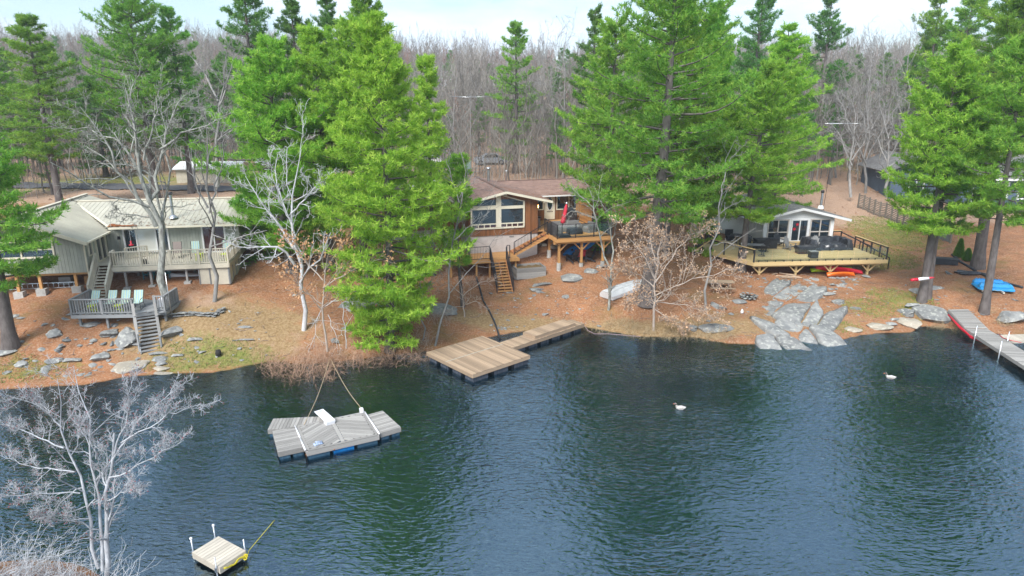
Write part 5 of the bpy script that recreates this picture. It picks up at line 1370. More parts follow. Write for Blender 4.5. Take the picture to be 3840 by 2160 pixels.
# bedrock sloping into the lake: slabs split along two joint directions
BR = thing('bedrock_outcrop', 'broad fractured grey bedrock sloping into the lake below the pine deck', 'bedrock')
def bedrock(outline_px, nx_, ny_, jdir, seed, hmin=.06, hmax=.26):
    rng = random.Random(seed)
    O = [W(u, v, .3).xy for u, v in outline_px]
    ca, sa = math.cos(jdir), math.sin(jdir)
    def rot(p): return Vector((p[0] * ca + p[1] * sa, -p[0] * sa + p[1] * ca))
    def unrot(p): return Vector((p[0] * ca - p[1] * sa, p[0] * sa + p[1] * ca))
    R = [rot(p) for p in O]
    x0, x1, y0, y1 = min(p.x for p in R), max(p.x for p in R), min(p.y for p in R), max(p.y for p in R)
    def inside(p):
        c = False; n = len(R); j = n - 1
        for i in range(n):
            if (R[i].y > p.y) != (R[j].y > p.y) and p.x < (R[j].x - R[i].x) * (p.y - R[i].y) / (R[j].y - R[i].y) + R[i].x: c = not c
            j = i
        return c
    gxs = [[Vector((lerp(x0, x1, (i + rng.uniform(-.36, .36)) / nx_), lerp(y0, y1, (j + rng.uniform(-.32, .32)) / ny_))) for i in range(nx_ + 1)] for j in range(ny_ + 1)]
    for j in range(ny_):
        for i in range(nx_):
            q = [gxs[j][i], gxs[j][i + 1], gxs[j + 1][i + 1], gxs[j + 1][i]]; c = sum(q, Vector((0, 0))) / 4
            if not inside(c) or rng.random() < .1: continue
            g_ = rng.uniform(.93, 1.0); q = [c + (p - c) * g_ for p in q]
            # round the outline: corners cut and edges roughened
            ring = []
            for k in range(4):
                a, b = q[k], q[(k + 1) % 4]
                for t in (.12, .3, .5, .7, .88): 
                    e = lerp(a, b, t); ring.append(e + (c - e) * rng.uniform(-.06, .10))
            hh = rng.uniform(hmin, hmax); tx, ty = rng.uniform(-.1, .1), rng.uniform(-.08, .14)
            bm = bmesh.new(); rings = []
            for (s_, dz) in ((1.03, -.5), (1.0, -.04), (.975, .35), (.93, .72), (.82, .93), (.5, 1.0), (.15, 1.03)):
                row = []
                for p in ring:
                    e = c + (p - c) * s_; w = unrot(e); z = gz(w.x, w.y)
                    zz = z + (hh * dz if dz > 0 else dz) + (tx * (e.x - c.x) + ty * (e.y - c.y)) * max(0, dz) + .035 * math.sin(w.x * 4.1 + w.y * 2.3) * max(0, dz) + rng.uniform(-.012, .012)
                    row.append(bm.verts.new((w.x, w.y, zz)))
                rings.append(row)
            n = len(ring)
            for a, b in zip(rings[:-1], rings[1:]):
                for k in range(n): bm.faces.new((a[k], a[(k + 1) % n], b[(k + 1) % n], b[k]))
            bm.faces.new(rings[-1])
            for f in bm.faces: f.smooth = True
            me = bpy.data.meshes.new('bedrock_slab'); bm.to_mesh(me); bm.free(); me.materials.append(M_ROCK); link('slab', me, BR)
bedrock([(2800, 1268), (2860, 1205), (2950, 1195), (3060, 1215), (3140, 1245), (3170, 1285), (3050, 1300), (2880, 1302)], 4, 2, RAD(14), 3, .04, .4)
bedrock([(2830, 1185), (2870, 1118), (2950, 1100), (3010, 1108), (3120, 1180), (3150, 1225), (3080, 1222), (2960, 1188)], 5, 2, RAD(-40), 8, .0, .3)
# tumbled stones under the pine deck, dry wall at left, stones behind the dock, scattered stones
rr_ = random.Random(11)
def scatter(n, box_, smin, smax, label, group, rockset=PEB, fl=(.5, .9)):
    for k in range(n):
        u, v = rr_.uniform(box_[0], box_[2]), rr_.uniform(box_[1], box_[3]); p = G(u, v)
        if p.z < .12: continue
        s = rr_.uniform(smin, smax) * (.6 + .8 * rr_.random()); o = link('stone', rr_.choice(rockset)); o.location = p + Vector((0, 0, -s * .06)); o.scale = (s, s * rr_.uniform(.6, 1.1), s * rr_.uniform(*fl))
        o.rotation_euler = (rr_.uniform(-.2, .2), rr_.uniform(-.2, .2), rr_.uniform(0, 6.28)); tag(o, label, 'stone', group)
scatter(48, (3010, 1040, 3250, 1090), .16, .34, 'tumbled grey stone under the front of the pine deck', 'tumbled stones under the pine deck', fl=(.8, 1.2))
scatter(26, (2780, 1030, 3010, 1080), .12, .3, 'loose grey stone left of the kayaks under the pine deck', 'stones left of the kayaks')
scatter(66, (10, 1170, 520, 1400), .14, .40, 'small pale stone in the needles left of the grey steps', 'stones left of the grey steps')
scatter(40, (640, 1160, 1000, 1370), .08, .24, 'small stone on the bank between the grey steps and curving tree', 'stones on the left bank')
scatter(60, (1840, 1090, 2260, 1225), .08, .24, 'small flat stone on the middle slope above the docks', 'stones above the docks')
scatter(46, (2640, 1060, 3250, 1250), .08, .26, 'small stone among the bedrock ledges at right', 'stones among the ledges')
scatter(22, (3260, 1020, 3830, 1200), .08, .22, 'small stone on the ground near the right boulders', 'stones near the right boulders')
scatter(26, (220, 1390, 640, 1425), .14, .3, 'flat stone along the left waterline', 'stones along the left waterline')
scatter(16, (1850, 1225, 1960, 1250), .14, .26, 'flat stone stacked at the shore behind the square dock', 'stones behind the square dock')
WL = thing('dry_stone_wall', 'low curved dry stone edging right of the lower grey steps', 'stone wall')
for k in range(26):
    t = k / 25; u = lerp(615, 840, t); v = 1192 - 10 * math.sin(t * 3) - (max(0, t - .85) * 180)
    p = G(u, v)
    for r in range(2):
        o = link('stone', rr_.choice(PEB), WL); s = rr_.uniform(.17, .26); o.location = p + Vector((rr_.uniform(-.05, .05), rr_.uniform(-.05, .05), .04 + r * .14)); o.scale = (s * 1.3, s, s * .5); o.rotation_euler = (0, 0, rr_.uniform(0, 6))

# ================================================================== boats
def hull(L, B, D, n=16, flat=.5, stern=.9, bow=1.0, rise=.2):
    """upturned boat: rings from stern to bow; keel is on top"""
    mb = MB(); rings = []
    for i in range(n + 1):
        t = i / n; w = B / 2 * (stern + (1 - stern) * min(1, t * 3)) * (1 if t < .45 else math.sqrt(max(0, 1 - ((t - .45) / .56) ** 2.2)))
        h = D * (1 - .25 * t ** 3); sheer = rise * t ** 2.2
        ring = [(t * L, -w, -sheer * .3), (t * L, -w * .97, h * .45 - sheer * .2), (t * L, -w * flat, h * .93), (t * L, 0, h), (t * L, w * flat, h * .93), (t * L, w * .97, h * .45 - sheer * .2), (t * L, w, -sheer * .3)]
        rings.append([Vector(p) for p in ring])
    mb.loft(rings, False)
    k = len(mb.v); mb.v += [tuple(rings[0][j]) for j in range(7)]; mb.q += [(k, k + 1, k + 5, k + 6)]; mb.q += [(k + 1, k + 2, k + 4, k + 5)]; mb.t += [(k + 2, k + 3, k + 4)]
    return mb
p0, p1 = G(2272, 1122), G(2392, 1075)
AB = thing('rowing_boat', 'upturned aluminium boat lying on the needle slope', 'boat', p0 + Vector((0, 0, .06)), math.atan2((p1 - p0).y, (p1 - p0).x))
Lb = 3.7
AB.rotation_euler = (0, -math.atan2(p1.z - p0.z, (p1 - p0).length), AB.rotation_euler.z)
hull(Lb, 1.35, .5, 18, .62, .92, 1.0, .1).obj('hull', M_ALU, AB, False)
for y in (-.32, 0, .32): MB().tube([(t * Lb, y * (1 - t ** 3 * .7), .51 - .1 * t ** 3 - abs(y) * .06) for t in np.linspace(.02, .9, 10)], .018, 5).obj('keel_strake', M_ALU, AB, True)
MB().tube([(t * Lb, -.66 * (.92 + .08 * min(1, t * 3)) * (1 if t < .45 else math.sqrt(max(0, 1 - ((t - .45) / .56) ** 2.2))), 0) for t in np.linspace(0, 1, 16)], .025, 5).obj('gunwale', M_STEEL, AB, True)
o = MB().lathe([(0, 0), (.05, .03), (.07, .15), (.05, .27), (0, .3)], 8).obj('boat_fender', M_WHITEPL, None, True); o.location = G(2352, 1130) + Vector((0, 0, .02)); tag(o, 'small white fender on the ground beside the upturned boat', 'fender')

def kayak(label, p0, rz, L, B, H, m, rx=0.0, ry=0.0, cockpit=True):
    t = thing('kayak', label, 'kayak', p0, rz); t.rotation_euler = (rx, ry, rz)
    rings = []
    for i in range(19):
        s = i / 18; w = B / 2 * max(.03, math.sin(math.pi * min(max(s, .01), .99)) ** .6); h = H * (.55 + .45 * abs(2 * s - 1) ** 2)
        rings.append([Vector((s * L, w * math.cos(a) * (1.0), .5 * h * math.sin(a) * (1 if math.sin(a) > 0 else .8) + .5 * H)) for a in np.linspace(0, 2 * math.pi, 13)[:-1]])
    MB().loft(rings).obj('hull', m, t, True)
    if cockpit:
        MB().lathe([(.2, 0), (.22, .05), (.18, .06), (.15, -.03), (0, -.04)], 14, (L * .48, 0, H * .78)).obj('cockpit', M_DARKPL, t, True).scale = (1, .8, 1)
        for k in (.25, .74): MB().lathe([(.1, 0), (.1, .03), (0, .035)], 12, (L * k, 0, H * .88)).obj('hatch', M_DARKPL, t, True)
    return t
gp_ = G(2110, 968); q_ = W(2200, 915, 3.05)
kayak('bright blue kayak propped under the cedar deck', gp_ + Vector((0, -.1, .2)), math.atan2(1.2, 2.5), 3.1, .85, .36, M_BLUE, .75, -.28)
gp_ = local(RH, W(3060, 1020, 1.5))
kayak('red kayak lying on top under the pine deck', world(RH, (5.5, .75, 1.45)), RA - .12, 3.7, .72, .42, M_REDPL, -.9, .1, False)
kayak('lime green kayak beneath the red kayak', world(RH, (5.3, .95, 1.15)), RA + .08, 3.6, .7, .4, M_LIME, -.8, 0, False)
kayak('orange kayak nearest the stones under the pine deck', world(RH, (6.15, .05, 1.0)), RA - .02, 2.2, .74, .42, M_ORANGE, -.8, 0, False)
kayak('pale grey kayak stowed at the back under the pine deck', world(RH, (4.6, 2.2, 1.55)), RA + .02, 4.0, .6, .32, M_WHITEPL, -.3, 0, False)
kayak('pale canoe stored under the left cottage deck', world(LH, (4.2, 1.5, 2.98)), LA, 3.6, .7, .34, M_WHITEPL, 0, 0, False)
kayak('red canoe end under the left cottage deck', world(LH, (5.9, 2.1, 3.2)), LA + .5, 2.0, .6, .4, M_REDPL, 0, 0, False)
# pedal boat
pp = G(3722, 1085)
PB = thing('pedal_boat', 'upturned bright blue pedal boat on timber skids', 'pedal boat', pp + Vector((0, 0, .12)), RAD(-16))
def rbox(mb, c, s, inset=.12, top=.75):
    a, b, d = s[0] / 2, s[1] / 2, s[2]
    def ring(k, z): return [Vector((c[0] + x * (a - k), c[1] + y * (b - k), c[2] + z)) for x, y in ((-1, -.8), (-.9, -1), (.9, -1), (1, -.8), (1, .8), (.9, 1), (-.9, 1), (-1, .8))]
    R = [ring(0, 0), ring(.0, d * .35), ring(inset, d * .95), ring(inset + .05, d), ring((min(a, b) - .02), d)]
    mb.loft(R)
mb = MB(); rbox(mb, (0, 0, .0), (2.3, 1.65, .18), .08); rbox(mb, (-.15, -.55, .14), (1.9, .45, .34)); rbox(mb, (-.15, .55, .14), (1.9, .45, .34)); rbox(mb, (.85, 0, .14), (.45, 1.2, .26)); mb.obj('hull', M_SKYBLUE, PB)
for k in range(8): 
    for s in (-1, 1): box('hull_rib', M_SKYBLUE, PB, (-.9 + k * .2, s * .55, .475), (.06, .3, .04))
for x in (-.9, -.5, .3): box('timber_skid', M_PALE, PB, (x, 0, -.06), (.12, 2.3, .1))
MB().tube([(1.15 * math.cos(a) * 1.02, .84 * math.sin(a), .03 + .03 * math.sin(a * 9)) for a in np.linspace(-2.4, .6, 24)], .015, 5).obj('grab_rope', mat('pale_green_rope', (.5, .6, .5), None, .8), PB, True)

# ================================================================== furniture
def adirondack(label, p, rz, m, group=None, sc=1.0):
    t = thing('adirondack_chair', label, 'chair', p, rz, group); t.scale = (sc, sc, sc)
    for k in range(5): beam('seat_slat', m, t, (-.26, -.28 + k * .12, .36 - k * .035), (.26, -.28 + k * .12, .36 - k * .035), .1, .02)
    for k in range(6):
        x = (k - 2.5) * .092; L = .92 - .05 * abs(k - 2.5) ** 1.6; beam('back_slat', m, t, (x * .8, .24, .22), (x * 1.15, .24 + L * .36, .22 + L * .93), .082, .02, (0, 1, 0))
    for s in (-1, 1):
        beam('arm', m, t, (s * .34, -.34, .56), (s * .32, .42, .54), .12, .025)
        beam('leg', m, t, (s * .31, -.28, 0), (s * .31, -.28, .55), .03, .1, (0, 1, 0)); beam('leg', m, t, (s * .29, -.3, .34), (s * .29, .5, .02), .03, .1)
    beam('back_brace', m, t, (-.3, .4, .54), (.3, .4, .54), .06, .03)
    return t
def sling_chair(label, p, rz, m_fab, group=None):
    t = thing('sling_chair', label, 'chair', p, rz, group)
    MB().beam((0, -.25, .4), (0, .22, .36), .5, .02).obj('seat', m_fab, t)
    MB().beam((0, .22, .36), (0, .55, 1.0), .5, .02, (0, -1, .4)).obj('backrest', m_fab, t)
    for s in (-1, 1):
        pipe_part('arm', M_BLACK, t, [(s * .29, -.3, 0), (s * .29, -.3, .55), (s * .3, -.1, .62), (s * .29, .35, .6)], .016, 6)
        pipe_part('leg', M_BLACK, t, [(s * .27, .55, 1.0), (s * .27, .2, .36), (s * .27, .45, 0)], .016, 6); pipe_part('foot', M_BLACK, t, [(s * .28, -.3, .02), (s * .27, .45, .02)], .014, 6)
    return t
def stripes(name, cols):
    m = bpy.data.materials.new(name); m.use_nodes = True; n, l = m.node_tree.nodes, m.node_tree.links; b = n['Principled BSDF']; b.inputs['Roughness'].default_value = .85
    tc = n.new('ShaderNodeTexCoord'); sp = n.new('ShaderNodeSeparateXYZ'); l.new(tc.outputs['Object'], sp.inputs[0])
    mm = n.new('ShaderNodeMath'); mm.operation = 'MULTIPLY'; mm.inputs[1].default_value = 7.0; fr = n.new('ShaderNodeMath'); fr.operation = 'FRACT'
    l.new(sp.outputs['X'], mm.inputs[0]); l.new(mm.outputs[0], fr.inputs[0])
    cr = n.new('ShaderNodeValToRGB'); cr.color_ramp.interpolation = 'CONSTANT'; cr.color_ramp.elements[0].color = lin(cols[0]); cr.color_ramp.elements[1].position = .7; cr.color_ramp.elements[1].color = lin(cols[-1])
    for k, c in enumerate(cols[1:-1]): e = cr.color_ramp.elements.new((k + 1) / len(cols)); e.color = lin(c)
    l.new(fr.outputs[0], cr.inputs['Fac']); l.new(cr.outputs['Color'], b.inputs['Base Color']); return m
M_STRIPE = stripes('striped_sling', [(.16, .38, .55), (.55, .66, .60), (.30, .48, .40), (.60, .62, .40)])
M_SLING = mat('brown_sling', (.30, .25, .22), (.25, .2, .18), .85, 20)
for k, (lx, lab) in enumerate([(.75, 'leftmost striped sling chair on the lower grey deck'), (1.75, 'second striped sling chair from the left on the lower deck'), (2.55, 'third striped sling chair from the left on the lower deck'), (3.3, 'rightmost striped sling chair on the lower grey deck')]):
    sling_chair(lab, world(LQ, (lx, 1.0, QZ)), QA + RAD(-4 + 3 * k), M_STRIPE, 'striped chairs on the lower deck')
def stool(label, p, m):
    t = thing('plastic_stool', label, 'stool', p, 0, 'lime stools on the lower deck')
    box('seat', m, t, (0, 0, .4), (.42, .36, .04))
    for x in (-1, 1):
        for y in (-1, 1): beam('leg', m, t, (x * .18, y * .15, 0), (x * .14, y * .12, .4), .04, .04)
    box('brace', m, t, (0, 0, .15), (.3, .03, .05)); return t
stool('left lime yellow stool behind the lower deck railing', world(LQ, (1.0, .42, QZ)), M_YELLOW); stool('right lime yellow stool behind the lower deck railing', world(LQ, (2.5, .42, QZ)), M_YELLOW)
DBX = thing('deck_box', 'white storage box with open lid on the lower grey deck', 'storage box', world(LQ, (4.75, 1.6, QZ)), QA)
MB().box((0, 0, .28), (.5, 1.0, .5)).obj('box_body', M_WHITEPL, DBX); MB().box((.28, 0, .65), (.06, 1.0, .34)).obj('lid', M_WHITEPL, DBX); MB().box((0, 0, .54), (.42, .9, .02)).obj('cushion', M_WHITEPL, DBX)
tag(pipe_part('flag_pole', M_STEEL, None, [world(LQ, (5.22, .95, 1.6)), world(LQ, (5.22, .95, 4.6))], .022), 'thin pale pole at the right corner of the lower deck', 'pole')
# upper left deck
for lx, lab, mm in ((4.75, 'brown sling chair on the beige deck', M_SLING), (5.9, 'striped sling chair beside the sliding door on the beige deck', M_STRIPE), (7.9, 'striped sling chair in the far corner of the beige deck', M_STRIPE)):
    sling_chair(lab, world(LH, (lx, 2.0, FZ)), LA + RAD(10), mm)
def side_table(label, p, m):
    t = thing('side_table', label, 'table', p, 0); box('table_top', m, t, (0, 0, .42), (.42, .42, .03))
    for x in (-1, 1):
        for y in (-1, 1): beam('leg', m, t, (x * .18, y * .18, 0), (x * .15, y * .15, .42), .03, .03)
side_table('lime yellow side table on the beige deck by the sliding door', world(LH, (6.35, 1.2, FZ)), M_YELLOW); side_table('lime yellow side table in the far corner of the beige deck', world(LH, (7.95, .9, FZ)), M_YELLOW)
BT = thing('slatted_planter', 'small black slatted basket on the edge of the beige deck', 'basket', world(LH, (3.2, .6, FZ)), LA)
for k in range(4): box('slat', M_BLACK, BT, (-.12 + k * .08, 0, .16), (.05, .22, .3))
box('base', M_BLACK, BT, (0, 0, .02), (.34, .24, .03))
adirondack('left teal adirondack chair under the beige deck', world(LH, (3.05, 1.5, gz(*world(LH, (3.05, 1.5, 0)).xy))), LA, M_TEAL); adirondack('right teal adirondack chair under the beige deck', world(LH, (4.0, 1.6, gz(*world(LH, (4.0, 1.6, 0)).xy))), LA, M_TEAL)
FE = thing('hummingbird_feeder', 'red hanging feeder in front of the left cottage window', 'bird feeder', world(LH, (1.65, 2.98, 4.95)), LA)
MB().lathe([(.0, 0), (.16, .02), (.15, .08), (.05, .1), (.06, .3), (.02, .34)], 10).obj('feeder_body', M_REDPL, FE, True); MB().tube([(0, 0, .33), (0, 0, 1.1)], .008, 4).obj('hanger', M_WHITEPL, FE)
LDR = thing('ladder', 'aluminium ladder stored under the left wing', 'ladder', world(LH, (-5.0, .75, 2.85)), LA)
for z in (0, .32): beam('side_rail', M_STEEL, LDR, (0, 0, z), (4.0, 0, z), .03, .05)
for k in range(13): box('rung', M_STEEL, LDR, (.15 + k * .3, 0, .16), (.03, .03, .3))
SV = thing('shovel', 'shovel leaning against the left cottage wall', 'shovel', world(LH, (.75, 3.4, FZ)), LA); pipe_part('handle', M_PALE, SV, [(0, 0, 0), (0, .06, 1.1)], .018); MB().box((0, .07, 1.2), (.18, .03, .22)).obj('blade', M_BLACK, SV)
for lx, c, lab in ((-.4, M_CEDAR, 'wooden crate under the left wing near the steps'), (-1.9, M_GREYCH, 'grey tub under the left wing')):
    o = box('crate', c, None, world(LH, (lx, 1.3, 3.2)), (.7, .5, .5), LA); tag(o, lab, 'crate')

# --- middle deck
UM = thing('patio_umbrella', 'folded red patio umbrella on a dark base', 'umbrella', world(MH, (1.15, -2.35, DZ)), MA)
pipe_part('pole', M_BLACK, UM, [(0, 0, .1), (.0, 0, 1.5), (.1, .0, 2.1), (.32, .05, 2.45)], .03)
rings = []
for i, (z, r) in enumerate([(.95, .02), (1.0, .15), (1.15, .17), (1.4, .15), (1.7, .15), (2.0, .13), (2.25, .09), (2.4, .03)]):
    rings.append([Vector((.05 + (z - .95) * .17 + r * (1 + .3 * (k % 2)) * math.cos(k * .628 + z), r * (1 + .3 * (k % 2)) * math.sin(k * .628 + z), z)) for k in range(10)])
MB().loft(rings).obj('canopy', M_REDCLOTH, UM, True)
mb = MB(); rbox(mb, (.1, .0, 0), (1.0, 1.0, .14)); mb.obj('base', M_DARKPL, UM); MB().lathe([(.05, 2.43), (.07, 2.5), (0, 2.55)], 8, (.33, .05, 0)).obj('finial', M_WHITEPL, UM, True)
def sofa(label, loc, rz, w, d, m=M_WICKER, cm=M_CUSH, arms=True):
    t = thing('sofa', label, 'sofa', loc, rz)
    mb = MB(); rbox(mb, (0, 0, 0), (w, d, .3), .02); mb.obj('seat_base', m, t)
    mb = MB(); rbox(mb, (0, -.05, .3), (w - .3, d - .3, .14), .03); mb.obj('cushion', cm, t)
    mb = MB(); rbox(mb, (0, d / 2 - .1, .3), (w, .18, .45), .03); mb.obj('backrest', m, t)
    if arms:
        for s in (-1, 1): mb = MB(); rbox(mb, (s * (w / 2 - .09), -.05, .3), (.18, d - .1, .3), .03); mb.obj('arm', m, t)
    return t
sofa('long grey wicker sofa on the cedar deck behind the umbrella', world(MH, (2.2, -.5, DZ)), MA, 2.3, .85); sofa('grey wicker loveseat at the left railing of the cedar deck', world(MH, (1.0, -1.3, DZ)), MA + RAD(90), 1.3, .8); sofa('grey wicker armchair at the right of the cedar deck', world(MH, (3.75, -1.25, DZ)), MA - RAD(70), .95, .85)
CT_ = thing('covered_table', 'dark covered coffee table between the wicker seats', 'table', world(MH, (2.4, -1.7, DZ)), MA)
mb = MB(); rbox(mb, (0, 0, .02), (1.15, .75, .42), .06); mb.obj('cover', M_TARP, CT_); 
GRL = thing('barbecue', 'black covered barbecue against the brown cottage window', 'barbecue', world(MH, (3.95, 3.4, DZ)), MA)
mb = MB(); rbox(mb, (0, 0, 0), (1.15, .6, .8), .02); mb.obj('cover_skirt', M_TARP, GRL); mb = MB(); rbox(mb, (0, 0, .8), (.8, .58, .38), .22); mb.obj('hood', M_TARP, GRL)
BN = thing('storage_bin', 'dark grey bin in the corner by the lantern', 'bin', world(MH, (.4, 1.6, DZ)), MA); mb = MB(); rbox(mb, (0, 0, 0), (.55, .6, .8), .02); mb.obj('bin_body', M_CUSH, BN); box('lid', M_DARKPL, BN, (0, 0, .83), (.58, .63, .06))
for lx, ly, lab, rz in ((2.15, -2.0, 'left black adirondack chair in front of the blue kayak', RAD(-160)), (3.55, -1.9, 'right black adirondack chair beneath the cedar deck', RAD(-100))):
    p = world(MH, (lx, ly, 0)); p.z = gz(p.x, p.y); adirondack(lab, p, MA + rz, M_DARKPL)
p = world(MH, (2.95, -1.7, 0)); p.z = gz(p.x, p.y)
CL = thing('cooler', 'red cooler between the black chairs beneath the cedar deck', 'cooler', p, MA); mb = MB(); rbox(mb, (0, 0, .25), (.75, .4, .42), .03); mb.obj('cooler_body', M_REDPL, CL); box('lid', M_REDPL, CL, (0, 0, .69), (.78, .44, .06)); box('stand', M_BLACK, CL, (0, 0, .12), (.6, .3, .24))
for k in range(9):
    p = world(MH, (.9 + rr_.random() * 1.5, .4 + rr_.random() * 1.3, 0)); p.z = gz(p.x, p.y) + .12 + (k % 2) * .12
    o = MB().lathe([(0, -.22), (.12, -.22), (.12, .22), (0, .22)], 9).obj('log', M_PALE, None); o.location = p; o.rotation_euler = (RAD(90), rr_.uniform(0, 1), rr_.uniform(0, 3)); tag(o, 'cut log lying in the shade under the cedar deck', 'log', 'logs under the cedar deck')
# raised planter box
PX = thing('planter_box', 'large weathered timber planter filled with soil by the cedar steps', 'planter', MH.location, MA)
px0, px1, py0, py1, pz0, pz1 = -2.62, -.35, -3.1, -1.75, 1.55, 2.38
for r in range(5):
    z = lerp(pz0, pz1, (r + .5) / 5); hh = (pz1 - pz0) / 5 - .012
    for y in (py0, py1): box('timber', M_RAFT, PX, ((px0 + px1) / 2, y, z), (px1 - px0, .09, hh))
    for x in (px0 + .045, px1 - .045): box('timber', M_RAFT, PX, (x, (py0 + py1) / 2, z), (py1 - py0 - .1, .085, hh), RAD(90))
mb = MB(); nx_, ny_ = 14, 10; V = [(lerp(px0 + .08, px1 - .08, i / nx_), lerp(py0 + .05, py1 - .05, j / ny_), pz1 - .14 + .05 * math.sin(i * 1.7) * math.cos(j * 1.3)) for j in range(ny_ + 1) for i in range(nx_ + 1)]
mb.add(V, [(j * (nx_ + 1) + i, j * (nx_ + 1) + i + 1, (j + 1) * (nx_ + 1) + i + 1, (j + 1) * (nx_ + 1) + i) for j in range(ny_) for i in range(nx_)]); mb.obj('soil', M_SOIL, PX, True)

# --- right deck
def wp(lx, ly, z=None): return world(RH, (lx, ly, RZ_ if z is None else z))
TB = thing('patio_table', 'black metal patio table near the leaning pine', 'table', wp(1.35, 3.0), RA - RAD(14))
box('table_top', M_CUSH, TB, (0, 0, .72), (1.6, .95, .03)); pipe_part('rim', M_BLACK, TB, [(-.8, -.48, .72), (.8, -.48, .72), (.8, .48, .72), (-.8, .48, .72), (-.8, -.48, .72)], .025, 6)
for x in (-.7, .7):
    for y in (-.4, .4): pipe_part('leg', M_BLACK, TB, [(x, y, 0), (x * .9, y * .9, .7)], .022, 6)
pipe_part('pedestal', M_BLACK, TB, [(0, 0, 0), (0, 0, .7)], .05, 8)
def iron_chair(label, p, rz):
    t = thing('patio_chair', label, 'chair', p, rz, 'black iron chairs round the patio table')
    box('seat', M_BLACK, t, (0, 0, .42), (.48, .46, .05))
    for k in range(6): beam('back_bar', M_BLACK, t, (-.2 + k * .08, .22, .45), (-.2 + k * .08, .34, 1.0), .02, .02)
    pipe_part('back_frame', M_BLACK, t, [(-.24, .2, .42), (-.24, .34, .95), (0, .37, 1.06), (.24, .34, .95), (.24, .2, .42)], .018, 6)
    for s in (-1, 1): pipe_part('arm', M_BLACK, t, [(s * .25, .26, .66), (s * .27, -.1, .66), (s * .25, -.2, .45)], .016, 6)
    pipe_part('swivel_post', M_BLACK, t, [(0, 0, .08), (0, 0, .42)], .03, 6); MB().tube([(.25 * math.cos(a), .25 * math.sin(a), .03) for a in np.linspace(0, 6.283, 17)], .018, 5).obj('base_ring', M_BLACK, t, True)
for lx, ly, rz, lab in ((1.6, 2.1, 180, 'black iron chair in front of the patio table'), (.3, 2.6, 120, 'black iron chair left of the patio table'), (.9, 4.0, 10, 'black iron chair behind the patio table'), (2.6, 3.6, -60, 'black iron chair at the right end of the patio table')):
    iron_chair(lab, wp(lx, ly), RA + RAD(rz))
SB = thing('storage_bench', 'long black wicker storage chest against the white cottage', 'storage chest', wp(3.2, 5.0), RA)
MB().box((0, 0, .36), (1.75, .8, .72)).obj('chest_body', M_DWICKER, SB); MB().box((0, 0, .75), (1.8, .85, .07)).obj('lid', M_DARKPL, SB)
adirondack('black adirondack chair left of the wicker chest', wp(1.9, 5.2), RA + RAD(-10), M_DARKPL); adirondack('black adirondack chair right of the wicker chest', wp(4.7, 5.6), RA, M_DARKPL)
adirondack('left grey adirondack chair facing the fire table', wp(4.95, 4.1), RA + RAD(25), M_GREYCH); adirondack('right grey adirondack chair facing the fire table', wp(7.05, 4.1), RA + RAD(-30), M_GREYCH)
FT = thing('fire_table', 'black covered fire table in the middle of the pine deck', 'fire table', wp(5.5, 2.75), RA)
mb = MB(); rbox(mb, (0, 0, .4), (1.55, .85, .22), .03); mb.obj('table_cover', M_TARP, FT); mb = MB(); rbox(mb, (0, 0, 0), (1.3, .7, .42), -.08); mb.obj('cover_skirt', M_TARP, FT)
CB = thing('wicker_cube', 'small black wicker cube near the glass rail', 'side table', wp(5.35, 1.15), RA); MB().box((0, 0, .27), (.6, .5, .5)).obj('cube_body', M_DWICKER, CB); box('top', M_GREYCH, CB, (0, 0, .54), (.62, .52, .03))
CS = thing('covered_sectional', 'corner sofa wrapped in a shiny black tarp', 'covered sofa', wp(8.3, 4.6), RA)
nx_, ny_ = 44, 26; V = []; rng_ = np.random.default_rng(5)
for j in range(ny_ + 1):
    for i in range(nx_ + 1):
        x, y = lerp(-1.9, 1.9, i / nx_), lerp(-1.15, 1.0, j / ny_)
        hgt = .45
        if y > .35 or x < -1.25 or x > 1.3: hgt = .82
        if -.95 < x < 1.0 and -.75 < y < -.1: hgt = .5
        ex = min(x + 1.9, 1.9 - x, y + 1.15, 1.0 - y)
        hgt = hgt * min(1, ex / .16) ** .6 if ex > 0 else 0
        fold = .045 * math.sin(x * 9 + 3 * math.sin(y * 3)) * math.sin(y * 7 + x * 2)
        V.append((x + .06 * math.sin(y * 8), y + .06 * math.sin(x * 7), max(.0, hgt + fold)))
MB().add(V, [(j * (nx_ + 1) + i, j * (nx_ + 1) + i + 1, (j + 1) * (nx_ + 1) + i + 1, (j + 1) * (nx_ + 1) + i) for j in range(ny_) for i in range(nx_)]).obj('tarp', M_TARP, CS)
GB = thing('barbecue', 'black barbecue on the side deck left of the white cottage', 'barbecue', wp(-.4, 7.5), RA); mb = MB(); rbox(mb, (0, 0, 0), (1.2, .6, .85), .02); mb.obj('cart', M_TARP, GB); mb = MB(); rbox(mb, (0, 0, .85), (.8, .6, .35), .2); mb.obj('hood', M_BLACK, GB)
WT = thing('round_table', 'round black table on the side deck of the white cottage', 'table', wp(1.6, 7.0), RA); MB().lathe([(0, .74), (.6, .74), (.6, .70), (0, .70)], 20).obj('table_top', M_BLACK, WT); pipe_part('pedestal', M_BLACK, WT, [(0, 0, 0), (0, 0, .7)], .05)
WC = thing('wicker_chair', 'black wicker chair on the side deck of the white cottage', 'chair', wp(1.5, 8.2), RA); mb = MB(); rbox(mb, (0, 0, 0), (.65, .65, .4), .02); mb.obj('seat', M_DWICKER, WC); MB().box((0, .3, .65), (.7, .08, .55)).obj('backrest', M_DWICKER, WC)
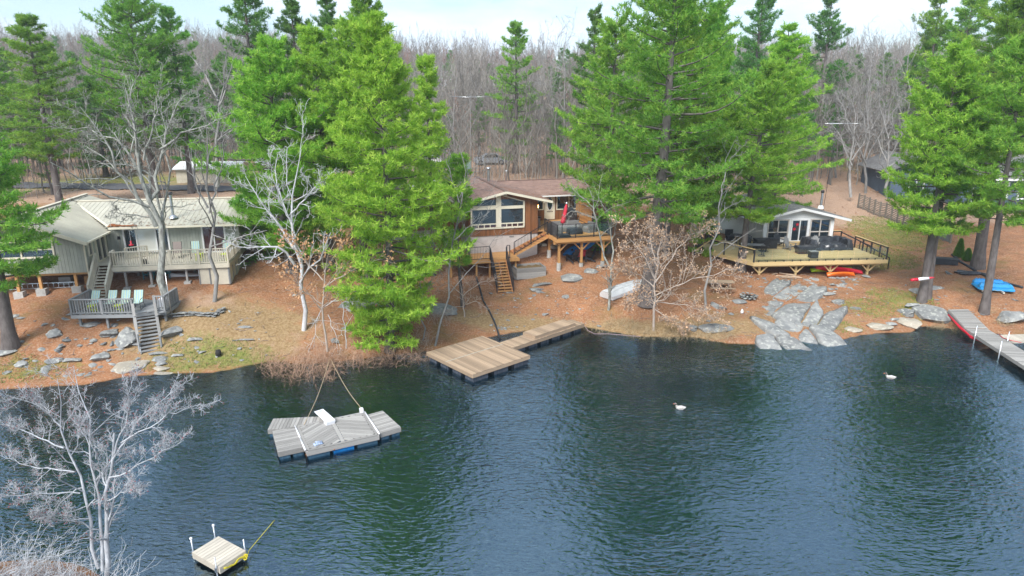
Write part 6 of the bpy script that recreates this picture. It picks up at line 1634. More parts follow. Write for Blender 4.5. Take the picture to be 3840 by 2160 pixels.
# firewood under the pine deck
for k in range(10):
    p = wp(1.9 + rr_.random() * 1.6, -.15 + rr_.random() * .8, 0); p.z = gz(p.x, p.y) + .07
    o = MB().tube([(-.3, 0, 0), (.3, 0, 0)], .06, 5).obj('firewood_log', M_DOCK, None); o.location = p; o.rotation_euler = (0, 0, rr_.uniform(-.8, .6)); o.scale = (rr_.uniform(.8, 2.2), 1, 1); tag(o, 'split log in the woodpile below the pine deck edge', 'log', 'woodpile below the pine deck')
# picnic table
pt = G(2702, 1092)
PT = thing('picnic_table', 'weathered picnic table on the slope below the pine deck', 'picnic table', pt, RAD(-6))
for k in range(5): box('top_plank', M_DOCK, PT, (0, -.3 + k * .15, .74), (1.75, .14, .04))
for s in (-1, 1):
    for k in range(2): box('bench_plank', M_DOCK, PT, (0, s * (.62 + k * .14), .42), (1.75, .13, .04))
    beam('cross_bar', M_DOCK, PT, (s * .6, -.75, .38), (s * .6, .75, .38), .04, .09)
    for q in (-1, 1): beam('leg', M_DOCK, PT, (s * .6, q * .62, 0), (s * .6, q * .22, .72), .04, .09)
# fire ring
fp = G(2806, 1118)
FP = thing('fire_ring', 'ring of stones round a campfire pit beside the ledges', 'fire pit', fp, 0)
for k in range(22):
    a = k * 6.283 / 11; o = link('stone', PEB[k % 6], FP); r0 = .52 + .04 * math.sin(k); o.location = (r0 * math.cos(a + (.25 if k > 10 else 0)), r0 * math.sin(a + (.25 if k > 10 else 0)), .1 + (.14 if k > 10 else 0)); o.scale = (.19, .15, .12); o.rotation_euler = (0, 0, k * 1.3)
MB().lathe([(0, .1), (.36, .08), (.42, .03)], 12).obj('ash_bed', mat('ash', (.06, .055, .05), (.14, .13, .12), 1, 8), FP)
for k in range(7): MB().tube([(.3 * math.cos(k), .3 * math.sin(k), .14), (-.25 * math.cos(k * 1.3), -.25 * math.sin(k * 1.3), .2)], .035, 5).obj('charred_stick', M_DARKIN, FP)
o = MB().lathe([(0, 0), (.1, .01), (.11, .12), (.06, .24), (.035, .3), (0, .31)], 10).obj('plastic_jug', M_WHITEPL, None, True); o.location = G(2782, 1175); tag(o, 'white plastic jug standing among the small rocks', 'jug')
# black bench box, tarp bundle at right
bp_ = G(3543, 990)
BB = thing('deck_box', 'long black lidded box on the ground near the fence', 'storage box', bp_, RAD(-20)); mb = MB(); rbox(mb, (0, 0, 0), (1.7, .6, .42), .0); mb.obj('box_body', M_DARKPL, BB); mb = MB(); rbox(mb, (0, 0, .42), (1.8, .7, .1), .04); mb.obj('lid', M_DARKPL, BB)
tb = G(3640, 1030); me = rock_mesh(77, .42, 22, M_TARP, .22, 2); o = link('tarp_bundle', me); o.location = tb + Vector((0, 0, .12)); o.scale = (1.15, .55, .5); o.rotation_euler = (0, 0, -.35); tag(o, 'crumpled black tarp bundle on the needles at right', 'tarp')
# windsock flag by the twin pine
ws = G(3456, 1130); yv = ws.y - .6
WS = thing('windsock', 'red and white tail streamer hanging before the right pine trunk', 'windsock', WY(3415, 1051, yv), 0)
e_ = WY(3505, 1041, yv) - Vector(WS.location)
for k, (a, b, r0, r1, m_) in enumerate([(0, .3, .09, .12, M_REDPL), (.3, .75, .12, .09, M_WHITEPL), (.75, 1, .09, .03, M_REDPL)]):
    MB().tube([e_ * a, e_ * ((a + b) / 2) + Vector((0, 0, .02)), e_ * b], [r0, (r0 + r1) / 2, r1], 8).obj('streamer_band', m_, WS, True)
# small cedars at right
def cone_shrub(label, px, h, r, seed):
    rng = np.random.default_rng(seed); n = 5200
    p = G(*px); t = thing('cedar_shrub', label, 'shrub', p, 0)
    zz = rng.random(n) ** .8; rad_ = r * (1 - zz) ** .7 * np.minimum(1, .5 + zz * 4) * (.7 + .3 * rng.random(n)); a = rng.random(n) * 6.283
    o_ = np.stack((np.cos(a) * rad_, np.sin(a) * rad_, zz * h), -1); D = np.stack((np.cos(a) * .5, np.sin(a) * .5, np.full(n, .8)), -1) + rng.normal(size=(n, 3)) * .3
    D /= np.linalg.norm(D, axis=1, keepdims=True); w = np.cross(D, rng.normal(size=(n, 3))); w /= np.linalg.norm(w, axis=1, keepdims=True); L = .1 + .08 * rng.random((n, 1))
    V = np.stack((o_ - w * .02, o_ + w * .02, o_ + D * L), 1).reshape(-1, 3)
    return t, V, np.repeat(np.clip(rng.random(n) * .6, 0, 1), 3)
SHRUBS = [cone_shrub('taller small cedar beside the black drain pipe', (3593, 965), 1.5, .42, 3), cone_shrub('shorter small cedar beside the black drain pipe', (3625, 978), .95, .4, 4)]

# ================================================================== antennas
def antenna(label, base, top, elems, boom_rz):
    t = thing('tv_antenna', label, 'antenna', base, 0); h = top.z - base.z; off = Vector((top.x - base.x, top.y - base.y, 0))
    pipe_part('mast', M_BLACK if elems > 20 else M_CUSH, t, [(0, 0, 0), off + Vector((0, 0, h + .2))], .022, 6)
    d = Vector((math.cos(boom_rz), math.sin(boom_rz), 0)); s = Vector((-d.y, d.x, 0)); c = off + Vector((0, 0, h))
    pipe_part('boom', M_STEEL, t, [c - d * 1.5, c + d * 1.5], .025, 6)
    for k in range(12):
        q = c + d * (-1.4 + k * .255); L = .85 - k * .04; pipe_part('element', M_STEEL, t, [q - s * L, q + s * L], .012, 5)
    for sg in (-1, 1): pipe_part('element', M_STEEL, t, [c + d * .2, c + d * .9 + s * (sg * 2.0) + Vector((0, 0, .05))], .02, 5)
tp = WY(1763, 364, 60); antenna('tall television antenna above the brown cottage roof', Vector((tp.x - .1, 60, gz(tp.x, 60))), tp, 12, RAD(80))
tp = WY(3140, 463, 68); antenna('television antenna on a black mast behind the white cottage', Vector((tp.x - .3, 68, gz(tp.x, 68))), tp, 24, RAD(20))
o = MB().tube([WY(1895, 690, 63), WY(1899, 645, 63), WY(1899, 638, 63)], [.07, .07, .1], 8).obj('vent_pole', M_STEEL, None, True); tag(o, 'grey utility pole just behind the brown roof', 'pole')

# ================================================================== cars behind the middle cottage
def car(label, u, y, rz, m, L=4.5, H=1.45):
    b = WY(u, 600, y); z = gz(b.x, y); t = thing('parked_car', label, 'car', (b.x, y, z), rz, 'cars parked behind the brown cottage')
    prof = [(-L / 2, .55), (-L / 2 + .1, .85), (-L * .28, .95), (-L * .14, H), (L * .2, H), (L * .34, .98), (L / 2 - .05, .85), (L / 2, .5), (L / 2 - .1, .28), (-L / 2 + .1, .28)]
    rings = [[Vector((x, yy * (.9 if zz > 1.1 else 1), zz)) for x, zz in prof] for yy in (-.85, .85)]
    mb = MB().loft(rings); k = len(mb.v)
    for yy in (-.85, .85):
        k = len(mb.v); mb.v += [(x, yy * (.9 if zz > 1.1 else 1), zz) for x, zz in prof] + [(0, yy, .6)]; mb.t += [(k + i, k + (i + 1) % 10, k + 10) for i in range(10)]
    mb.obj('body', m, t)
    for yy in (-.845, .845): MB().add([(-L * .24, yy * 1.005, .98), (L * .28, yy * 1.005, .98), (L * .17, yy * .93, H - .08), (-L * .12, yy * .93, H - .08)], [(0, 1, 2, 3)]).obj('side_window', M_GLASS, t)
    MB().add([(-L * .27, -.75, .99), (-L * .27, .75, .99), (-L * .15, .7, H - .06), (-L * .15, -.7, H - .06)], [(0, 1, 2, 3)]).obj('windscreen', M_GLASS, t)
    for x in (-L * .31, L * .31):
        for yy in (-.8, .8): 
            w = MB().tube([(x, yy - .1, .32), (x, yy + .1, .32)], .32, 14).obj('wheel', M_DARKPL, t); MB().tube([(x, yy - .11, .32), (x, yy + .11, .32)], .18, 10).obj('rim', M_STEEL, w)
M_CARW = mat('white_car_paint', (.75, .76, .78), None, .3, 2); M_CARS = mat('silver_car_paint', (.42, .47, .55), None, .3, 2, metal=.4)
car('silver blue car glimpsed between trunks above the stove pipe', 1838, 92, RAD(10), M_CARS); car('white car glimpsed through boughs left of the silver car', 1612, 90, RAD(-8), M_CARW); car('white car close behind the left roof of the brown cottage', 1592, 69, RAD(12), M_CARW)
o = box('utility_box', mat('mint_paint', (.42, .6, .55), None, .6), None, (0, 0, 0), (.7, .6, 1.1)); q = WY(1757, 600, 88); o.location = (q.x, 88, gz(q.x, 88) + .5); tag(o, 'pale mint utility box in the woods left of the silver car', 'utility box')

# ================================================================== ducks and a sunken tyre
def duck(label, u, v, rz):
    p = W(u, v, 0); t = thing('duck', label, 'duck', (p.x, p.y, .0), rz, 'ducks on the lake')
    me = bpy.data.meshes.new('duck_body'); bm = bmesh.new()
    path = [(-.27, 0, .16, .015), (-.2, 0, .12, .06), (-.1, 0, .08, .105), (.03, 0, .07, .115), (.13, 0, .09, .09), (.18, 0, .15, .05), (.20, 0, .22, .045), (.225, 0, .255, .05), (.27, 0, .25, .03), (.30, 0, .24, .006)]
    mb = MB(); mb.tube([p_[:3] for p_ in path], [p_[3] for p_ in path], 10); mb.obj('body', mat('duck_plumage', (.62, .60, .57), (.35, .31, .28), .8, 9), t, True)
    MB().tube([(.285, 0, .245), (.345, 0, .232)], [.018, .010], 6).obj('bill', M_ORANGE, t, True)
    mb = MB(); mb.tube([(.19, 0, .20), (.21, 0, .245), (.245, 0, .262), (.27, 0, .255)], [.049, .052, .052, .03], 10); mb.obj('head', mat('duck_head', (.10, .08, .06), (.16, .12, .09), .7, 9), t, True)
    for s in (-1, 1): MB().tube([(-.2, s * .05, .15), (-.05, s * .105, .12), (.1, s * .085, .11)], [.015, .05, .02], 6).obj('wing', mat('duck_wing', (.55, .53, .50), (.4, .37, .34), .8, 9), t, True)
duck('pale duck swimming in the middle of the lake', 2550, 1535, RAD(160)); duck('pale duck swimming nearer the right boulders', 3338, 1420, RAD(150))
o = MB().tube([(.42 * math.cos(a), .42 * math.sin(a), 0) for a in np.linspace(0, 6.283, 25)], .07, 8, False).obj('sunken_tyre', mat('rusty_tyre', (.20, .11, .05), (.12, .07, .04), .9), None, True)
o.location = W(137, 1680, -.07); tag(o, 'rusty hoop breaking the surface behind the pale tree', 'tyre')
o = MB().lathe([(0, 0), (.14, .02), (.17, .2), (.13, .36), (0, .38)], 10).obj('tree_stump', M_DARKIN, None, True); o.location = G(820, 1335); tag(o, 'short dark stump on the grassy bank by the brush', 'stump')
# ------------------------------------------------------------------ tree growing
def tubes(P, R, n):
    """many polylines P (N,K,3) with radii R (N,K) -> verts, quads"""
    N, K, _ = P.shape
    D = np.gradient(P, axis=1); D = norm(D)
    ref = np.where(np.abs(D[:, :1, 2:3]) < .8, np.array([0, 0, 1.0]), np.array([1.0, 0, 0]))
    A = norm(np.cross(D, np.broadcast_to(ref, D.shape))); Bn = np.cross(D, A)
    t = np.arange(n) * 2 * np.pi / n
    V = P[:, :, None] + (A[:, :, None] * np.cos(t)[:, None] + Bn[:, :, None] * np.sin(t)[:, None]) * R[:, :, None, None]
    idx = np.arange(N * K * n).reshape(N, K, n)
    a, b = idx[:, :-1], idx[:, 1:]
    Q = np.stack((a, np.roll(a, -1, 2), np.roll(b, -1, 2), b), -1).reshape(-1, 4)
    return V.reshape(-1, 3), Q
def merge_vq(lst):
    V, Q, k = [], [], 0
    for v, q in lst:
        V.append(v); Q.append(q + k); k += len(v)
    return np.concatenate(V), np.concatenate(Q)
def sample(P, R, t):
    """points, tangents and radii at parameter t (N,M) on polylines (N,K,3)"""
    N, K, _ = P.shape
    f = t * (K - 1); i = np.clip(f.astype(int), 0, K - 2); w = f - i
    r = np.arange(N)[:, None]
    a, b = P[r, i], P[r, i + 1]
    return a + (b - a) * w[..., None], norm(b - a), R[r, i] * (1 - w) + R[r, i + 1] * w
def grow(P, R, rng, nch, t0, t1, lfac, ang, K=5, up=.25, wig=.12, rfac=.55, rtip=.35, lmin=.15, taper=.5):
    N = len(P); L = np.linalg.norm(np.diff(P, axis=1), axis=-1).sum(1)
    t = (np.arange(nch)[None] + rng.random((N, nch))) / nch * (t1 - t0) + t0
    p, d, r = sample(P, R, t)
    q = rng.normal(size=d.shape); q = norm(q - d * (q * d).sum(-1, keepdims=True))
    a = RAD(ang[0]) + rng.random(t.shape) * RAD(ang[1] - ang[0])
    dd = norm(d * np.cos(a)[..., None] + q * np.sin(a)[..., None])
    ln = np.maximum(L[:, None] * lfac * (1 - taper * t) * (.6 + .7 * rng.random(t.shape)), lmin)
    M = N * nch
    p, dd, r, ln = p.reshape(M, 3), dd.reshape(M, 3), r.reshape(M), ln.reshape(M)
    out = np.zeros((M, K, 3)); out[:, 0] = p; cur = dd.copy()
    for k in range(1, K):
        cur = norm(cur + rng.normal(size=cur.shape) * wig * 1.6 + np.array([0, 0, up]) / K * 1.6)
        out[:, k] = out[:, k - 1] + cur * (ln / (K - 1))[:, None]
    rr = (r * rfac)[:, None] * np.linspace(1, rtip, K)[None]
    return out, rr

def bare_mesh(name, limbs, rng, m, levels, sides=(8, 5, 3, 3), rmin=.007, thin=.82):
    """limbs: list of (points (K,3), r0, r1); levels: list of dicts for grow()"""
    KK = 9
    P = []; R = []
    for pts, r0, r1 in limbs:
        pts = np.array([tuple(p) for p in pts], float); s = np.concatenate(([0], np.cumsum(np.linalg.norm(np.diff(pts, axis=0), axis=1)))); s /= s[-1]
        q = np.stack([np.interp(np.linspace(0, 1, KK), s, pts[:, k]) for k in range(3)], -1)
        seg = np.linalg.norm(pts[-1] - pts[0]) * .012
        q[1:-1] += rng.normal(size=(KK - 2, 3)) * seg
        P.append(q); R.append(np.linspace(r0, r1 * .8, KK) * thin)
    P, R = np.array(P), np.array(R)
    parts = [tubes(P, R, sides[0])]; cur = (P, R); tips = None
    for i, lv in enumerate(levels):
        c = grow(cur[0], cur[1], rng, **lv)
        c = (c[0], np.maximum(c[1], rmin))
        parts.append(tubes(c[0], c[1], sides[min(i + 1, len(sides) - 1)]))
        cur = c
    tips = cur[0][:, -1]
    V, Q = merge_vq(parts)
    return mesh_np(name, V, Q, None, m, True), cur[0]

def bark(name, c1, c2, sc=5.0):
    return mat(name, c1, c2, .92, sc, .12, bump=.6, bscale=16, grain=(1, 1, .35), coords='pos', spec=.2)
B_GREY = bark('grey_bark', (.34, .33, .315), (.2, .195, .185))
B_LICHEN = bark('lichen_bark', (.42, .43, .38), (.16, .155, .145), 7)
B_NEAR = bark('silver_twig_bark', (.48, .50, .525), (.28, .29, .305))
B_PALE = bark('pale_twig_bark', (.60, .61, .62), (.44, .44, .45))
B_PINE = bark('pine_bark', (.17, .15, .14), (.10, .085, .08))
B_BROWN = bark('brown_twig_bark', (.31, .24, .20), (.21, .165, .14))
B_TAN = bark('tan_twig_bark', (.47, .40, .34), (.35, .29, .25))
B_FAR = mat('woodland_twigs', (.30, .28, .245), (.20, .185, .165), .95, .06, .36, coords='pos', spec=.1)
B_FARR = mat('woodland_red_twigs', (.32, .19, .15), (.26, .16, .13), .95, .06, .22, coords='pos', spec=.1)

def needle_mat(name, c1, c2, c3, trans=.35):
    m = bpy.data.materials.new(name); m.use_nodes = True
    n, l = m.node_tree.nodes, m.node_tree.links; n.clear()
    o = n.new('ShaderNodeOutputMaterial'); at = n.new('ShaderNodeAttribute'); at.attribute_name = 'tint'
    cr = n.new('ShaderNodeValToRGB'); cr.color_ramp.elements[0].color = lin(c1); cr.color_ramp.elements[1].color = lin(c3)
    e = cr.color_ramp.elements.new(.5); e.color = lin(c2)
    oi = n.new('ShaderNodeObjectInfo'); mr = n.new('ShaderNodeMapRange'); mr.inputs['To Min'].default_value = .88; mr.inputs['To Max'].default_value = 1.12
    hs = n.new('ShaderNodeHueSaturation'); hs.inputs['Saturation'].default_value = 1.0
    mh = n.new('ShaderNodeMapRange'); mh.inputs['To Min'].default_value = .485; mh.inputs['To Max'].default_value = .515; ml_ = n.new('ShaderNodeMath'); ml_.operation = 'FRACT'; mm_ = n.new('ShaderNodeMath'); mm_.operation = 'MULTIPLY'; mm_.inputs[1].default_value = 7.31
    l.new(oi.outputs['Random'], mm_.inputs[0]); l.new(mm_.outputs[0], ml_.inputs[0]); l.new(ml_.outputs[0], mh.inputs['Value']); l.new(mh.outputs['Result'], hs.inputs['Hue'])
    l.new(oi.outputs['Random'], mr.inputs['Value']); l.new(mr.outputs['Result'], hs.inputs['Value'])
    l.new(at.outputs['Fac'], cr.inputs['Fac']); l.new(cr.outputs['Color'], hs.inputs['Color'])
    d = n.new('ShaderNodeBsdfDiffuse'); t = n.new('ShaderNodeBsdfTranslucent'); x = n.new('ShaderNodeMixShader'); x.inputs['Fac'].default_value = trans
    l.new(hs.outputs['Color'], d.inputs['Color']); l.new(hs.outputs['Color'], t.inputs['Color'])
    l.new(d.outputs[0], x.inputs[1]); l.new(t.outputs[0], x.inputs[2]); l.new(x.outputs[0], o.inputs['Surface'])
    return m
N_BRIGHT = needle_mat('bright_pine_needles', (.135, .31, .04), (.275, .49, .06), (.50, .67, .12), .5)
N_MID = needle_mat('pine_needles', (.095, .26, .045), (.20, .43, .065), (.40, .60, .11), .5)
N_DARK = needle_mat('dark_pine_needles', (.07, .19, .055), (.135, .30, .075), (.25, .42, .10), .5)

def pine_geo(rng, height, radius, cb, trunk_r, lean=(0, 0), dens=1.0, whorl=.74, nl=.25, nk=12, sparse=0.0, droop=.12, skirt=0.6, leaders=1):
    """white pine: trunk with limbs, and needle tufts set on spreading boughs"""
    ht = np.linspace(0, 1, 14)
    bend = np.sin(ht * 3.1) * .012 * height
    T = np.stack((lean[0] * ht ** 1.3 + bend * rng.normal(), lean[1] * ht ** 1.3 + bend * rng.normal(), ht * height), -1)
    TR = trunk_r * (1 - ht) ** .85 + .02; TR[0] *= 1.35
    tr_parts = [tubes(T[None], TR[None], 10)]
    hs, az, Ls, el = [], [], [], []
    h = cb * height
    while h < height * .985:
        t = (h - cb * height) / (height * (1 - cb))
        prof = (skirt + (1 - skirt) * min(1, t / .28)) * (1 - t ** 1.35) ** .72 if t > .0 else skirt
        n = rng.integers(4, 7); n = n if rng.random() > .12 else 3; a0 = rng.random() * 6.283
        for k in range(n):
            if rng.random() < sparse: continue
            hs.append(h + rng.normal() * .14); az.append(a0 + k * 6.283 / n + rng.normal() * .28)
            Ls.append(max(.35, radius * prof * (.55 + .6 * rng.random() + (.25 if rng.random() < .18 else 0)))); el.append(-.05 + .28 * t + .55 * t ** 3 + rng.normal() * .09)
        h += whorl * (.7 + .6 * rng.random()) * (1 - .35 * t)
    hs, az, Ls, el = map(np.array, (hs, az, Ls, el)); N = len(hs)
    base = np.stack([np.interp(hs / height, ht, T[:, k]) for k in range(3)], -1)
    dirh = np.stack((np.cos(az), np.sin(az), np.zeros(N)), -1)
    K = 7; s = np.linspace(0, 1, K)
    zc = el[:, None] * s - droop * 2.2 * s ** 2 * (1 - .6 * s) + (.20 + .1 * rng.random((N, 1))) * s ** 3
    side = np.stack((-np.sin(az), np.cos(az), np.zeros(N)), -1)
    sw = rng.normal(size=(N, 1)) * .16 * s ** 2
    BP = base[:, None] + (dirh[:, None] * s[None, :, None] + side[:, None] * sw[..., None]) * Ls[:, None, None]
    BP[..., 2] += zc * Ls[:, None]
    BR = (.016 + .0135 * Ls)[:, None] * np.linspace(1, .22, K)[None]
    tr_parts.append(tubes(BP, BR, 4))
    # side sprays
    nsp = max(6, int(round(11 * dens)))
    t = .16 + .84 * ((np.arange(nsp)[None] + rng.random((N, nsp))) / nsp) ** .85
    p, d, _ = sample(BP, BR, t)
    sgn = np.where((np.arange(nsp)[None] + rng.integers(0, 2, (N, 1))) % 2, 1., -1.)
    sd_ = norm(np.cross(d, np.array([0, 0, 1.0]))) * sgn[..., None]
    a = .75 + .45 * rng.random(t.shape)
    sdir = norm(d * np.cos(a)[..., None] + sd_ * np.sin(a)[..., None] + np.array([0, 0, .14]) + rng.normal(size=d.shape) * .12)
    sl = np.clip(Ls[:, None] * .42 * (1.15 - .75 * t) * (.65 + .7 * rng.random(t.shape)), .28, 1.7)
    # tufts along sprays (+ the bough tip itself)
    nt = max(4, int(round(5.2 * dens)))
    u = (np.arange(nt) + 1.0) / nt
    keep = sl[..., None] * u
    TP = p[..., None, :] + sdir[..., None, :] * (sl[..., None] * u)[..., None]
    TP[..., 2] += .10 * (sl[..., None] * u ** 2)
    TD = np.broadcast_to(sdir[..., None, :], TP.shape)
    TP, TD = TP.reshape(-1, 3), TD.reshape(-1, 3)
    # drop tufts that would crowd short sprays
    kp = rng.random(len(TP)) < np.clip((sl[..., None] * np.ones(nt)).reshape(-1) / .8, .45, 1)
    TP, TD = TP[kp], TD[kp]
    tip = BP[:, -1]; TP = np.concatenate((TP, tip, lerp(BP[:, -2], tip, .5))); TD = np.concatenate((TD, norm(BP[:, -1] - BP[:, -2]), norm(BP[:, -1] - BP[:, -2])))
    top = T[-1:] + np.array([[0, 0, .0]]); TP = np.concatenate((TP, top)); TD = np.concatenate((TD, [[0, 0, 1.]]))
    TP = TP + rng.normal(size=TP.shape) * .05
    M = len(TP); kn = nk
    D = norm(TD[:, None] * .55 + np.array([0, 0, .38]) + rng.normal(size=(M, kn, 3)) * .75)
    L = nl * (.65 + .6 * rng.random((M, kn)))
    w = norm(np.cross(D, rng.normal(size=D.shape))) * (L * .15)[..., None]
    o = TP[:, None] + D * (rng.random((M, kn)) * .05)[..., None] + rng.normal(size=D.shape) * .045
    V = np.stack((o - w * .75, o + w * .75, o + D * L[..., None] + w * .2), 2).reshape(-1, 3)
    tris = np.arange(len(V)).reshape(-1, 3)
    bt = rng.random(M) * .45 + .28 + .3 * (rng.random(M) < .12)
    tint = np.clip(bt[:, None] + rng.normal(size=(M, kn)) * .14, 0, 1)
    tint = np.repeat(tint.reshape(-1), 3)
    tv, tq = merge_vq(tr_parts)
    return tv, tq, V, tris, tint
PINES = {}
def pine(label, base, height, radius, cb=.25, trunk_r=.22, seed=1, m=None, group=None, name='pine_tree', **kw):
    rng = np.random.default_rng(seed)
    tv, tq, V, T, tint = pine_geo(rng, height, radius, cb, trunk_r, **kw)
    t = thing(name, label, 'tree', base, 0, group)
    link('trunk', mesh_np('pine_trunk', tv, tq, None, B_PINE, True), t)
    link('crown', mesh_np('pine_crown', V, None, T, m or N_MID, False, {'tint': tint}), t)
    return t
SHARED = {}
def shared_shape(k, sparse):
    key = (k, sparse)
    if key not in SHARED:
        cb, r = ((.30, 3.6), (.12, 3.8), (.34, 2.9))[k]
        g = pine_geo(np.random.default_rng(500 + k + (9 if sparse else 0)), 18.0, r, cb, .27, sparse=.35 if sparse else .05, dens=.95)
        SHARED[key] = (mesh_np('pine_trunk', g[0], g[1], None, B_PINE, True), g, {}, r)
    return SHARED[key]
def pine_shared(label, base, height, radius, k, m, rz, sparse):
    tr, g, cr, r = shared_shape(k, sparse)
    if m.name not in cr: cr[m.name] = mesh_np('pine_crown', g[2], None, g[3], m, False, {'tint': g[4]})
    t = thing('pine_tree', label, 'tree', base, rz); t.scale = (radius / r, radius / r, height / 18.0)
    link('trunk', tr, t); link('crown', cr[m.name], t)
    return t
def ht(u, v, y, base): return WY(u, v, y).z - base.z
def ub(u, y):                       # a base at bearing u and distance y
    p = WY(u, 700, y); # first guess; refine for the ground height
    for _ in range(3):
        z = gz(p.x, y); d = y * CP - (z - CAM_H) * SP; p = Vector(((u - 1920) / FPX * d, y, z))
    p.z -= .08
    return p

# name: (label, base px or (u, distance), top v, radius, crown base, trunk radius, needles, options)
def P_(label, base, topv, r, cb, tr, m, seed, **kw):
    if base[0] == 'y' and topv < 500:          # bearing taken at the crown, level with the eye
        x = (base[1] - 1920) / FPX * base[2] * CP; b = Vector((x, base[2], gz(x, base[2]) - .08))
    else: b = ub(*base[1:]) if base[0] == 'y' else G(base[1], base[2])
    b.z -= .06
    h = WY(1920, topv, b.y).z - b.z
    if (b.y > 55.5 and r < 5) or r < 1.0: return pine_shared(label, b, h, r * 1.08, 1 if cb < .2 else (2 if r / h < .16 else 0), m, seed * 1.3, kw.get('sparse', 0) > .15)
    pine(label, b, h, r, cb, tr, seed, m, **kw)

P_('tall pine on the left edge in front of the grey green cottage', ('p', 40, 1300), 400, 4.0, .30, .36, N_MID, 11, lean=(.3, 0), dens=1.15, droop=.2)
P_('rounded pine behind the left cottage at the left edge', ('y', 150, 60), 60, 4.0, .36, .25, N_MID, 12, dens=1.1)
P_('pale pine partly out of frame left behind the cottage', ('y', -30, 66), 200, 4.0, .3, .25, N_MID, 13)
P_('big dark green pine rising behind the left cottage roof', ('y', 530, 66), -60, 5.8, .28, .35, N_MID, 14, dens=1.1)
P_('smaller dark pine at the right shoulder of the big dark pine', ('y', 670, 69), 30, 3.4, .25, .25, N_MID, 15, dens=1.1)
P_('low dark pine between trunks behind the left roof', ('y', 350, 80), 290, 4.0, .12, .22, N_DARK, 16)
P_('dense dark pine above the beige shed', ('y', 700, 82), 330, 3.6, .1, .22, N_DARK, 17)
P_('dark pine with its top cut off left of the bright pines', ('y', 960, 58), -90, 3.6, .3, .3, N_DARK, 18, dens=1.1)
P_('slim dark spire left of centre behind the bright pines', ('y', 1120, 60), 0, 2.8, .3, .25, N_DARK, 19)
P_('second slim dark spire behind the bright pines', ('y', 1250, 62), -20, 2.5, .3, .25, N_DARK, 20)
P_('dark pine top rising directly behind the tallest bright pine', ('y', 1375, 52), -70, 2.9, .35, .28, N_MID, 21)
P_('broad bright pine left of the shore pine', ('y', 1030, 45), 150, 5.0, .14, .28, N_BRIGHT, 22, dens=1.2)
P_('bright pine tucked between the broad pine and the shore pine', ('y', 1190, 46), 110, 4.3, .2, .26, N_BRIGHT, 23, dens=1.15)
P_('tallest bright pine with branches down to the water', ('p', 1462, 1318), 60, 4.4, .07, .24, N_BRIGHT, 24, dens=1.15, lean=(-.1, .4), skirt=.52, droop=.2)
P_('bright pine filling the gap behind the shore pine', ('y', 1330, 45), 60, 4.0, .2, .26, N_BRIGHT, 47, dens=1.0)
P_('slender bright pine right of the tallest bright pine', ('y', 1600, 47), 215, 1.9, .3, .16, N_BRIGHT, 25)
P_('thin young pine in front of the landing railing', ('p', 1736, 1150), 600, 1.7, .34, .11, N_BRIGHT, 26, dens=.9, sparse=.35)
P_('low green pine boughs beneath the broad bright pine', ('y', 960, 47), 720, 2.5, .02, .12, N_MID, 27)
P_('low dark pine in the shade of the bright pines', ('y', 1120, 49), 760, 2.6, .02, .12, N_MID, 28)
P_('sparse pine standing alone behind the brown roof', ('y', 1932, 84), 80, 3.9, .1, .26, N_MID, 29, sparse=.3, dens=1.0)
P_('massive pine with thick trunk behind the upturned boat', ('p', 2422, 1142), -140, 6.3, .30, .50, N_MID, 30, dens=1.2, lean=(.6, 0), whorl=.85, sparse=.06, skirt=.75)
P_('pine beside the right edge of the cedar deck', ('y', 2302, 52), 60, 4.6, .24, .30, N_MID, 31, dens=1.2)
P_('pine just right of the massive pine and farther back', ('y', 2530, 52), -60, 4.6, .24, .28, N_BRIGHT, 32, dens=1.2)
P_('pine between the massive pine and the leaning pine', ('y', 2660, 55), 20, 3.8, .2, .26, N_MID, 33, dens=1.1)
P_('wispy pine top left of the massive pine', ('y', 2225, 62), 40, 2.4, .4, .2, N_DARK, 34, sparse=.25)
P_('pine leaning beside the pale pine deck', ('p', 2782, 1016), 240, 4.5, .29, .26, N_BRIGHT, 35, dens=1.1, lean=(1.2, .5))
P_('bright pine standing over the white cottage roof', ('y', 2930, 62), 100, 4.6, .16, .3, N_BRIGHT, 36, dens=1.2)
P_('dark pine behind the white cottage reaching the top edge', ('y', 2830, 78), -60, 3.6, .3, .28, N_DARK, 37)
P_('open layered pine against the sky right of centre', ('y', 3075, 84), -30, 3.6, .3, .25, N_DARK, 38, sparse=.4)
P_('slimmer pine hugging the trunk of the windsock pine', ('p', 3478, 1122), 260, 2.7, .34, .2, N_MID, 48, lean=(.2, .4), sparse=.1)
P_('bright pine behind the red and white windsock', ('p', 3456, 1130), 180, 4.4, .31, .26, N_BRIGHT, 39, dens=1.1, sparse=.12, lean=(-.3, .2))
P_('pine right of the blue pedal boat at the right edge', ('p', 3690, 1172), 120, 3.9, .36, .25, N_MID, 40, dens=1.05, sparse=.1, lean=(-.5, .3))
P_('thick trunked pine in front of the slate blue house', ('p', 3665, 1008), -120, 5.0, .42, .42, N_MID, 41, dens=1.1)
P_('tall pine behind the slate blue house roof', ('y', 3590, 80), -70, 4.6, .3, .3, N_MID, 42)
P_('pine at the left end of the slate blue house', ('y', 3470, 84), -30, 3.8, .35, .28, N_MID, 43, sparse=.2)
P_('pine rising behind the house at the top right corner', ('y', 3770, 74), -110, 4.6, .3, .3, N_DARK, 44)
P_('small pine sapling in front of the privacy screen', ('y', 2247, 51.6), 800, .95, .02, .06, N_MID, 45)
P_('low bright pine left of the pine deck steps', ('y', 2630, 54), 760, 1.7, .05, .1, N_BRIGHT, 46)

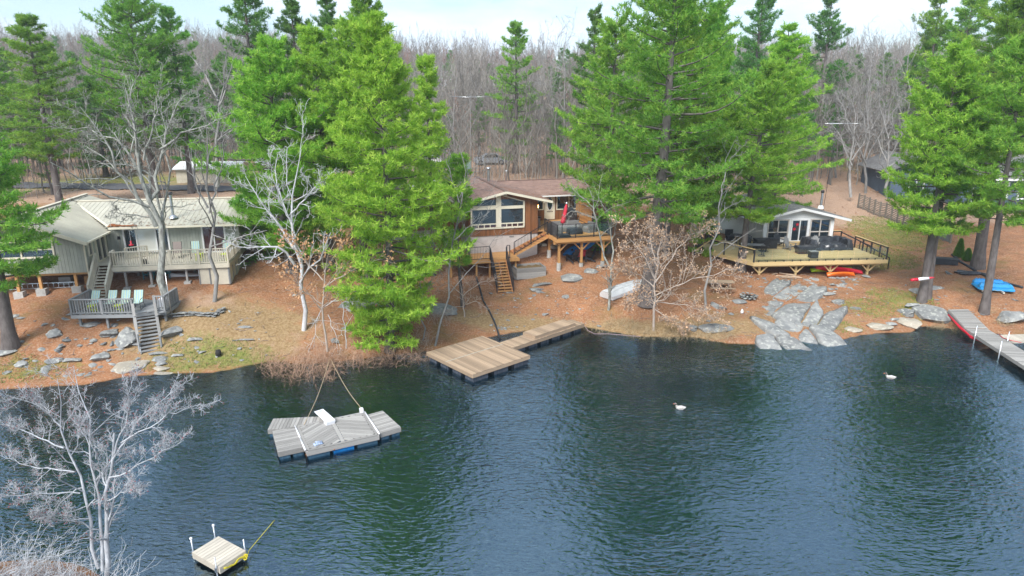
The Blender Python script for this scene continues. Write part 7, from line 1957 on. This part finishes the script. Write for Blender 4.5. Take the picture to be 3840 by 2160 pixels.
# ------------------------------------------------------------------ bare trees seen close
def px_path(y, pts, dy=0.0):
    """points on sight lines at a distance that drifts from y to y+dy"""
    n = len(pts); return [WY(u, v, y + dy * (i / max(1, n - 1))) for i, (u, v) in enumerate(pts)]
LV_BIG = [dict(nch=9, t0=.22, t1=.98, lfac=.46, ang=(28, 62), K=6, up=.3, wig=.16, rfac=.55),
          dict(nch=8, t0=.15, t1=1.0, lfac=.45, ang=(25, 60), K=5, up=.25, wig=.18, rfac=.55),
          dict(nch=6, t0=.12, t1=1.0, lfac=.48, ang=(25, 60), K=4, up=.2, wig=.2, rfac=.6)]
LV_SM = [dict(nch=8, t0=.25, t1=1.0, lfac=.46, ang=(30, 65), K=5, up=.25, wig=.18, rfac=.5),
         dict(nch=7, t0=.15, t1=1.0, lfac=.46, ang=(30, 65), K=4, up=.15, wig=.2, rfac=.6)]
def bare(label, base, limbs, m, lv, seed, rmin=.008, buds=None, name='bare_tree', group=None, budn=3, budsz=.05):
    rng = np.random.default_rng(seed)
    t = thing(name, label, 'tree', base, 0, group)
    b = Vector(base)
    L = [([Vector(p) - b for p in pts], r0, r1) for pts, r0, r1 in limbs]
    me, tw = bare_mesh('bare_branches', L, rng, m, lv, rmin=rmin, thin=.68 if m in (B_NEAR, B_PALE) else .82)
    link('trunk', me, t)
    if buds:
        q = tw[rng.random(len(tw)) < (.35 if budsz < .04 else .9)]
        tt = 1 - .7 * rng.random((len(q), budn)) ** 1.3
        p, d, _ = sample(q, np.ones(q.shape[:2]), tt)
        p = p.reshape(-1, 3); d = d.reshape(-1, 3); n = len(p)
        D = norm(d + rng.normal(size=(n, 3)) * .6); w = norm(np.cross(D, rng.normal(size=(n, 3))))
        s = budsz * (.6 + .8 * rng.random((n, 1)))
        V = np.stack((p, p + D * s * .6 + w * s * .38, p + D * s * 1.3, p + D * s * .6 - w * s * .38), 1).reshape(-1, 3)
        link('buds', mesh_np('buds', V, np.arange(len(V)).reshape(-1, 4), None, buds), t)['kind'] = 'stuff'
    return t
BUD_O = mat('orange_buds', (.62, .36, .18), (.5, .27, .13), .8, 4)
BUD_R = mat('red_buds', (.35, .05, .05), (.28, .05, .05), .8, 4)
BUD_P = mat('pinkish_buds', (.58, .38, .24), (.48, .30, .18), .8, 4)

b0 = G(632, 1140); y = b0.y
bare('big lichen spotted bare tree in front of the left cottage deck', b0,
     [(px_path(y, [(632, 1142), (612, 1000), (592, 880), (560, 775), (545, 700), (540, 600), (520, 470), (470, 330)]), .30, .035),
      (px_path(y, [(585, 850), (540, 770), (500, 715), (455, 650), (415, 560), (350, 470), (300, 400)], -1.5), .16, .02),
      (px_path(y, [(556, 760), (590, 690), (600, 560), (640, 440), (700, 350)], 1.5), .15, .02),
      (px_path(y, [(545, 700), (500, 600), (440, 520), (330, 480), (240, 500)], 1.0), .10, .015),
      (px_path(y, [(600, 560), (680, 500), (760, 480), (850, 440)], -1.0), .09, .015),
      (px_path(y, [(575, 815), (520, 810), (450, 800), (400, 790)], -1), .06, .012),
      (px_path(y, [(540, 600), (580, 470), (590, 350), (610, 300)], -1), .09, .015)], B_LICHEN, LV_BIG[:2] + [dict(LV_BIG[2], nch=4)], 101)
b0 = G(802, 1130); y = b0.y
bare('slim grey bare tree in front of the right end of the left deck', b0,
     [(px_path(y, [(805, 1132), (800, 1000), (790, 880), (780, 780), (775, 660), (765, 520), (770, 420)]), .17, .025),
      (px_path(y, [(785, 800), (800, 720), (830, 620), (850, 500)], 1), .08, .015),
      (px_path(y, [(780, 780), (740, 700), (720, 600), (690, 520)], -1), .08, .015),
      (px_path(y, [(795, 880), (850, 900), (900, 930), (950, 930)], -.8), .05, .012)], B_GREY, LV_SM, 102)
b0 = ub(815, 50)
bare('dark limbed bare tree against the pines right of the stove pipe', b0,
     [(px_path(50, [(815, 700), (815, 500), (822, 400), (830, 300), (850, 190)]), .2, .03), (px_path(50, [(818, 380), (780, 300), (740, 240), (700, 190)], 1.5), .1, .02),
      (px_path(50, [(820, 400), (850, 330), (870, 240), (905, 170)], -1), .1, .02), (px_path(50, [(815, 500), (760, 430), (690, 390)], -1), .08, .015)], B_GREY, LV_BIG[:2] + [dict(LV_BIG[2], nch=4)], 103)
b0 = G(1140, 1236); y = b0.y
bare('pale bare tree curving left over the slope by the bright pines', b0,
     [(px_path(y, [(1140, 1240), (1140, 1150), (1122, 1040), (1105, 930), (1092, 830), (1100, 740), (1110, 640), (1130, 560)]), .23, .03),
      (px_path(y, [(1110, 1000), (1080, 955), (1030, 925), (960, 925), (890, 925), (850, 905)], -1.5), .13, .02),
      (px_path(y, [(1100, 930), (1060, 860), (1010, 800), (960, 730), (920, 660)], 1.0), .11, .02),
      (px_path(y, [(1092, 800), (1130, 760), (1180, 700), (1230, 660)], -1), .08, .015),
      (px_path(y, [(1095, 830), (1050, 760), (1030, 680), (1010, 600)], -1), .08, .015)], B_PALE, LV_BIG[:2] + [dict(LV_BIG[2], nch=3)], 104)
b0 = G(1228, 1318); y = b0.y
bare('small tree with orange buds at the water below the bright pines', b0,
     [(px_path(y, [(1228, 1320), (1215, 1230), (1205, 1140), (1210, 1060), (1225, 990), (1260, 900)]), .09, .018),
      (px_path(y, [(1212, 1080), (1280, 1040), (1350, 1000), (1430, 970)], -.8), .05, .012), (px_path(y, [(1210, 1050), (1150, 980), (1090, 920), (1060, 880)], .8), .05, .012),
      (px_path(y, [(1215, 1020), (1270, 940), (1310, 890)], .5), .04, .012), (px_path(y, [(1205, 1140), (1130, 1080), (1060, 1020)], -.5), .04, .012)], B_TAN, [dict(LV_SM[0], nch=11), dict(LV_SM[1], nch=9)], 105, .006, BUD_O, budn=4, budsz=.10)
b0 = G(1298, 1306); y = b0.y
bare('dead grey sapling with crossed drooping branches by the water', b0,
     [(px_path(y, [(1298, 1308), (1292, 1220), (1285, 1140), (1262, 1080)]), .05, .015), (px_path(y, [(1262, 1120), (1200, 1160), (1180, 1260), (1150, 1340)], -.8), .035, .01),
      (px_path(y, [(1240, 1130), (1330, 1110), (1440, 1105)], .3), .04, .012), (px_path(y, [(1230, 1180), (1260, 1260), (1270, 1350)], -.6), .03, .01)], B_PALE, [dict(LV_SM[0], nch=6, up=-.1), dict(LV_SM[1], nch=4)], 106)
b0 = G(1634, 1296); y = b0.y
bare('grey leaning sapling at the left corner of the square dock', b0,
     [(px_path(y, [(1632, 1298), (1650, 1200), (1672, 1100), (1690, 1000), (1705, 900), (1725, 760), (1735, 640), (1720, 540)], 2), .09, .02),
      (px_path(y, [(1690, 1000), (1640, 930), (1600, 880), (1570, 850)], -.6), .04, .012), (px_path(y, [(1705, 900), (1780, 830), (1830, 800)], .5), .04, .012),
      (px_path(y + 1, [(1722, 760), (1690, 650), (1660, 560)], .5), .05, .012), (px_path(y + 1, [(1725, 740), (1770, 660), (1800, 600)], -.5), .05, .012)], B_GREY, LV_SM, 107)
b0 = G(1586, 1276); y = b0.y
bare('thin straight sapling left of the leaning sapling near the dock', b0,
     [(px_path(y, [(1586, 1278), (1580, 1180), (1576, 1080), (1572, 950)]), .06, .015), (px_path(y, [(1578, 1120), (1620, 1060), (1660, 1040)], .5), .03, .01)], B_GREY, [dict(LV_SM[0], nch=7), dict(LV_SM[1], nch=4)], 108)
b0 = G(1742, 1188); y = b0.y
bare('pinkish drooping shrub tree above the square dock', b0,
     [(px_path(y, [(1742, 1190), (1736, 1120), (1725, 1060)]), .06, .02), (px_path(y, [(1735, 1110), (1800, 1060), (1850, 1050), (1880, 1060)], -.5), .03, .01),
      (px_path(y, [(1735, 1110), (1680, 1060), (1640, 1080)], .4), .03, .01), (px_path(y, [(1738, 1140), (1790, 1130), (1830, 1160)], -.8), .03, .01), (px_path(y, [(1738, 1150), (1700, 1150), (1670, 1180)], -.6), .03, .01)], B_TAN, LV_SM, 109, .006)
b0 = G(2284, 1162); y = b0.y
bare('forked slim bare tree between the cedar deck and the upturned boat', b0,
     [(px_path(y, [(2282, 1165), (2288, 1090), (2292, 1005)]), .12, .10),
      (px_path(y, [(2290, 1010), (2262, 940), (2240, 870), (2228, 800), (2210, 720), (2180, 660)], -.5), .085, .015),
      (px_path(y, [(2292, 1010), (2300, 930), (2290, 860), (2272, 790), (2240, 730)], .5), .085, .015),
      (px_path(y, [(2232, 820), (2180, 800), (2140, 790), (2100, 830)], -.8), .04, .01), (px_path(y, [(2225, 780), (2160, 720), (2120, 680)], .3), .04, .01)], B_LICHEN, LV_SM, 110, .007)
b0 = G(2452, 1240); y = b0.y
bare('spreading bush like tree with pinkish orange buds at the shore', b0,
     [(px_path(y, [(2450, 1242), (2455, 1150), (2458, 1060), (2470, 980), (2480, 900)]), .11, .025),
      (px_path(y, [(2456, 1060), (2500, 1000), (2540, 930), (2600, 880), (2660, 850)], 1), .06, .012), (px_path(y, [(2458, 1050), (2420, 970), (2370, 900), (2330, 850)], -.8), .06, .012),
      (px_path(y, [(2455, 1080), (2400, 1030), (2340, 1010), (2290, 1010)], .8), .05, .012), (px_path(y, [(2455, 1110), (2540, 1070), (2640, 1040), (2760, 1010)], -.8), .055, .012),
      (px_path(y, [(2455, 1130), (2540, 1140), (2620, 1160), (2680, 1200)], -1), .045, .01), (px_path(y, [(2452, 1140), (2400, 1110), (2350, 1120)], -1), .04, .01), (px_path(y, [(2465, 1000), (2440, 920), (2440, 840)], .8), .05, .012),
      (px_path(y, [(2455, 1160), (2500, 1190), (2560, 1230)], -1), .04, .01)], B_TAN, [dict(LV_SM[0], nch=12, lfac=.5), dict(LV_SM[1], nch=9), dict(LV_BIG[2], nch=4)], 111, .0065, BUD_P, budn=2, budsz=.075)
b0 = G(2650, 1162); y = b0.y
bare('tall thin straight bare tree left of the picnic table', b0,
     [(px_path(y, [(2648, 1165), (2658, 1050), (2668, 940), (2685, 830), (2705, 720), (2730, 620), (2760, 520)], 1), .11, .02), (px_path(y, [(2690, 810), (2740, 770), (2790, 750)], -.5), .04, .01),
      (px_path(y, [(2675, 920), (2720, 905), (2780, 930)], -.8), .035, .01), (px_path(y, [(2705, 720), (2730, 600), (2800, 540)], .5), .04, .01)], B_GREY, [dict(LV_SM[0], nch=6), dict(LV_SM[1], nch=5)], 112)
for i, (u, yy, tv, lab) in enumerate([(3195, 72, 330, 'grey bare tree behind the white cottage nearest the antenna'), (3250, 76, 150, 'tall wide bare tree in front of the dark gable at right'), (3330, 70, 420, 'silvery bare tree beside the slatted fence'),
                                      (3400, 82, 120, 'bare tree between the two pines of the blue house'), (3140, 84, 260, 'bare tree filling the gap behind the antenna mast'), (3300, 88, 180, 'farther grey bare tree above the dark gable'), (730, 74, 250, 'bare grey tree behind the left roof near the shed'), (1700, 78, 230, 'tall bare tree left of the antenna above the brown roof'), (2110, 80, 120, 'tall narrow bare tree between the lone pine and the massive pine')]):
    b0 = ub(u, yy); du = 90
    v0 = 740
    bare(lab, b0, [(px_path(yy, [(u - 5, v0), (u, 600), (u + 5, lerp(600, tv, .5)), (u + 15, tv)]), .2, .03), (px_path(yy, [(u, 620), (u - 50, 500), (u - 110, lerp(600, tv, .6))], 1.5), .1, .02), (px_path(yy, [(u, 600), (u + 70, 480), (u + 120, lerp(600, tv, .7))], -1.5), .1, .02),
                   (px_path(yy, [(u + 2, 520), (u - 30, 400), (u - 60, lerp(600, tv, .9))], 1.5), .08, .02)], B_GREY, [dict(LV_BIG[0], nch=8), dict(LV_BIG[1], nch=7), dict(LV_BIG[2], nch=4, K=3)], 120 + i, .012)
# pale tree on the near shore, bottom left
b0 = Vector((-13.0, 17.3, .35)); y = b0.y
def nearp(pts, dy): return [WY(u, v, y + dy * (i / (len(pts) - 1))) for i, (u, v) in enumerate(pts)]
bare('pale leafless tree with red buds rising from the near bank at bottom left', b0,
     [(nearp([(400, 2170), (398, 1990), (405, 1860), (425, 1740), (425, 1640), (428, 1625)], .5), .125, .055),
      (nearp([(385, 2140), (380, 1990), (368, 1850), (362, 1760), (330, 1600), (295, 1480), (275, 1370)], 1.2), .085, .012),
      (nearp([(370, 2130), (345, 1990), (305, 1850), (280, 1770), (235, 1660), (225, 1560), (215, 1420)], .6), .085, .012),
      (nearp([(425, 1720), (470, 1650), (520, 1570), (600, 1500), (700, 1430)], .8), .045, .008), (nearp([(430, 1700), (480, 1570), (495, 1450), (490, 1400)], .4), .04, .008),
      (nearp([(412, 1790), (500, 1760), (580, 1710), (690, 1650)], -.8), .035, .008), (nearp([(455, 1660), (560, 1600), (650, 1550), (755, 1515)], -.5), .035, .008),
      (nearp([(280, 1770), (200, 1760), (100, 1740), (20, 1720)], .8), .035, .008), (nearp([(240, 1680), (150, 1640), (70, 1610), (0, 1590)], .4), .035, .008),
      (nearp([(300, 1850), (220, 1850), (120, 1850), (0, 1865)], -.8), .035, .008), (nearp([(230, 1600), (160, 1530), (80, 1500), (20, 1480)], -.5), .03, .008),
      (nearp([(320, 1900), (240, 1930), (120, 1950)], -1), .03, .008), (nearp([(400, 1880), (470, 1840), (520, 1810)], -1), .03, .008), (nearp([(360, 1720), (330, 1640), (300, 1540)], -.8), .03, .008)],
     B_NEAR, [dict(LV_BIG[0], nch=10, lfac=.34, t0=.2), dict(LV_BIG[1], nch=8, lfac=.38), dict(LV_BIG[2], nch=5, lfac=.42)], 130, .0042, BUD_R, budn=1, budsz=.03)

# ------------------------------------------------------------------ brushwood (uncountable): dry stems at the water's edge
def brush(name, label, cat, spots, m, seed, n, hgt, rad=.006):
    rng = np.random.default_rng(seed)
    c = np.array([[s[0], s[1]] for s in spots]); rr = np.array([s[2] for s in spots]); wgt = rr ** 2 / (rr ** 2).sum()
    k = rng.choice(len(spots), n, p=wgt); a = rng.random(n) * 6.283; q = np.sqrt(rng.random(n)) * rr[k]
    x, y_ = c[k, 0] + np.cos(a) * q, c[k, 1] + np.sin(a) * q * .6
    z = np.maximum(hz(x, y_), -.25) - .02
    K = 5; P = np.zeros((n, K, 3)); P[:, 0] = np.stack((x, y_, z), -1)
    d = norm(np.stack((rng.normal(size=n) * .5, rng.normal(size=n) * .5 - .1, np.full(n, .9)), -1)); L = hgt * (.5 + .8 * rng.random(n))
    for i in range(1, K):
        d = norm(d + rng.normal(size=d.shape) * .22 + np.array([0, 0, -.16]))
        P[:, i] = P[:, i - 1] + d * (L / (K - 1))[:, None]
    R = np.full((n, K), rad) * np.linspace(1, .5, K)
    c2 = grow(P, R, rng, 3, .3, 1, .5, (25, 60), 4, 0.05, .2, .8, .5)
    V, Q = merge_vq([tubes(P, R, 3), tubes(c2[0], np.maximum(c2[1], rad * .6), 3)])
    o = link(name, mesh_np(name, V, Q, None, m)); return tag(o, label, cat, kind='stuff')
def spots(px, z=0.1): return [(*(W(u, v, z).xy), r) for u, v, r in px]
M_RUST = mat('rusty_stems', (.44, .29, .20), (.30, .18, .12), .95, 3)
M_STRAW = mat('straw_stems', (.46, .36, .22), (.34, .26, .15), .95, 3)
brush('shore_brush', 'tangled reddish brush leaning into the water below the bright pines', 'brush', spots([(1080, 1400, 1.0), (1180, 1410, 1.3), (1150, 1370, 1.6), (1280, 1360, 1.6), (1400, 1352, 1.4), (1520, 1335, 1.2), (1600, 1345, .6), (1020, 1370, .9)]), M_RUST, 201, 760, 1.05, .009)
brush('shore_brush', 'straw coloured brush along the shore right of the long dock', 'brush', spots([(2260, 1240, .8), (2400, 1250, 1.2), (2550, 1262, 1.2), (2680, 1265, 1.2), (2330, 1225, 1.0)]), M_STRAW, 202, 650, .5)
brush('shore_brush', 'dry grass tuft beside the boulders at the right dock', 'brush', spots([(3520, 1225, .6), (3600, 1240, .7), (3760, 1225, .6), (3700, 1200, .5)]), M_STRAW, 203, 280, .5)
brush('near_bank_brush', 'pale tangled brush filling the bottom left corner', 'brush', [(-15.6, 17.2, 1.6), (-14.2, 16.9, 1.3), (-13.0, 16.9, 1.0), (-16.6, 16.2, 1.5), (-11.9, 16.6, .8)], B_NEAR, 204, 480, 1.3, .008)
brush('slope_brush', 'grey brittle twigs on the slope under the leaning sapling', 'brush', spots([(1660, 1080, .9), (1640, 1200, 1.0), (1760, 1100, .9), (1560, 1260, .9)], .8), B_TAN, 205, 260, .9)
brush('understory', 'bare brown undergrowth on the leaf litter behind the brown cottage', 'brush', [(6, 70, 5), (-4, 74, 5), (14, 72, 5), (22, 70, 5), (-14, 70, 6), (30, 78, 6), (2, 82, 6), (16, 84, 7)], B_BROWN, 206, 800, 1.5, .014)
for t, V, tint in SHRUBS:
    link('foliage', mesh_np('cedar_foliage', V, None, np.arange(len(V)).reshape(-1, 3), N_MID, False, {'tint': tint}), t)
    MB().tube([(0, 0, -.05), (0, 0, .5)], .04, 6).obj('stem', B_PINE, t)
# ------------------------------------------------------------------ the woods behind: bare trees one by one, then the far mass
def wood_proto(seed, m, h=14.0, wide=1.0):
    rng = np.random.default_rng(seed)
    L = [([(0, 0, -.3), (rng.normal() * .2, rng.normal() * .2, h * .35), (rng.normal() * .4, rng.normal() * .4, h * .7), (rng.normal() * .6, rng.normal() * .6, h)], .15, .025)]
    for k in range(4):
        a = rng.random() * 6.28; z = h * (.3 + .12 * k); r = h * .2 * wide * (.7 + .5 * rng.random())
        L.append(([(0, 0, z), (math.cos(a) * r * .5, math.sin(a) * r * .5, z + h * .14), (math.cos(a) * r, math.sin(a) * r, z + h * .34)], .07, .02))
    me, tw = bare_mesh('woodland_tree_shape', L, rng, m, [dict(nch=9, t0=.3, t1=1, lfac=.30, ang=(22, 50), K=5, up=.5, wig=.14, rfac=.5), dict(nch=7, t0=.15, t1=1, lfac=.42, ang=(22, 55), K=4, up=.3, wig=.16, rfac=.6)], (6, 3, 3), .016)
    return me
PROT = [wood_proto(300 + i, B_FAR, 14, .8 + .1 * (i % 4)) for i in range(6)]
PROTR = [wood_proto(320 + i, B_FARR, 12, 1.0) for i in range(2)]
rw = random.Random(21)
pos = []
def clear_of(x, y):
    if y < 80 and -46 < x < -16 and 66 < y < 79: return False      # lawn and drive
    for (cx, cy, rx, ry) in ((-1, 59, 14, 9), (24, 62, 10, 9), (47, 70, 13, 9), (-26, 47, 12, 10), (-27, 78, 6, 5)):
        if abs(x - cx) < rx and abs(y - cy) < ry: return False
    return True
tries = 0
while len(pos) < 300 and tries < 6000:
    tries += 1
    y = 66 + 66 * rw.random() ** .85; x = rw.uniform(-.86, .86) * (y * 1.0)
    if not clear_of(x, y): continue
    if y < 76 and -20 < x < 30 and rw.random() < .55: continue
    if any((x - a) ** 2 + (y - b) ** 2 < 2.0 for a, b in pos): continue
    pos.append((x, y))
for i, (x, y) in enumerate(pos):
    o = thing('woodland_tree', 'bare grey brown tree in the woods behind the cottages', 'tree', (x, y, gz(x, y) - .1), rw.uniform(0, 6.28), 'bare trees in the woods behind the cottages')
    s = rw.uniform(.62, 1.0); o.scale = (s, s, s * rw.uniform(.9, 1.1)); link('trunk', PROT[i % 6] if rw.random() < .9 else PROTR[i % 2], o)
# a few pines standing in the woods, sharing three shapes
WP = []
for i in range(3):
    g = pine_geo(np.random.default_rng(400 + i), 14.5, 3.0, .2 + .1 * i, .2, sparse=.2, dens=.75)
    WP.append((mesh_np('wood_pine_trunk', g[0], g[1], None, B_PINE, True), mesh_np('wood_pine_crown', g[2], None, g[3], N_DARK, False, {'tint': g[4]})))
WPL = [(60, 100, 1.0), (250, 112, 1.0), (420, 120, .9), (880, 100, 1.0), (1010, 95, 1.1), (1330, 92, 1.0), (1560, 140, .8), (2090, 100, .8), (2170, 120, .95), (2060, 150, .8), (1840, 160, .8), (2350, 95, 1.1), (2700, 100, 1.1), (3000, 110, 1.0), (3280, 105, 1.0), (3420, 100, 1.2), (3560, 110, 1.2), (3700, 100, 1.2), (3820, 95, 1.2), (3180, 120, 1.0), (-40, 82, 1.1), (90, 84, 1.0), (230, 90, 1.05), (330, 98, 1.0), (560, 92, .9), (640, 100, 1.0), (760, 94, .9), (850, 86, .85), (1480, 100, .9), (1640, 120, .75), (2240, 84, .9), (2460, 88, 1.1), (2580, 92, 1.2), (2780, 90, 1.1), (2900, 98, 1.1), (3120, 96, .9), (3350, 92, 1.0), (3520, 94, 1.15), (3650, 90, 1.2), (3760, 100, 1.2), (3880, 86, 1.2), (200, 68, .62), (335, 83, .7), (425, 84, .62), (565, 84, .6), (2185, 74, .5), (2085, 80, .55), (3005, 76, .6), (3105, 80, .6), (1690, 84, .5), (1800, 96, .6)]
MARKS = [(300, 'the left wing of the left cottage'), (700, 'the metal roof of the left cottage'), (1120, 'the beige shed'), (1700, 'the tall bright pines'), (2130, 'the brown cottage roof'), (2640, 'the massive pine'), (3040, 'the white cottage'), (3440, 'the bare trees by the fence'), (9999, 'the slate blue house')]
ORD = ['leftmost', 'second from left', 'third from left', 'fourth from left', 'fifth from left', 'sixth from left', 'seventh from left', 'eighth from left']
WPL.sort(); seen_ = {}
for i, (u, y, s) in enumerate(WPL):
    mk_ = next(m for lim, m in MARKS if u < lim); seen_[mk_] = seen_.get(mk_, -1) + 1
    b = ub(u, y); o = thing('woodland_pine', ORD[seen_[mk_]] + ' dark woodland pine far behind ' + mk_, 'tree', b, i * 1.7, 'pines farther back in the woods'); o.scale = (s, s, s)
    link('trunk', WP[i % 3][0], o); link('crown', WP[i % 3][1], o)
# far woods on the rising hill: one mass
def far_mass(name, label, meshes, n, y0, y1, smin, smax, seed, cond=None):
    rng = np.random.default_rng(seed)
    y = y0 + (y1 - y0) * rng.random(n * 2) ** .8; x = (rng.random(n * 2) * 2 - 1) * (y * .84 + 12)
    if cond is not None: k = cond(x, y, rng); x, y = x[k], y[k]
    x, y = x[:n], y[:n]; z = hz(x, y)
    src = link('far_tree_shape', meshes)          # the shape scattered by the geometry nodes below
    src.location = (x[0], y[0], z[0])
    me = bpy.data.meshes.new(name); me.vertices.add(len(x)); me.vertices.foreach_set('co', np.stack((x, y, z), -1).astype(np.float32).ravel()); me.update()
    o = link(name, me); tag(o, label, 'woods', kind='stuff')
    src.parent = o; src.matrix_parent_inverse = Matrix()
    src['kind'] = 'stuff'
    ng = bpy.data.node_groups.new(name, 'GeometryNodeTree'); ng.interface.new_socket('Geometry', in_out='INPUT', socket_type='NodeSocketGeometry'); ng.interface.new_socket('Geometry', in_out='OUTPUT', socket_type='NodeSocketGeometry')
    N, L = ng.nodes, ng.links; gi, go = N.new('NodeGroupInput'), N.new('NodeGroupOutput'); ip = N.new('GeometryNodeInstanceOnPoints'); oi = N.new('GeometryNodeObjectInfo'); oi.inputs['Object'].default_value = src
    rv = N.new('FunctionNodeRandomValue'); rv.data_type = 'FLOAT_VECTOR'; rv.inputs['Min'].default_value = (0, 0, 0); rv.inputs['Max'].default_value = (.05, .05, 6.28)
    rs = N.new('FunctionNodeRandomValue'); rs.data_type = 'FLOAT'; rs.inputs[2].default_value = smin; rs.inputs[3].default_value = smax; rs.inputs['Seed'].default_value = 3
    L.new(gi.outputs[0], ip.inputs['Points']); L.new(oi.outputs['Geometry'], ip.inputs['Instance']); L.new(rv.outputs['Value'], ip.inputs['Rotation']); L.new(rs.outputs[1], ip.inputs['Scale']); L.new(ip.outputs[0], go.inputs[0])
    md = o.modifiers.new('scatter', 'NODES'); md.node_group = ng
    return o
far_mass('far_woods', 'bare saplings and trees filling the middle of the woods', PROT[2], 800, 76, 135, .5, .95, 5, lambda x, y, r: np.array([clear_of(a, b) for a, b in zip(x, y)]))
far_mass('far_saplings', 'thicket of low saplings under the woods behind the cottages', PROT[3], 2400, 64, 140, .22, .55, 6, lambda x, y, r: np.array([clear_of(a, b) for a, b in zip(x, y)]))
far_mass('far_woods', 'far grey mass of bare woods on the hill', PROT[1], 1100, 130, 320, .8, 1.25, 1)
far_mass('far_woods', 'second layer of bare woods on the hill', PROT[4], 1100, 130, 320, .8, 1.25, 2)
far_mass('far_woods', 'reddish budding woods on the hill', PROTR[0], 330, 130, 300, .9, 1.25, 3)
far_mass('far_pines', 'dark pines scattered on the far ridge', WP[1][1], 90, 170, 330, .7, 1.1, 4)
# ------------------------------------------------------------------ fallen leaves and needles lying on the slopes
def litter(name, label, n, cols, seed, pts_box, size):
    rng = np.random.default_rng(seed)
    x = rng.uniform(pts_box[0], pts_box[1], n); y = rng.uniform(pts_box[2], pts_box[3], n); z = hz(x, y); k = z > .1; x, y, z = x[k], y[k], z[k] + .02; n = len(x)
    a = rng.random(n) * 6.283; s = size * (.5 + rng.random(n)); u_ = np.stack((np.cos(a), np.sin(a), rng.normal(size=n) * .3), -1) * s[:, None]; v_ = np.stack((-np.sin(a), np.cos(a), rng.normal(size=n) * .3), -1) * (s * .55)[:, None]
    c = np.stack((x, y, z), -1); V = np.stack((c - u_, c + v_, c + u_, c - v_), 1).reshape(-1, 3)
    o = link(name, mesh_np(name, V, np.arange(len(V)).reshape(-1, 4), None, mat(name + '_m', cols[0], cols[1], .9, 2.3, coords='pos', lo=.45, hi=.55))); tag(o, label, 'leaves', kind='stuff')
litter('fallen_leaves', 'tan fallen leaves strewn over the shore slopes', 11000, ((.44, .29, .18), (.28, .15, .08)), 51, (-34, 36, 31, 60), .045)
litter('fallen_leaves', 'brown leaf litter on the forest floor behind', 9000, ((.46, .29, .17), (.30, .16, .08)), 52, (-50, 60, 60, 100), .12)
def twigs(n, seed):
    rng = np.random.default_rng(seed); x = rng.uniform(-34, 36, n); y = rng.uniform(32, 62, n); z = hz(x, y); k = z > .12; x, y, z = x[k], y[k], z[k]; n = len(x)
    a = rng.random(n) * 6.283; L = .1 + .35 * rng.random(n) ** 2; d = np.stack((np.cos(a), np.sin(a), rng.normal(size=n) * .12), -1) * L[:, None]; c = np.stack((x, y, z + .025), -1)
    P = np.stack((c - d, c + rng.normal(size=c.shape) * .03, c + d), 1); P[..., 2] = np.maximum(P[..., 2], hz(P[..., 0], P[..., 1]) + .01)
    V, Q = tubes(P, np.full((n, 3), .011) * (.7 + .8 * rng.random((n, 1))), 3); tag(link('fallen_twigs', mesh_np('fallen_twigs', V, Q, None, B_BROWN)), 'small dead twigs scattered over the needle slopes', 'twigs', kind='stuff')
twigs(2600, 71)
# ------------------------------------------------------------------ grass blades on the green patches
def grass(n, seed):
    rng = np.random.default_rng(seed)
    flat = _gr.ravel(); cand = np.where((flat > .35) & (GZ.ravel() > .08) & (GY.ravel() < 66))[0]; k = rng.choice(cand, n)
    x = GX.ravel()[k] + rng.uniform(-.25, .25, n); y = GY.ravel()[k] + rng.uniform(-.25, .25, n); z = hz(x, y)
    d = np.stack((rng.normal(size=n) * .4, rng.normal(size=n) * .4, np.ones(n)), -1); w = np.stack((rng.normal(size=n), rng.normal(size=n), np.zeros(n)), -1) * .018; c = np.stack((x, y, z), -1); L = (.04 + .07 * rng.random(n))[:, None]
    V = np.stack((c - w, c + w, c + d * L), 1).reshape(-1, 3)
    tag(link('grass', mesh_np('grass', V, None, np.arange(len(V)).reshape(-1, 3), mat('grass_blades', (.15, .22, .04), (.30, .26, .10), .9, 1.5))), 'thin spring grass on the lawns and banks', 'grass', kind='stuff')
grass(26000, 61)
# ------------------------------------------------------------------ thin spring haze in the air
def haze(density):
    m = bpy.data.materials.new('thin_haze'); m.use_nodes = True; n, l = m.node_tree.nodes, m.node_tree.links; n.clear()
    o = n.new('ShaderNodeOutputMaterial'); v = n.new('ShaderNodeVolumePrincipled'); v.inputs['Color'].default_value = (.86, .92, 1.0, 1); v.inputs['Density'].default_value = density; v.inputs['Anisotropy'].default_value = .2
    l.new(v.outputs[0], o.inputs['Volume'])
    tag(MB().box((0, 270, 18.5), (1140, 820, 54)).obj('haze', m), 'thin bluish air between the camera and the far woods', 'haze', kind='stuff')
haze(.00055)
